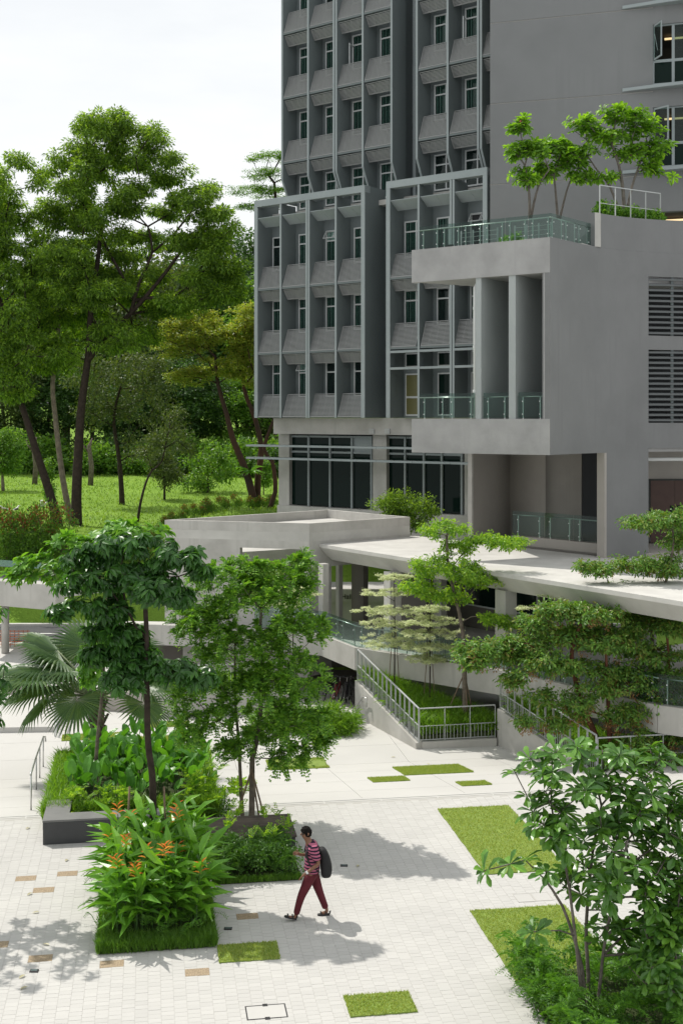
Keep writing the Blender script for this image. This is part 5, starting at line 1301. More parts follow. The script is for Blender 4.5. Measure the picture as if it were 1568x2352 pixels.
# pale variegated layered trees in the planter
VG='cream-leaved layered trees by the ramp'
def cream(label,px,pyb,Y,zb,tiers,r0=.03,n=95):
    tiers=[(x,y,rx*1.08,rz,int(k*1.15),d_) for x,y,rx,rz,k,d_ in tiers]
    b=P(px,pyb,Y); top=min(y for _,y,*_ in tiers)
    tk=[(b.x,b.y,zb),tuple(P(px+1,(pyb+top)/2,Y)),tuple(P(px,top-6,Y))]
    t,_=tiered('layered_tree',label,(b.x,b.y,zb),tk,tiers,Y,M['l_var'],M['b_dark'],(.055,.036),n,.15,.022,r0,group=VG)
    for sx in (-.22,.2): MB().tube([(b.x+sx,b.y+.1,zb),tuple(P(px+(4 if sx>0 else -4),pyb-110,Y))],.014,5).build('stake',M['stake'],t)
cream('cream layered tree next to the railed passage wall',905,1560,43.0,-.2,[(905,1325,45,5,26,0),(900,1360,70,6,36,0),(900,1402,95,7,46,0),(895,1432,70,6,36,.2),(915,1465,80,7,36,0),(880,1478,65,6,26,-.4)])
cream('cream layered tree in the middle of the railed planter',986,1590,42.0,-.35,[(985,1398,40,5,26,0),(990,1425,75,7,42,0),(985,1455,85,7,46,0),(990,1485,70,8,46,0),(985,1512,55,8,36,.2)])
cream('cream layered tree behind the reddish barked trees',1285,1585,39.2,-.1,[(1290,1368,55,5,30,0),(1270,1398,75,6,40,0),(1310,1410,70,7,36,.4),(1290,1450,80,7,36,0),(1330,1470,80,7,36,.3)])
cream('cream layered tree peeping out behind the round leaved tree',672,1600,45.5,-.5,[(680,1350,45,5,24,0),(690,1365,55,5,26,0),(650,1390,60,6,26,0),(420,1455,1,1,2,0)])
# lime green tree in the planter
t,_=tiered('lime_tree','lime green tree with spreading tiers propped by stakes in the planter',(P(1068,1640,40.9).x,40.9,-.75),[tuple(P(1068,1650,40.9)),tuple(P(1066,1560,40.9)),tuple(P(1064,1470,40.9)),tuple(P(1050,1390,40.9)),tuple(P(1030,1310,40.9)),tuple(P(1025,1230,40.9))],
  [(1020,1215,60,21,37,0),(1050,1255,45,22,31,.3),(1160,1245,55,15,37,-.3),(1110,1235,40,15,24,0),(985,1300,60,27,44,0),(1060,1310,60,27,44,-.4),(960,1345,45,15,31,.2),(1110,1330,60,18,41,.3),(1020,1365,70,18,48,.3),(1130,1420,45,12,24,-.2),(1180,1432,40,12,20,0)],40.9,M['l_lime'],M['b_grey'],(.15,.05),r0=.10,kind='whorl',wh=13)
for dx in (-.75,.35,.1): stake(t,Vector((P(1068,1640,40.9).x+dx,40.6+abs(dx),-.8)),P(1066,1545,40.9),.022)
# reddish barked trees with seed pods
Yr=36.9
t,Pt=tiered('red_bark_tree','reddish barked tree with wide dark tiers and brown seed clusters',(P(1375,1740,Yr).x,Yr,-.6),[tuple(P(1378,1760,Yr)),tuple(P(1366,1690,Yr)),tuple(P(1345,1640,Yr)),tuple(P(1322,1570,Yr)),tuple(P(1312,1500,Yr)),tuple(P(1330,1440,Yr)),tuple(P(1350,1400,Yr))],
  [(1100,1490,60,24,40,-.3),(1160,1500,70,21,48,.3),(1080,1515,35,21,24,-.5),(1200,1480,60,21,40,0),(1290,1400,80,18,52,.2),(1220,1430,50,15,32,0),(1370,1410,70,21,48,-.2),(1260,1520,60,21,36,-.5),(1180,1560,35,18,20,-.6),(1300,1460,80,24,56,.4),(1400,1470,90,30,60,0)],Yr,M['l_tab'],M['b_red'],(.18,.062),r0=.11,kind='whorl',wh=11)
fo=Foliage('diamond'); f_cloud(fo,Pt[::6]-np.array([0,0,.25]),Pt[::6]*0+[0,0,-1],26,.13,.06,.045,.1,1,.6); fo.build('seed_clusters',M['pod'],t)
t,Pt=tiered('red_bark_tree','second reddish tree with drooping yellowing leaves over the planter rail',(P(1400,1720,36.6).x,36.6,-.6),[tuple(P(1400,1740,36.6)),tuple(P(1398,1660,36.6)),tuple(P(1394,1580,36.6)),tuple(P(1390,1480,36.6))],
  [(1480,1560,90,30,80,0),(1530,1620,60,40,60,-.3),(1440,1640,60,30,52,-.4),(1330,1620,50,25,40,-.4),(1480,1700,70,30,48,-.5),(1270,1660,40,16,24,-.5),(1420,1540,60,20,44,.3),(1200,1655,25,10,16,-.6)],36.6,M['l_tab'],M['b_red'],(.15,.055),r0=.09,kind='whorl',wh=9)
fo=Foliage('diamond'); f_cloud(fo,Pt[::4]-np.array([0,0,.2]),Pt[::4]*0+[0,0,-1],30,.15,.06,.045,.1,1,.6); fo.build('seed_clusters',M['pod'],t)
t,Pt=tiered('tall_slim_tree','slim tree with dark tiers and brown seeds against the annex doors',(P(1498,1560,38.0).x,38.0,-.5),[tuple(P(1498,1580,38)),tuple(P(1497,1480,38)),tuple(P(1502,1400,38)),tuple(P(1530,1330,38)),tuple(P(1545,1250,38)),tuple(P(1540,1190,38))],
  [(1540,1190,60,21,49,0),(1480,1200,55,15,34,-.3),(1560,1240,50,27,38,.3),(1450,1295,60,15,42,0),(1370,1305,50,14,34,-.3),(1530,1300,60,24,49,0),(1420,1355,60,18,38,.3),(1540,1380,70,21,46,-.3),(1480,1420,70,18,46,0)],38.0,M['l_tab'],M['b_grey'],(.17,.055),r0=.07,kind='whorl',wh=11)
fo=Foliage('diamond'); f_cloud(fo,Pt[::9]-np.array([0,0,.15]),Pt[::9]*0+[0,0,-1],18,.1,.06,.05,.1,1,.6); fo.build('seed_clusters',M['pod'],t)

t,Pt=tiered('red_bark_tree','full dark leaved tree closing the right end of the railed planter',(P(1530,1720,36.9).x,36.9,-.6),[tuple(P(1530,1740,36.9)),tuple(P(1528,1640,36.9)),tuple(P(1535,1540,36.9)),tuple(P(1530,1450,36.9))],
  [(1500,1500,80,22,60,0),(1550,1440,60,20,40,0),(1560,1560,60,30,50,-.2),(1500,1620,60,26,40,-.3),(1560,1680,50,26,30,-.4),(1440,1450,50,16,30,.2),(1250,1600,60,20,26,-.3),(1380,1580,70,24,40,-.4),(1340,1530,60,20,34,-.2)],36.9,M['l_tab'],M['b_red'],(.16,.058),r0=.08,kind='whorl',wh=10)
# --- courtyard trees
Ym=28.8; b=G(578,1900)
t=tree('round_leaf_tree','full green tree with small round leaflets propped by stakes behind the timber bench',(b.x,b.y,0))
tr=[([(b.x,b.y,-.05),tuple(P(579,1800,Ym)),tuple(P(580,1740,Ym)),tuple(P(590,1700,Ym)),tuple(P(600,1600,Ym)),tuple(P(596,1500,Ym)),tuple(P(600,1400,Ym))],.075,.03),
    ([(b.x-.25,b.y+.5,-.05),tuple(P(552,1780,Ym+.5)),tuple(P(548,1700,Ym+.4)),tuple(P(540,1600,Ym+.3)),tuple(P(540,1480,Ym))],.05,.02)]
lob=[(520,1330,95,55),(640,1330,80,55),(690,1295,35,30,-.3),(580,1400,170,80),(440,1430,70,40,.3),(700,1440,70,40,-.3),(560,1520,150,80),(650,1560,110,70,-.4),(470,1600,80,50),(690,1650,70,40,-.5),(600,1660,110,60,.3),(440,1670,45,30,-.3),(660,1730,50,30,-.3),(720,1700,45,30),(540,1720,40,30)]
sk=skeleton(tr,spread(560,lob,Ym,.9,.3),.3,.3,.1); limbs('trunk',sk,M['b_grey'],t,.0045,2.3,8)
fo=Foliage('diamond'); Pt,D=tipdirs(sk); f_pinnate(fo,Pt,D,11,.32,6,.072,.058,.4,.2); fo.build('crown',M['l_round'],t)
for dx,dy in ((-.45,-.2),(.4,-.25),(.15,.5)): stake(t,Vector((b.x+dx,b.y+dy,0)),Vector((b.x,b.y,1.35)),.022)

Yu=25.2; b=P(352,1960,Yu); 
t=tree('umbrella_tree','dark glossy umbrella tree with drooping leaf whorls rising from the heliconia bed',(b.x,b.y,0))
tr=[([(b.x+.05,b.y,-.02),tuple(P(352,1860,Yu)),tuple(P(350,1780,Yu)),tuple(P(340,1700,Yu)),tuple(P(338,1560,Yu)),tuple(P(336,1430,Yu)),tuple(P(330,1340,Yu))],.085,.045)]
lob=[(300,1240,110,28),(210,1275,70,30,.4),(400,1275,75,28,-.3),(465,1300,32,25,-.3),(280,1320,130,36),(170,1330,50,25,.5),(360,1350,70,36,-.4),(240,1390,90,30,.2),(420,1365,40,20,-.2),(130,1400,30,20),(260,1450,80,34,.3),(310,1490,60,30,.2),(220,1500,40,26,.3)]
sk=skeleton(tr,spread(430,lob,Yu,1.0,.2),.25,.35,.08); limbs('trunk',sk,M['b_dark'],t,.006,2.3,9)
fo=Foliage('oval'); Pt,D=tipdirs(sk); f_whorl(fo,Pt,D,15,.27,.095,1.0,.85); fo.build('crown',M['l_dark'],t)
sk=skeleton([([tuple(P(338,1590,Yu)),tuple(P(338,1560,Yu))],.03,.03)],np.concatenate([spread(120,[(300,1520,56,24),(390,1530,70,26),(455,1548,48,22,-.2),(280,1560,44,24,-.3)],Yu,1.0,.2)]),.2,.35,.08)
limbs('lower_branches',sk,M['b_dark'],t,.006,2.3,6); fo=Foliage('oval'); Pt,D=tipdirs(sk); f_whorl(fo,Pt,D,14,.25,.09,1.0,.8); fo.build('lower_leaves',M['l_dark'],t)
for dx in (-.5,.32): stake(t,Vector((b.x+dx,b.y-.3,.6)),P(352 if dx<0 else 348,1800,Yu)+Vector((dx*.9,-.2,0)),.022)

b=G(222,1861)
t=tree('broad_leaf_tree','slender tree with bright broad leaves behind the dark umbrella tree',(b.x,b.y,0))
tr=[([(b.x,b.y,0),tuple(P(221,1760,29.9)),tuple(P(226,1680,29.9)),tuple(P(238,1560,29.9)),tuple(P(240,1450,29.9)),tuple(P(250,1330,29.9))],.055,.025)]
lob=[(190,1250,90,28),(300,1215,90,22),(90,1290,60,18,-.3),(40,1325,45,14,-.3),(240,1470,45,40,-.5),(210,1540,30,30,-.6),(150,1320,70,20),(290,1500,40,50,.2)]
sk=skeleton(tr,spread(190,lob,29.9,1.0,.2),.25,.4,.08); limbs('trunk',sk,M['b_grey'],t,.006,2.3,7)
fo=Foliage('oval'); Pt,D=tipdirs(sk); f_whorl(fo,Pt,D,13,.24,.12,1.0,.35); fo.build('crown',M['l_broad'],t)
# tree just outside the left edge whose branch tips and shade fall into the court
b=Vector((-8.5,24.4,0))
t=tree('umbrella_tree','dark tree at the left edge with drooping leaf tips over the court',b)
sk=skeleton([([tuple(b),(-8.5,24.4,2),(-8.3,24.3,3.6),(-8.4,24.4,5)],.08,.04)],np.concatenate([ball(60,(-8.3,24.3,5.6),(1.9,1.6,.5),.2),ball(40,(-8.0,24.2,4.6),(1.5,1.3,.45),.2),ball(8,(-6.75,24.1,4.3),(.25,.3,.3),.2),ball(5,(-6.8,24.0,3.7),(.2,.2,.2),.2)]),.25,.4,.08)
limbs('trunk',sk,M['b_dark'],t,.006,2.3,7); fo=Foliage('oval'); Pt,D=tipdirs(sk); f_whorl(fo,Pt,D,12,.24,.08,1.0,.8); fo.build('crown',M['l_dark'],t)

# --- fan palm
Yp=36.0; b=P(222,1740,Yp); b.z=-.95
t=tree('fan_palm','silvery blue fan palm with stiff pleated fronds and ragged trunk',b)
mb=MB(); top=P(224,1592,Yp)
mb.tube([b,b.lerp(top,.3),b.lerp(top,.7),top],[.26,.21,.22,.24],14); mb.build('trunk',barkmat('palm_bark',(0.20,0.16,0.12),(0.10,0.08,0.06),4),t,smooth=True)
for k in range(16):
    a=k*2.4; f=.35+.6*(k/16); c=b.lerp(top,f); d_=Vector((math.cos(a),math.sin(a),.0))
    MB().add([c+d_*.18+Vector((-.07*math.sin(a),.07*math.cos(a),-.12)),c+d_*.18+Vector((.07*math.sin(a),-.07*math.cos(a),-.12)),c+d_*.36+Vector((.03*math.sin(a),-.03*math.cos(a),.22)),c+d_*.36+Vector((-.03*math.sin(a),.03*math.cos(a),.22)),c+d_*.10+Vector((-.07*math.sin(a),.07*math.cos(a),-.12)),c+d_*.10+Vector((.07*math.sin(a),-.07*math.cos(a),-.12)),c+d_*.30+Vector((.03*math.sin(a),-.03*math.cos(a),.24)),c+d_*.30+Vector((-.03*math.sin(a),.03*math.cos(a),.24))],[(0,1,2,3),(7,6,5,4),(0,4,5,1),(1,5,6,2),(2,6,7,3),(3,7,4,0)]).build('leaf_base',M['b_grey'],t)
M['l_palm']=leafmat('silvery_palm',[(0.065,0.125,0.05),(0.085,0.155,0.058),(0.12,0.19,0.06)],.35,(1.6,1.7,.6),rough=.42)
M['petiole']=mottled('palm_petiole',(0.25,0.29,0.17),(0.17,0.21,0.11),scale=4,rough=.6,bump=0)
def frond(az,el,plen,R,tilt):
    d=Vector((math.cos(az)*math.cos(el),math.sin(az)*math.cos(el),math.sin(el))); o=top+Vector((math.cos(az)*.12,math.sin(az)*.12,-.1))
    p1=o+d*plen*.5; p2=o+d*plen+Vector((0,0,-.12*plen)); hub=p2
    pe=MB().tube([o,p1,p2],[.05,.035,.022],6).build('petiole',M['petiole'],t,smooth=True)
    ax=(p2-p1).normalized(); sd=ax.cross(Vector((0,0,1))).normalized(); nm=sd.cross(ax); ax=(ax*math.cos(tilt)-nm*math.sin(tilt)).normalized(); nm=sd.cross(ax)
    V_=[];Q_=[];T_=[]; ns=38
    for k in range(ns):
        a=-2.35+4.7*k/(ns-1); da=4.7/(ns-1)*.52; r=1.12*R*(1-.22*(abs(a)/2.35)**2)*rnd.uniform(.94,1.04); dr=.10*R*(abs(a)/2.35)
        def pt(aa,rr,h): return hub+(ax*math.cos(aa)+sd*math.sin(aa))*rr+nm*(h+.16*rr*math.cos(aa*.7)-.10*rr*rr)+Vector((0,0,-.08*(rr/R)**3*R))
        i=len(V_); V_+=[pt(a,.03,0),pt(a-da,r*.55,-.015),pt(a,r*.55,.02),pt(a+da,r*.55,-.015),pt(a-da*.45,r*.8,-.02),pt(a,r*.8,.01),pt(a+da*.45,r*.8,-.02),pt(a+rnd.uniform(-.02,.02),r,-.06*R-dr)]
        T_+=[(i,i+1,i+2),(i,i+2,i+3),(i+4,i+7,i+5),(i+5,i+7,i+6)]; Q_+=[(i+1,i+4,i+5,i+2),(i+2,i+5,i+6,i+3)]
    fr_=npmesh('fan_blade',V_,Q_,M['l_palm'],None,T_); fr_.parent=pe
for az,el,pl,R,ti in ((3.2,.75,1.3,1.3,.45),(2.9,.5,2.2,1.35,.4),(3.7,.7,1.9,1.3,.45),(3.45,.95,1.7,1.35,.3),(3.25,.62,1.75,1.25,.35),(3.0,.95,1.9,1.25,.3),(3.6,.40,1.6,1.2,.5),(2.6,.75,1.7,1.2,.3),(4.1,.85,1.5,1.15,.6),(3.4,.15,1.3,1.1,.7),(4.5,.30,1.3,1.05,.9),(3.9,.55,2.2,1.2,.4),(2.1,1.1,1.7,1.2,.2),(5.2,.75,1.5,1.1,.6),(6.0,.50,1.5,1.1,.6),(0.3,.70,1.6,1.15,.5),(0.9,.9,1.6,1.1,.3),(1.5,1.2,1.6,1.1,.2),(5.7,.15,1.7,1.0,.8),(3.1,.35,2.1,1.2,.5)):
    frond(az,el,pl,R,ti)

# --- frangipani in the foreground (right)
def frangipani(label,base,stems,lobes,Y,n,mat,L,W,wh,extra=None,r0=.05,flower=0,group=None):
    t=tree('frangipani',label,base,group)
    tg=spread(n,lobes,Y,.8,.2)
    if extra is not None: tg=np.concatenate([tg,np.array([tuple(P(x,y,Y+d_)) for x,y,d_ in extra])])
    sk=skeleton([(s_,r0*f,r0*.5*f) for s_,f in stems],tg,.35,.35,.10); limbs('branches',sk,M['b_plum'],t,.011,2.6,8)
    Pt,D=tipdirs(sk); fo=Foliage('obovate'); f_whorl(fo,Pt,D,wh,L,W,1.0,.30); fo.build('leaves',mat,t)
    if flower:
        idx=rng.choice(len(Pt),flower,replace=False); fo=Foliage('oval'); f_whorl(fo,Pt[idx]+D[idx]*.08,D[idx],10,.07,.05,1,.0); fo.build('blossoms',M['pink'],t)
    return t
Yf=19.2
def fp_(x,y,d_=0): return tuple(P(x,y,Yf+d_))
g0=Vector((P(1355,2380,Yf).x,Yf,0))
st=[([(g0.x-.1,g0.y,0),fp_(1340,2260),fp_(1325,2180),fp_(1290,2080,-.1),fp_(1250,2020,-.2)],1.0),
    ([(g0.x,g0.y+.2,0),fp_(1350,2240,.2),fp_(1345,2130,.3),fp_(1360,1960,.4),fp_(1380,1850,.5)],1.0),
    ([(g0.x+.1,g0.y,0),fp_(1375,2280),fp_(1390,2150,-.1),fp_(1420,2020,-.2),fp_(1440,1930,-.3)],.9),
    ([(g0.x,g0.y-.1,0),fp_(1335,2280,-.1),fp_(1320,2150,-.2),fp_(1300,2000,.1),fp_(1270,1880,.3)],.9)]
frangipani('large frangipani with glossy leaf whorls and many forking grey stems over ferns',(g0.x,g0.y,0),st,
  [(1300,1780,100,70,.3),(1420,1760,110,60,.5),(1500,1830,90,80,.2),(1380,1860,110,80,.4),(1280,1900,60,60),(1330,2020,60,60,.4),(1460,1960,110,60,-.2),(1540,1960,60,90),(1430,2030,70,40,-.5),(1500,2080,60,60,-.3),(1545,1880,50,90,.3),(1560,2080,40,70,.2),(1480,1740,80,40,.6),(1230,1830,40,40,.4),(1400,2120,60,50,.2),(1480,2160,60,50,.1)],Yf,190,M['l_plum'],.31,.105,11,
  [(1110,2000,-.3),(1170,1985,-.2),(1205,1975,0),(1225,2140,-.5),(1262,1920,0),(1300,1950,-.2),(1255,2000,-.3),(1340,2000,-.4),(1340,1930,.2),(1215,1740,.4),(1250,1755,.3),(1180,1770,.5),(1390,2060,-.4),(1480,2060,-.5)],.036)
g1=Vector((P(1560,2400,Yf-.4).x,Yf-.4,0))
frangipani('low frangipani shrub with big leaves at the right edge of the ferns',(g1.x,g1.y,0),[([(g1.x,g1.y,0),fp_(1555,2250,-.4),fp_(1545,2150,-.4)],1.0),([(g1.x+.1,g1.y,0),fp_(1600,2250,-.4),fp_(1620,2100,-.4)],1.0)],
  [(1530,2130,60,70,-.4),(1500,2220,60,50,-.5),(1560,2260,60,50,-.6),(1600,2050,70,90,-.3)],Yf,80,M['l_plum'],.27,.10,12,None,.035)
# frangipani on the roof terrace
RG='frangipani trees on the roof terrace'
def rp(x,y,Y): return tuple(P(x,y,Y))
frangipani('slim frangipani on the roof terrace with sparse lit top',rp(1216,500,46.3),[([rp(1216,500,46.3),rp(1214,440,46.3),rp(1205,380,46.3)],1.0),([rp(1218,500,46.4),rp(1235,430,46.4),rp(1260,390,46.5)],.9)],
  [(1196,288,36,18),(1185,345,34,22),(1205,405,40,18),(1232,345,28,22)],46.3,90,M['l_plum2'],.32,.115,13,None,.06,3,RG)
frangipani('middle frangipani on the roof terrace with a shaded round crown',rp(1280,500,47.2),[([rp(1280,505,47.2),rp(1275,440,47.2),rp(1270,390,47.2)],1.0),([rp(1284,505,47.2),rp(1300,440,47.2),rp(1315,400,47.2)],.9)],
  [(1270,338,52,24),(1315,368,40,22),(1248,392,36,22),(1335,405,32,16)],47.2,120,M['l_plum2'],.32,.115,13,None,.055,3,RG)
frangipani('largest frangipani on the annex roof with wide lit umbrella crown',rp(1432,490,46.8),[([rp(1432,500,46.8),rp(1430,440,46.8),rp(1420,380,46.8),rp(1400,320,46.8)],1.2),([rp(1436,500,46.8),rp(1450,430,46.8),rp(1470,370,46.8)],1.0),([rp(1425,500,46.9),rp(1400,430,46.9),rp(1370,390,46.9)],.9)],
  [(1340,285,56,16),(1420,262,66,20),(1480,285,46,28),(1400,315,66,20),(1505,335,34,26),(1450,350,56,22),(1335,350,42,16),(1385,405,30,10),(1490,385,34,14)],46.8,230,M['l_plum2'],.32,.115,13,[(1535,412,0),(1545,405,.2)],.065,5,RG)

# ================================================================== BENCHES, BEDS
M['basalt']=mottled('dark_bench_stone',(0.045,0.047,0.05),(0.035,0.037,0.04),scale=3,rough=.45,bump=.05,bscale=60,spec=.5)
M['basalt_top']=mottled('grey_bench_top',(0.17,0.17,0.165),(0.14,0.14,0.138),scale=2,rough=.6,bump=.05,bscale=60)
a0=G(99,1941); ub,vb=to_uv(a0)
bn=thing('stone_bench','dark grey stone L-shaped bench with pale top beside the steel handrail','bench',tuple(a0))
def ublock(u0,u1,v0,v1,z0,z1): 
    q=[(u0,v0),(u1,v0),(u1,v1),(u0,v1)]; return MB().hexa([uv(u,v,z0) for u,v in q],[uv(u,v,z1) for u,v in q])
ublock(ub,ub+3.0,vb,vb+.48,0.0,.5).build('front_block',M['basalt'],bn,bevel=.01)
ublock(ub+.003,ub+.55,vb+.482,vb+1.5,0.0,.5).build('side_block',M['basalt'],bn,bevel=.01)
ublock(ub-.01,ub+3.01,vb-.01,vb+.49,.502,.55).build('front_top',M['basalt_top'],bn,bevel=.006)
ublock(ub-.007,ub+.56,vb+.492,vb+1.51,.502,.55).build('side_top',M['basalt_top'],bn,bevel=.006)
M['timber']=mottled('weathered_timber',(0.11,0.088,0.075),(0.07,0.057,0.05),scale=2.5,rough=.7,bump=.2,bscale=40,island=.18)
tb=thing('timber_bench','wide dark timber plank bench under the round leaved tree','bench',tuple(G(600,1925)))
pr=G(682,1919,.42); ur,vr=to_uv(pr); u0b=ur-2.55
for k in range(10):
    ublock(u0b,ur,vr+k*.15+.004,vr+(k+1)*.15-.004,.38,.425).build('plank',M['timber'],tb,bevel=.004)
ublock(u0b+.03,ur-.03,vr+.03,vr+1.47,.02,.375).build('base',M['basalt'],tb)
# dark rear wall of the timber bench area is left open

def inrect(n,u0,u1,v0,v1):
    u=rng.uniform(u0,u1,n); v=rng.uniform(v0,v1,n)
    return np.stack([u*math.cos(A9)-v*math.sin(A9),u*math.sin(A9)+v*math.cos(A9),np.zeros(n)],-1)
M['blade_l']=leafmat('lush_grass_blade',[(0.10,0.21,0.02),(0.15,0.29,0.028),(0.21,0.36,0.04)],.42,(1.7,1.7,.6))
# --- heliconia bed
f0=to_uv(G(223,2190)); f1=to_uv(G(498,2180)); hu0,hu1=f0[0],f1[0]; hv0=(f0[1]+f1[1])/2; hv1=hv0+3.6
hb=thing('heliconia_bed','square raised bed of tall heliconia with orange flowers and a fringe of turf','planting bed',tuple(uv((hu0+hu1)/2,hv0)))
ublock(hu0+.03,hu1-.03,hv0+.03,hv1,0.0,.10).build('soil',M['soil'],hb)
pts=np.concatenate([inrect(9000,hu0,hu1,hv0-.02,hv0+.5),inrect(3500,hu0-.02,hu0+.3,hv0,hv1),inrect(2500,hu1-.25,hu1+.02,hv0,hv1)]); pts[:,2]=.08*rng.uniform(0,1,len(pts))
blades('turf_fringe',pts,.08,.22,.014,.9,M['blade_d'],hb)
fo=Foliage('strap'); stm=MB(); bud=[]
N=150
for k in range(N):
    q=inrect(1,hu0+.32,hu1-.32,hv0+.55,hv1-.4)[0]; cu=uv((hu0+hu1)/2,(hv0+hv1)/2)
    out=np.array([q[0]-cu.x,q[1]-cu.y,0]); out=out/max(1,np.linalg.norm(out)); 
    h=rng.uniform(.6,1.35); lean=out*.35+rng.normal(0,.12,3)*np.array([1,1,0])
    top_=q+np.array([0,0,.15+h])+lean*h*.5; mid=q+np.array([0,0,.15+h*.5])+lean*h*.15
    stm.tube([q+np.array([0,0,.1]),mid,top_],[.013,.011,.006],4)
    nl=rng.integers(5,8); az0=rng.uniform(0,6.28)
    for j in range(nl):
        f=.25+.75*j/(nl-1); p=(q+np.array([0,0,.15]))*(1-f)+top_*f
        az=az0+j*math.pi+rng.normal(0,.35); el=rng.uniform(.35,1.05)*(.6+.5*f)
        d_=np.array([math.cos(az)*math.cos(el),math.sin(az)*math.cos(el),math.sin(el)])+out*.45+np.array([-.06,0,0])
        fo.add(p,d_,np.array([0,0,1.])+rng.normal(0,.3,3),rng.uniform(.48,.80),rng.uniform(.11,.165))
    if k%7==0:
        bud.append(top_+np.array([0,-.12,.22])); stm.tube([top_,top_+np.array([0,-.12,.24])],[.008,.006],4)
stm.build('stems',plain('heliconia_stem',(0.06,0.13,0.03),.6),hb)
fo.build('leaves',M['l_heli'],hb)
for p in bud:                              # zig-zag orange bracts
    fo=Foliage('strap')
    for j in range(6):
        az=(0 if j%2 else math.pi)+rng.normal(0,.3); el=.35+.12*j
        fo.add(p+np.array([0,0,.035*j]),np.array([math.cos(az)*math.cos(el),math.sin(az)*.5,math.sin(el)]),np.array([0,-.3,1.]),.165,.036)
    fo.build('flower',M['flower'],hb)
def ferns(fo,pts,nr,rl,pairs,L,W,up=.7): f_pinnate(fo,pts,np.tile([0,0,1.],(len(pts),1)),nr,rl,pairs,L,W,.75,up)
fo=Foliage('diamond'); q=inrect(16,hu0+.05,hu1-.05,hv0+.35,hv0+.9); q[:,2]=.25; ferns(fo,q,4,.6,14,.085,.022); q=inrect(8,hu0-.05,hu0+.2,hv0+.4,hv1-.5); q[:,2]=.3; ferns(fo,q,3,.65,15,.09,.022); fo.build('fern_fronds',M['l_fern'],hb)
# --- fern bed beside the person
g0_=to_uv(G(505,2032)); g1_=to_uv(G(694,2024)); fu0,fu1,fv0=g0_[0]-.15,g1_[0],g0_[1]; fv1=fv0+1.55
fb=thing('fern_bed','dark fern bed in front of the timber bench','planting bed',tuple(uv((fu0+fu1)/2,fv0)))
ublock(fu0,fu1,fv0,fv1,0,.03).build('soil',M['soil'],fb)
q=inrect(1800,fu0,fu1,fv0-.03,fv0+.12); q[:,2]=.02; blades('edge_grass',q,.06,.16,.014,.8,M['blade_d'],fb)
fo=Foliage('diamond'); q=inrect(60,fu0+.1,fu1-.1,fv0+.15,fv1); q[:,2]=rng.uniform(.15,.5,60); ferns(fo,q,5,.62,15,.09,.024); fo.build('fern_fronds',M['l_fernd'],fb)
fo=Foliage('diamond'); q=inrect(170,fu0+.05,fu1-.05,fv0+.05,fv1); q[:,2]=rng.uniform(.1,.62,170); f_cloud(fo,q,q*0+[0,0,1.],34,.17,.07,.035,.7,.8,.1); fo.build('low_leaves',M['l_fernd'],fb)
fo=Foliage('diamond'); q=inrect(16,fu0+.2,fu1-.1,fv0+.6,fv1+.5); q[:,2]=rng.uniform(.6,.95,16); f_pinnate(fo,q,q*0+[0,0,1.],5,.35,7,.06,.03,.3,.8); fo.build('feathery_sprigs',M['l_lime'],fb)
# --- long bed with paddle leaves
b0_=to_uv(G(106,1842)); b1_=to_uv(G(496,1842)); bu0,bu1=b0_[0]+.1,b1_[0]; bv0,bv1=29.2,34.2
lb=thing('paddle_leaf_bed','long bed of glossy broad paddle leaves with bright grassy edge around the palm','planting bed',tuple(uv((bu0+bu1)/2,bv0)))
ublock(bu0,bu1,bv0,bv1,-.9,.12).build('soil',M['soil'],lb)
q=np.concatenate([inrect(9000,bu0,bu0+.55,bv0,bv1),inrect(5000,bu0,bu1,bv0,bv0+.35),inrect(3000,bu0,bu1,bv1-.3,bv1),inrect(3000,bu1-.5,bu1,bv0,bv1)]); q[:,2]=.1+.25*rng.uniform(0,1,len(q)); blades('grassy_edge',q,.15,.38,.03,1.0,M['blade_l'],lb)
fo=Foliage('paddle'); stm=MB()
for k in range(330):
    q=inrect(1,bu0+.5,bu1-.15,bv0+.7,bv1-.2)[0]; h=rng.uniform(.25,.95); az=rng.uniform(0,6.28); ln=np.array([math.cos(az),math.sin(az),0])*rng.uniform(.05,.35)
    p=q+np.array([0,0,.1+h])+ln*.5; stm.tube([q+np.array([0,0,.08]),p],[.009,.006],3)
    fo.add(p,np.array([0,0,rng.uniform(.35,1.3)])+ln*2.2,np.array([-math.cos(az),-math.sin(az),.4])*.6+rng.normal(0,.4,3)+np.array([0,0,.25]),rng.uniform(.34,.52),rng.uniform(.19,.27))
stm.build('stems',plain('paddle_stem',(0.05,0.11,0.025),.6),lb); fo.build('leaves',M['l_cala'],lb)
fo=Foliage('diamond'); q=inrect(26,bu0+.55,bu0+1.9,bv0-.15,bv0+.55); q[:,2]=rng.uniform(.25,.75,26); f_pinnate(fo,q,q*0+[0,0,1.],6,.38,8,.07,.034,.4,.6)
q=inrect(34,bu1-.9,bu1+.75,bv0-.1,bv0+1.2); q[:,2]=rng.uniform(.25,1.0,34); f_pinnate(fo,q,q*0+[0,0,1.],6,.38,8,.07,.034,.4,.6); fo.build('feathery_shrub',M['l_lime'],lb)
fo=Foliage('diamond'); q=inrect(160,bu0+.4,bu1+.2,bv0,bv0+.8); q[:,2]=rng.uniform(.1,.4,160); f_cloud(fo,q,q*0+[0,0,1.],26,.16,.08,.04,.7,.8,.1); fo.build('low_leaves',M['l_fernd'],lb)
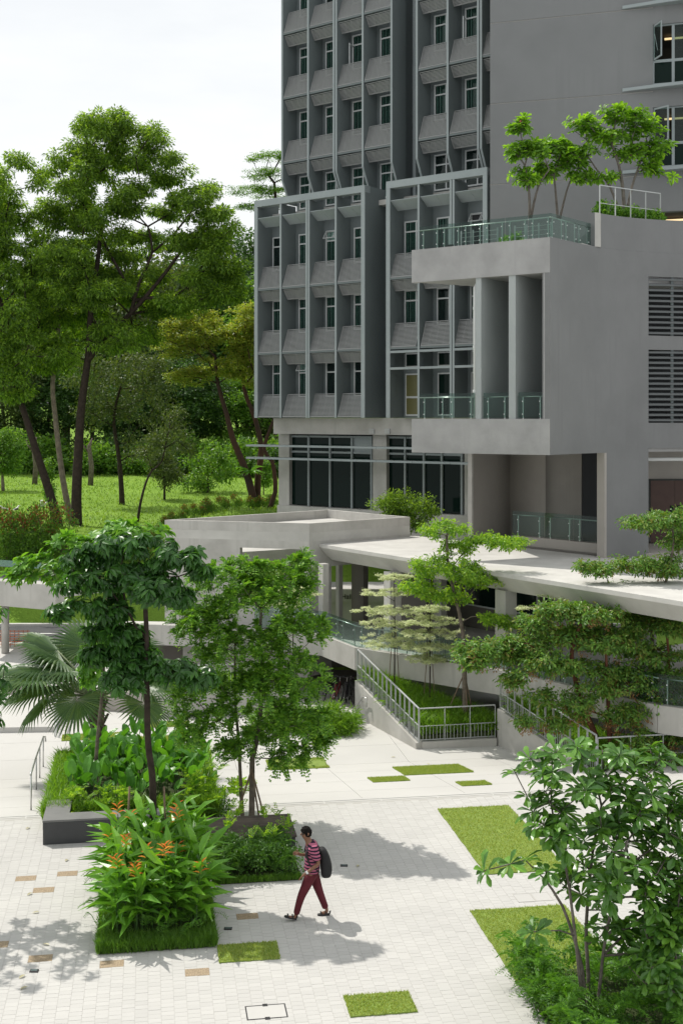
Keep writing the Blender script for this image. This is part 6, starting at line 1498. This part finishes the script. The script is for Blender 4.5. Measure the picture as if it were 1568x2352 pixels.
# --- ferns at the foot of the frangipani
c0=to_uv(G(1195,2262)); 
rb=thing('fern_bed','lush bright fern bed at the foot of the large frangipani','planting bed',tuple(uv(c0[0]+1,c0[1]-1)))
ru0,ru1,rv0,rv1=c0[0]-.05,c0[0]+3.4,16.3,c0[1]+.35
ublock(ru0+.06,ru1,rv0,rv1,0,.04).build('soil',M['soil'],rb)
fo=Foliage('diamond'); q=np.concatenate([inrect(120,ru0+.1,ru1,rv0,rv1),inrect(45,ru0-.02,ru0+.3,rv0,rv1)]); q[:,2]=rng.uniform(.1,.75,165); ferns(fo,q,6,.62,16,.085,.024); fo.build('fern_fronds',M['l_fern'],rb)
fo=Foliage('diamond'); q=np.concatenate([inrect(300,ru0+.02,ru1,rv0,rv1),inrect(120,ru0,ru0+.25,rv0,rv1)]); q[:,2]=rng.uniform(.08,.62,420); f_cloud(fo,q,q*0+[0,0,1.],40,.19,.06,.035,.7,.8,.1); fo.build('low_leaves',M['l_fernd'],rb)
# --- planter filling
def intri(n,poly,zf):
    P_=np.array(poly,float); x0,y0=P_.min(0); x1,y1=P_.max(0); out=[]
    while len(out)<n:
        x,y=rng.uniform(x0,x1),rng.uniform(y0,y1); c=False; j=len(P_)-1
        for i in range(len(P_)):
            if ((P_[i,1]>y)!=(P_[j,1]>y)) and x<(P_[j,0]-P_[i,0])*(y-P_[i,1])/(P_[j,1]-P_[i,1])+P_[i,0]: c=not c
            j=i
        if c: out.append((x,y,zf(x,y)))
    return np.array(out)
def planter_fill(par,poly,zf,n,nt,name='grassy_planting'):
    q=intri(n,poly,zf); q[:,2]+=rng.uniform(0,.22,n); blades(name,q,.22,.50,.035,1.1,M['blade_l'],par)
    q=intri(nt,poly,zf); fo=Foliage('strap')
    for p in q:
        k=22; d_=rdir(k,.9); fo.add(np.tile(p+np.array([0,0,.05]),(k,1)),d_,np.tile([0,0,1.],(k,1)),rng.uniform(.3,.55,k),rng.uniform(.02,.035,k))
    o=fo.build('leaf_tufts',M['blade_l'],par)
planter_fill(pl1,[(2.62,40.05),(5.1,40.4),(5.2,40.7),(.8,44.5),(.75,44.2)],SO1,11000,120)
planter_fill(pl2,[(7.5,35.6),(14,36.2),(10.5,35.4),(9.2,36.1),(5.6,40.4),(5.5,40.2)],SO2,9000,110)
planter_fill(pl3,[(-6.3,44.5),(-2,45.1),(-2,46.4),(-7,46.3)],lambda x,y:-.5,6000,60)
def mound(name,label,c,rx,ry,h,n,mat,L,W,geom='strap',nl=26,cat='shrub',group=None,rad=.22):
    t=thing(name,label,cat,tuple(c),group); q=np.stack([rng.uniform(-1,1,n)*rx,rng.uniform(-1,1,n)*ry,rng.uniform(.02,1,n)*h],-1)
    q[:,2]*=1-.45*np.maximum(np.abs(q[:,0]/rx),np.abs(q[:,1]/ry))**3; q+=np.array(c)
    sk=[np.array([c[0],c[1],c[2]])]
    mb=MB()
    for p in q[::6]: mb.tube([(c[0]+(p[0]-c[0])*.5,c[1]+(p[1]-c[1])*.5,c[2]-.02),tuple(p)],[.012,.005],4)
    mb.build('stems',M['b_grey'],t)
    fo=Foliage(geom); f_cloud(fo,q,q*0+[0,0,1.],nl,rad,L,W,.6,.8,-.1); fo.build('leaves',mat,t); return t
mc=GP(755,1690); mound('grassy_shrub','clipped grassy green shrub beside the passage mouth',(mc.x,mc.y+.6,mc.z),.95,.7,.82,170,M['blade_l'],.26,.028)
mc=GP(640,1690); mound('grassy_shrub','dark grassy shrub behind the round leaved tree trunk',(mc.x,mc.y+.9,mc.z),.9,.6,.7,120,M['blade_d'],.26,.028)
for (px,py,Y,z,rx,h,lab) in ((1175,497,45.6,15.9,.42,.55,'leafy shrub at the foot of the slim terrace frangipani'),(1230,497,46.6,15.8,.40,.5,'leafy shrub between two terrace frangipani'),(1395,495,45.9,17.0,.5,.75,'dark leafy shrub inside the guard rail on the annex roof'),(1440,498,46.3,17.0,.55,.6,'dark leafy shrub under the largest frangipani'),(1490,500,46.4,17.0,.4,.5,'low dark shrub at the end of the roof guard rail')):
    c=P(px,py,Y); mound('terrace_shrub',lab,(c.x,c.y,z),rx,rx*.7,h,60,M['l_round'],.13,.07,'diamond',26,'shrub','shrubs on the roof terrace',.16)

# ================================================================== SMALL THINGS
M['leaf_dry']=leafmat('dry_leaf',[(0.35,0.28,0.12),(0.45,0.42,0.25),(0.30,0.17,0.07)],.2,(1,1,1))
for i,(px,py,lab) in enumerate(((59,2241,'pale dry leaf lying near the left ground lamp'),(65,2268,'large curled dry leaf on shaded pavers'),(115,2172,'yellow dry leaf in the left tree shade'),(75,2052,'white dry leaf beside three pebble slabs'),(92,2096,'pale dry leaf on sunlit pavers left of the heliconia'),(150,1980,'yellow dry leaf near the stone bench'),(60,1906,'small dry leaf left of the stone bench'),(908,1740,'dry leaf on the white court before the railed planter'),(980,1755,'dry leaf near the thin turf strip'),(820,1993,'tan dry leaf behind the walking person'))):
    c=GP(px,py); t=thing('fallen_leaf',lab,'leaf',(c.x,c.y,c.z+.004),'dry leaves fallen on the paving')
    fo=Foliage('oval'); a=rnd.uniform(0,6.28); fo.add(np.array([[c.x,c.y,c.z+.02]]),np.array([[math.cos(a),math.sin(a),.05]]),np.array([[0,0,1.]]),.15,.06); o=fo.build('blade',M['leaf_dry'],t); del o['kind']
# bicycles in the passage
M['tyre']=plain('tyre',(0.02,0.02,0.02),.8); M['bikered']=plain('red_frame',(0.25,0.03,0.03),.4); M['bikeblk']=plain('dark_frame',(0.05,0.05,0.055),.4)
def torus(R,r,n=28,m=6):
    mb=MB(); vs_=[]
    for i in range(n):
        a=2*math.pi*i/n
        for j in range(m):
            b_=2*math.pi*j/m; vs_.append(((R+r*math.cos(b_))*math.cos(a),r*math.sin(b_),(R+r*math.cos(b_))*math.sin(a)))
    return mb.add(vs_,[(i*m+j,((i+1)%n)*m+j,((i+1)%n)*m+(j+1)%m,i*m+(j+1)%m) for i in range(n) for j in range(m)])
def bicycle(label,loc,az,mat):
    t=thing('bicycle',label,'bicycle',(0,0,0),'bicycles parked in the passage')
    for x in (-.52,.52):
        w_=torus(.33,.022); w_.v=[(a+x,b_,c+.35) for a,b_,c in w_.v]; wo=w_.build('wheel',M['tyre'],t,smooth=True)
        sp=MB()
        for k in range(9):
            a=math.pi*k/9; sp.bar((x-.32*math.cos(a),.0,.35-.32*math.sin(a)),(x+.32*math.cos(a),.0,.35+.32*math.sin(a)),.004,.004)
        sp.build('spokes',M['steel'],wo)
    fr_=MB()
    for a,b_ in (((-.52,0,.35),(-.1,0,.32)),((-.52,0,.35),(-.2,0,.78)),((-.1,0,.32),(-.22,0,.86)),((-.1,0,.32),(.36,0,.72)),((-.19,0,.74),(.34,0,.80)),((.33,0,.86),(.52,0,.35))): fr_.tube([a,b_],.018,6)
    fr_.build('frame',mat,t,smooth=True)
    MB().tube([(.33,0,.85),(.30,0,1.0)],.015,6).build('stem',M['steel'],t)
    MB().tube([(.22,-.28,1.02),(.30,-.2,1.03),(.30,.2,1.03),(.22,.28,1.02)],.013,6).build('handlebar',M['bikeblk'],t)
    MB().hexa([(-.36,-.07,.90),(-.08,-.025,.90),(-.08,.025,.90),(-.36,.07,.90)],[(-.36,-.08,.96),(-.08,-.02,.95),(-.08,.02,.95),(-.36,.08,.96)]).build('saddle',M['tyre'],t)
    MB().tube([(-.1,-.09,.32),(-.1,.09,.32)],.02,6).build('crank',M['steel'],t)
    t.location=loc; t.rotation_euler=(0.05,0,az); return t
for px,Y,az,m_,lab in ((772,47.4,1.25,M['bikered'],'red framed bicycle parked in the dark passage'),(793,47.0,1.5,M['bikeblk'],'black bicycle with raised handlebar parked in the passage'),(805,47.9,1.7,M['bikeblk'],'dark bicycle leaning by the passage wall'),(752,48.2,1.1,M['bikeblk'],'black bicycle deepest in the passage')):
    x=(px-CX)/F*Y; bicycle(lab,(x,Y,gz(to_uv(Vector((x,Y,0)))[1])),az,m_)
# birds on the lawn
M['bird']=plain('white_feathers',(0.6,0.6,0.57),.8); M['birdd']=plain('dark_feathers',(0.09,0.07,0.06),.8)
def bird(label,px,py,Y,mat,open_=False,az=0):
    c=P(px,py,Y); z=zland(c.x,Y); t=thing('bird',label,'bird',(c.x,Y,z),'birds on the lawn'); s_=1.5
    def w3(x,y,zz): return Vector((c.x+s_*(x*math.cos(az)-y*math.sin(az)),Y+s_*(x*math.sin(az)+y*math.cos(az)),z+s_*zz))
    MB().tube([w3(-.22,0,.17),w3(-.12,0,.19),w3(0,0,.20),w3(.1,0,.24),w3(.15,0,.31),w3(.19,0,.33),w3(.23,0,.325),w3(.28,0,.315)],[.012*s_,.05*s_,.065*s_,.05*s_,.028*s_,.032*s_,.018*s_,.003*s_],8).build('body',mat,t,smooth=True)
    for sy in (-1,1):
        if open_: MB().hexa([w3(-.08,.05*sy,.22),w3(.08,.05*sy,.22),w3(.02,.36*sy,.40),w3(-.12,.34*sy,.38)],[w3(-.08,.05*sy,.235),w3(.08,.05*sy,.235),w3(.02,.36*sy,.41),w3(-.12,.34*sy,.39)]).build('wing',mat,t)
        else: MB().hexa([w3(-.2,.05*sy,.17),w3(.05,.06*sy,.16),w3(.05,.065*sy,.25),w3(-.1,.05*sy,.24)],[w3(-.2,.06*sy,.17),w3(.05,.075*sy,.16),w3(.05,.075*sy,.25),w3(-.1,.06*sy,.24)]).build('wing',M['birdd'],t)
        MB().tube([w3(0,.025*sy,.15),w3(.0,.025*sy,0)],.006*s_,4).build('leg',M['birdd'],t)
bird('white bird with raised wings on the lawn by the leaning trunk',99,1146,80,M['bird'],True,.3)
bird('dark and white bird walking at the lawn edge',12,1160,78,M['bird'],False,3.0)
bird('small white bird standing on the lawn',38,1158,78,M['bird'],False,1.2)

# ================================================================== PERSON
base=G(712,2108); fw_=Vector((-1,-.10,0)).normalized(); lf=Vector((fw_.y*-1,fw_.x,0)).normalized()
lf=Vector((-.10,1,0)).normalized()*-1      # left hand side faces the camera
def pj(x,y,z): return base+fw_*x+lf*y+Vector((0,0,z))
def skinned(name,verts,edges,radii,material,parent,sub=2,root=0):
    m=bpy.data.meshes.new(name); m.from_pydata([tuple(pj(*v)) for v in verts],edges,[]); m.materials.append(material)
    o=bpy.data.objects.new(name,m); COL.objects.link(o)
    sk_=o.modifiers.new('skin','SKIN'); sk_.use_smooth_shade=True
    for i,r in enumerate(radii):
        rr=r if hasattr(r,'__len__') else (r,r); m.skin_vertices[0].data[i].radius=rr; m.skin_vertices[0].data[i].use_root=(i==root)
    sb_=o.modifiers.new('sub','SUBSURF'); sb_.levels=sub; sb_.render_levels=sub
    dg=bpy.context.evaluated_depsgraph_get(); me=bpy.data.meshes.new_from_object(o.evaluated_get(dg)); me.name=name
    bpy.data.objects.remove(o); o2=bpy.data.objects.new(name,me); COL.objects.link(o2)
    if not me.materials: me.materials.append(material)
    me.shade_smooth(); adopt(o2,parent); return o2
M['skin']=plain('brown_skin',(0.20,0.095,0.055),.55); M['hair']=mottled('black_hair',(0.007,0.006,0.005),(0.011,0.009,0.008),scale=40,rough=.75,bump=.5,bscale=60,spec=.1)
M['maroon']=mottled('maroon_trousers',(0.115,0.018,0.026),(0.09,0.014,0.02),scale=9,rough=.85,bump=.3,bscale=14,bdist=.03)
def stripes():
    m,n,l,b_=_nodes('striped_polo'); tc=n.new('ShaderNodeTexCoord'); sp=n.new('ShaderNodeSeparateXYZ'); l.new(tc.outputs['Object'],sp.inputs[0])
    no=n.new('ShaderNodeTexNoise'); no.inputs['Scale'].default_value=9; l.new(tc.outputs['Object'],no.inputs['Vector'])
    ma=n.new('ShaderNodeMath'); ma.operation='MULTIPLY_ADD'; ma.inputs[1].default_value=.02; l.new(no.outputs['Fac'],ma.inputs[0]); l.new(sp.outputs['Z'],ma.inputs[2])
    m2=n.new('ShaderNodeMath'); m2.operation='MODULO'; m2.inputs[1].default_value=.062; l.new(ma.outputs[0],m2.inputs[0])
    m3=n.new('ShaderNodeMath'); m3.operation='GREATER_THAN'; m3.inputs[1].default_value=.030; l.new(m2.outputs[0],m3.inputs[0])
    mx=n.new('ShaderNodeMix'); mx.data_type='RGBA'; mx.inputs[6].default_value=(0.022,0.014,0.03,1); mx.inputs[7].default_value=(0.40,0.12,0.19,1); l.new(m3.outputs[0],mx.inputs[0]); l.new(mx.outputs[2],b_.inputs['Base Color'])
    b_.inputs['Roughness'].default_value=.9; b_.inputs['Specular IOR Level'].default_value=.2; return m
M['polo']=stripes()
pe=thing('person','person in pink and navy striped polo and maroon trousers walking while looking down','person',tuple(base))
# body: one continuous skinned figure
bv=[(-.03,0,.95),(-.04,0,1.12),(-.03,0,1.30),(.0,0,1.42),(.035,0,1.50),(.075,0,1.57),(.095,0,1.645),            # 0-6 spine and head
    (-.05,.19,1.375),(-.15,.23,1.12),(.08,.20,.94),(.15,.19,.885),                                            # 7-10 near arm to palm
    (-.03,-.19,1.375),(-.03,-.25,1.12),(.17,-.17,1.16),(.235,-.14,1.195),                                      # 11-14 far arm
    (-.02,.09,.90),(.17,.10,.47),(.285,.10,.10),(.30,.10,.055),(.43,.115,.075),                                # 15-19 front leg
    (-.05,-.09,.90),(-.17,-.09,.47),(-.33,-.09,.12),(-.335,-.09,.06),(-.20,-.10,.03)]                          # 20-24 rear leg
be=[(0,1),(1,2),(2,3),(3,4),(4,5),(5,6),(3,7),(7,8),(8,9),(9,10),(3,11),(11,12),(12,13),(13,14),(0,15),(15,16),(16,17),(17,18),(18,19),(0,20),(20,21),(21,22),(22,23),(23,24)]
br=[(.13,.11),(.13,.11),(.13,.10),(.07,.06),.055,(.075,.085),(.075,.085),.05,.042,.028,(.040,.018),.05,.042,.028,(.038,.018),.075,.055,.035,.036,(.035,.02),.075,.055,.035,.036,(.035,.02)]
fing=[]
for hand,(c,dv,sd) in {10:((.15,.19,.885),(.62,-.05,-.45),(.0,.75,.25)),14:((.235,-.14,1.195),(.75,.2,.25),(.1,.4,-.5))}.items():
    D_=Vector(dv).normalized(); S_=Vector(sd).normalized(); c=Vector(c)
    for k,(off,ln) in enumerate(((-.030,.075),(-.010,.088),(.010,.083),(.028,.066))):
        i=len(bv); p1=c+S_*off+D_*.03; p2=p1+D_*ln*.5+Vector((0,0,-.008)); p3=p1+D_*ln*.9+Vector((-.008,0,-.03)); bv+=[tuple(p1),tuple(p2),tuple(p3)]; be+=[(hand,i),(i,i+1),(i+1,i+2)]; br+=[.010,.0095,.008]
    i=len(bv); p1=c-S_*.035-D_*.02; p2=p1+(D_*.6-S_*.5)*.05; bv+=[tuple(p1),tuple(p2),tuple(p2+D_*.03)]; be+=[(hand,i),(i,i+1),(i+1,i+2)]; br+=[.012,.011,.009]
body=skinned('body',bv,be,br,M['skin'],pe,2)
# face: nose, ears, glasses
hd=(.075,0,1.635)
MB().tube([pj(.145,0,1.645),pj(.178,0,1.605),pj(.160,0,1.590)],[.010,.018,.010],6).build('nose',M['skin'],body,smooth=True)
for sy in (-1,1):
    MB().tube([pj(.045,.082*sy,1.665),pj(.04,.096*sy,1.645),pj(.05,.086*sy,1.61)],[.014,.018,.010],6).build('ear',M['skin'],body,smooth=True)
gl=MB()
for sy in (-1,1):
    gl.tube([pj(.152,.012*sy,1.650),pj(.150,.06*sy,1.652),pj(.150,.062*sy,1.622),pj(.154,.014*sy,1.620),pj(.152,.012*sy,1.650)],.004,5); gl.tube([pj(.148,.062*sy,1.648),pj(.05,.088*sy,1.658)],.004,5)
gl.build('spectacles',M['black'],pe)
MB().tube([pj(.150,-.022,1.575),pj(.154,0,1.572),pj(.150,.022,1.575)],[.003,.007,.003],5).build('mouth',plain('lips',(0.22,0.08,0.07),.5),body)
# hair cap with a ragged edge
vsH=[];n1,n2=18,26
for i in range(n1):
    th_=math.pi*.66*i/(n1-1)
    for j in range(n2):
        a=2*math.pi*j/n2; rr=1+.05*math.sin(a*5+i)+.04*rnd.uniform(-1,1)
        lim=1.0 if math.cos(a)<.35 else .74     # shorter over the forehead
        t_=th_*lim; vsH.append(pj(.078+.108*rr*math.sin(t_)*math.cos(a)-.006, .098*rr*math.sin(t_)*math.sin(a), 1.642+.122*rr*math.cos(t_)+.022*math.sin(t_)*max(0,math.cos(a))))
MB().add(vsH,[(i*n2+j,(i+1)*n2+j,(i+1)*n2+(j+1)%n2,i*n2+(j+1)%n2) for i in range(n1-1) for j in range(n2)]).build('hair',M['hair'],pe,smooth=True)
sv=[(-.03,0,.84),(-.035,0,.97),(-.04,0,1.07),(-.04,0,1.18),(-.03,0,1.31),(-.005,0,1.43),(-.05,.185,1.385),(-.095,.215,1.25),(-.135,.232,1.16),(-.03,-.185,1.375),(-.03,-.22,1.26),(-.03,-.24,1.17),(.02,0,1.485)]
se=[(0,1),(1,2),(2,3),(3,4),(4,5),(5,6),(6,7),(7,8),(5,9),(9,10),(10,11),(5,12)]
skinned('polo_shirt',sv,se,[(.20,.165),(.195,.165),(.185,.16),(.185,.155),(.185,.15),(.135,.115),.098,.088,.088,.098,.088,.088,(.075,.075)],M['polo'],pe,2)
MB().tube([pj(.0,-.06,1.475),pj(.065,0,1.445),pj(.0,.06,1.475),pj(-.055,0,1.50),pj(.0,-.06,1.475)],[.016]*5,6).build('collar',plain('navy_collar',(0.02,0.02,0.035),.9),pe)
tv=[(-.035,0,.965),(-.03,0,.90),(-.01,.088,.86),(.08,.098,.66),(.175,.10,.465),(.235,.10,.27),(.275,.10,.105),(-.06,-.088,.86),(-.12,-.09,.66),(-.185,-.09,.465),(-.26,-.09,.27),(-.315,-.09,.125)]
te=[(0,1),(1,2),(2,3),(3,4),(4,5),(5,6),(1,7),(7,8),(8,9),(9,10),(10,11)]
skinned('trousers',tv,te,[(.175,.145),(.165,.145),.125,.103,.082,.070,.064,.125,.103,.082,.070,.064],M['maroon'],pe,2)
for (hx,tx_,y,zt) in ((.265,.475,.105,.06),(-.385,-.155,-.095,.0)):
    h_=.0 if zt==0 else .02
    so_=MB(); out=[]
    prof=[(0,-.034),(.05,-.042),(.14,-.046),(.20,-.044),(.235,-.02),(.235,.02),(.20,.044),(.14,.046),(.05,.042),(0,.034)]
    lo=[pj(hx+a_,y+b_,h_+(zt+.0)*(a_/.235)) for a_,b_ in prof]; hi=[p+Vector((0,0,.026)) for p in lo]; n=len(prof)
    so_.add(lo+hi,[tuple(range(n-1,-1,-1)),tuple(range(n,2*n))]+[(i,(i+1)%n,n+(i+1)%n,n+i) for i in range(n)]); sd_=so_.build('sandal',M['black'],pe)
    for f,hh in ((.07,.045),(.16,.035)):
        a_=hx+f; zz=h_+zt*(f/.235)+.025; MB().tube([pj(a_,y-.047,zz),pj(a_+.01,y-.03,zz+hh),pj(a_+.01,y+.03,zz+hh),pj(a_,y+.047,zz)],.014,6).build('strap',M['black'],sd_)
    MB().tube([pj(hx,y-.04,h_+.04),pj(hx-.015,y,h_+.08),pj(hx,y+.04,h_+.04)],.012,6).build('strap',M['black'],sd_)
wt=thing('wrist_watch','pale square watch on the near wrist of the walking person','watch',tuple(pj(.07,.2,.945)))
MB().tube([pj(.055,.205,.962),pj(.085,.197,.936)],.034,12).build('band',plain('pale_strap',(0.45,0.45,0.44),.5),wt,smooth=True)
MB().obox(pj(.055,.232,.935),fw_*.035,lf*.008,(0,0,.035)).build('face',plain('watch_face',(0.75,0.76,0.76),.2),wt)
bp=thing('backpack','black rounded backpack worn by the walking person','backpack',tuple(pj(-.28,0,.8)))
rings=[(.78,.11,.075,-.30),(.82,.17,.10,-.31),(.95,.185,.12,-.315),(1.10,.175,.11,-.295),(1.25,.14,.085,-.265),(1.36,.09,.05,-.225)]
vsB=[];n2=16
for z,ry,rx,cx_ in rings:
    for j in range(n2):
        a=2*math.pi*j/n2; ca,sa=math.cos(a),math.sin(a); e=.7
        vsB.append(pj(cx_+rx*math.copysign(abs(ca)**e,ca),ry*math.copysign(abs(sa)**e,sa),z))
fB=[(i*n2+j,i*n2+(j+1)%n2,(i+1)*n2+(j+1)%n2,(i+1)*n2+j) for i in range(len(rings)-1) for j in range(n2)]+[tuple(range(n2-1,-1,-1)),tuple((len(rings)-1)*n2+j for j in range(n2))]
o=MB().add(vsB,fB).build('pack',mottled('black_nylon',(0.014,0.014,0.015),(0.022,0.022,0.023),scale=8,rough=.7,bump=.4,bscale=12,bdist=.03),bp,smooth=True)
s2=o.modifiers.new('sub','SUBSURF'); s2.levels=1; s2.render_levels=2
for sy in (-1,1): MB().tube([pj(-.19,.10*sy,1.30),pj(-.08,.125*sy,1.445),pj(.05,.135*sy,1.40),pj(.085,.14*sy,1.25),pj(.02,.165*sy,1.08),pj(-.17,.145*sy,.92)],[.018,.024,.026,.024,.014,.012],6).build('shoulder_strap',M['black'],bp,smooth=True)
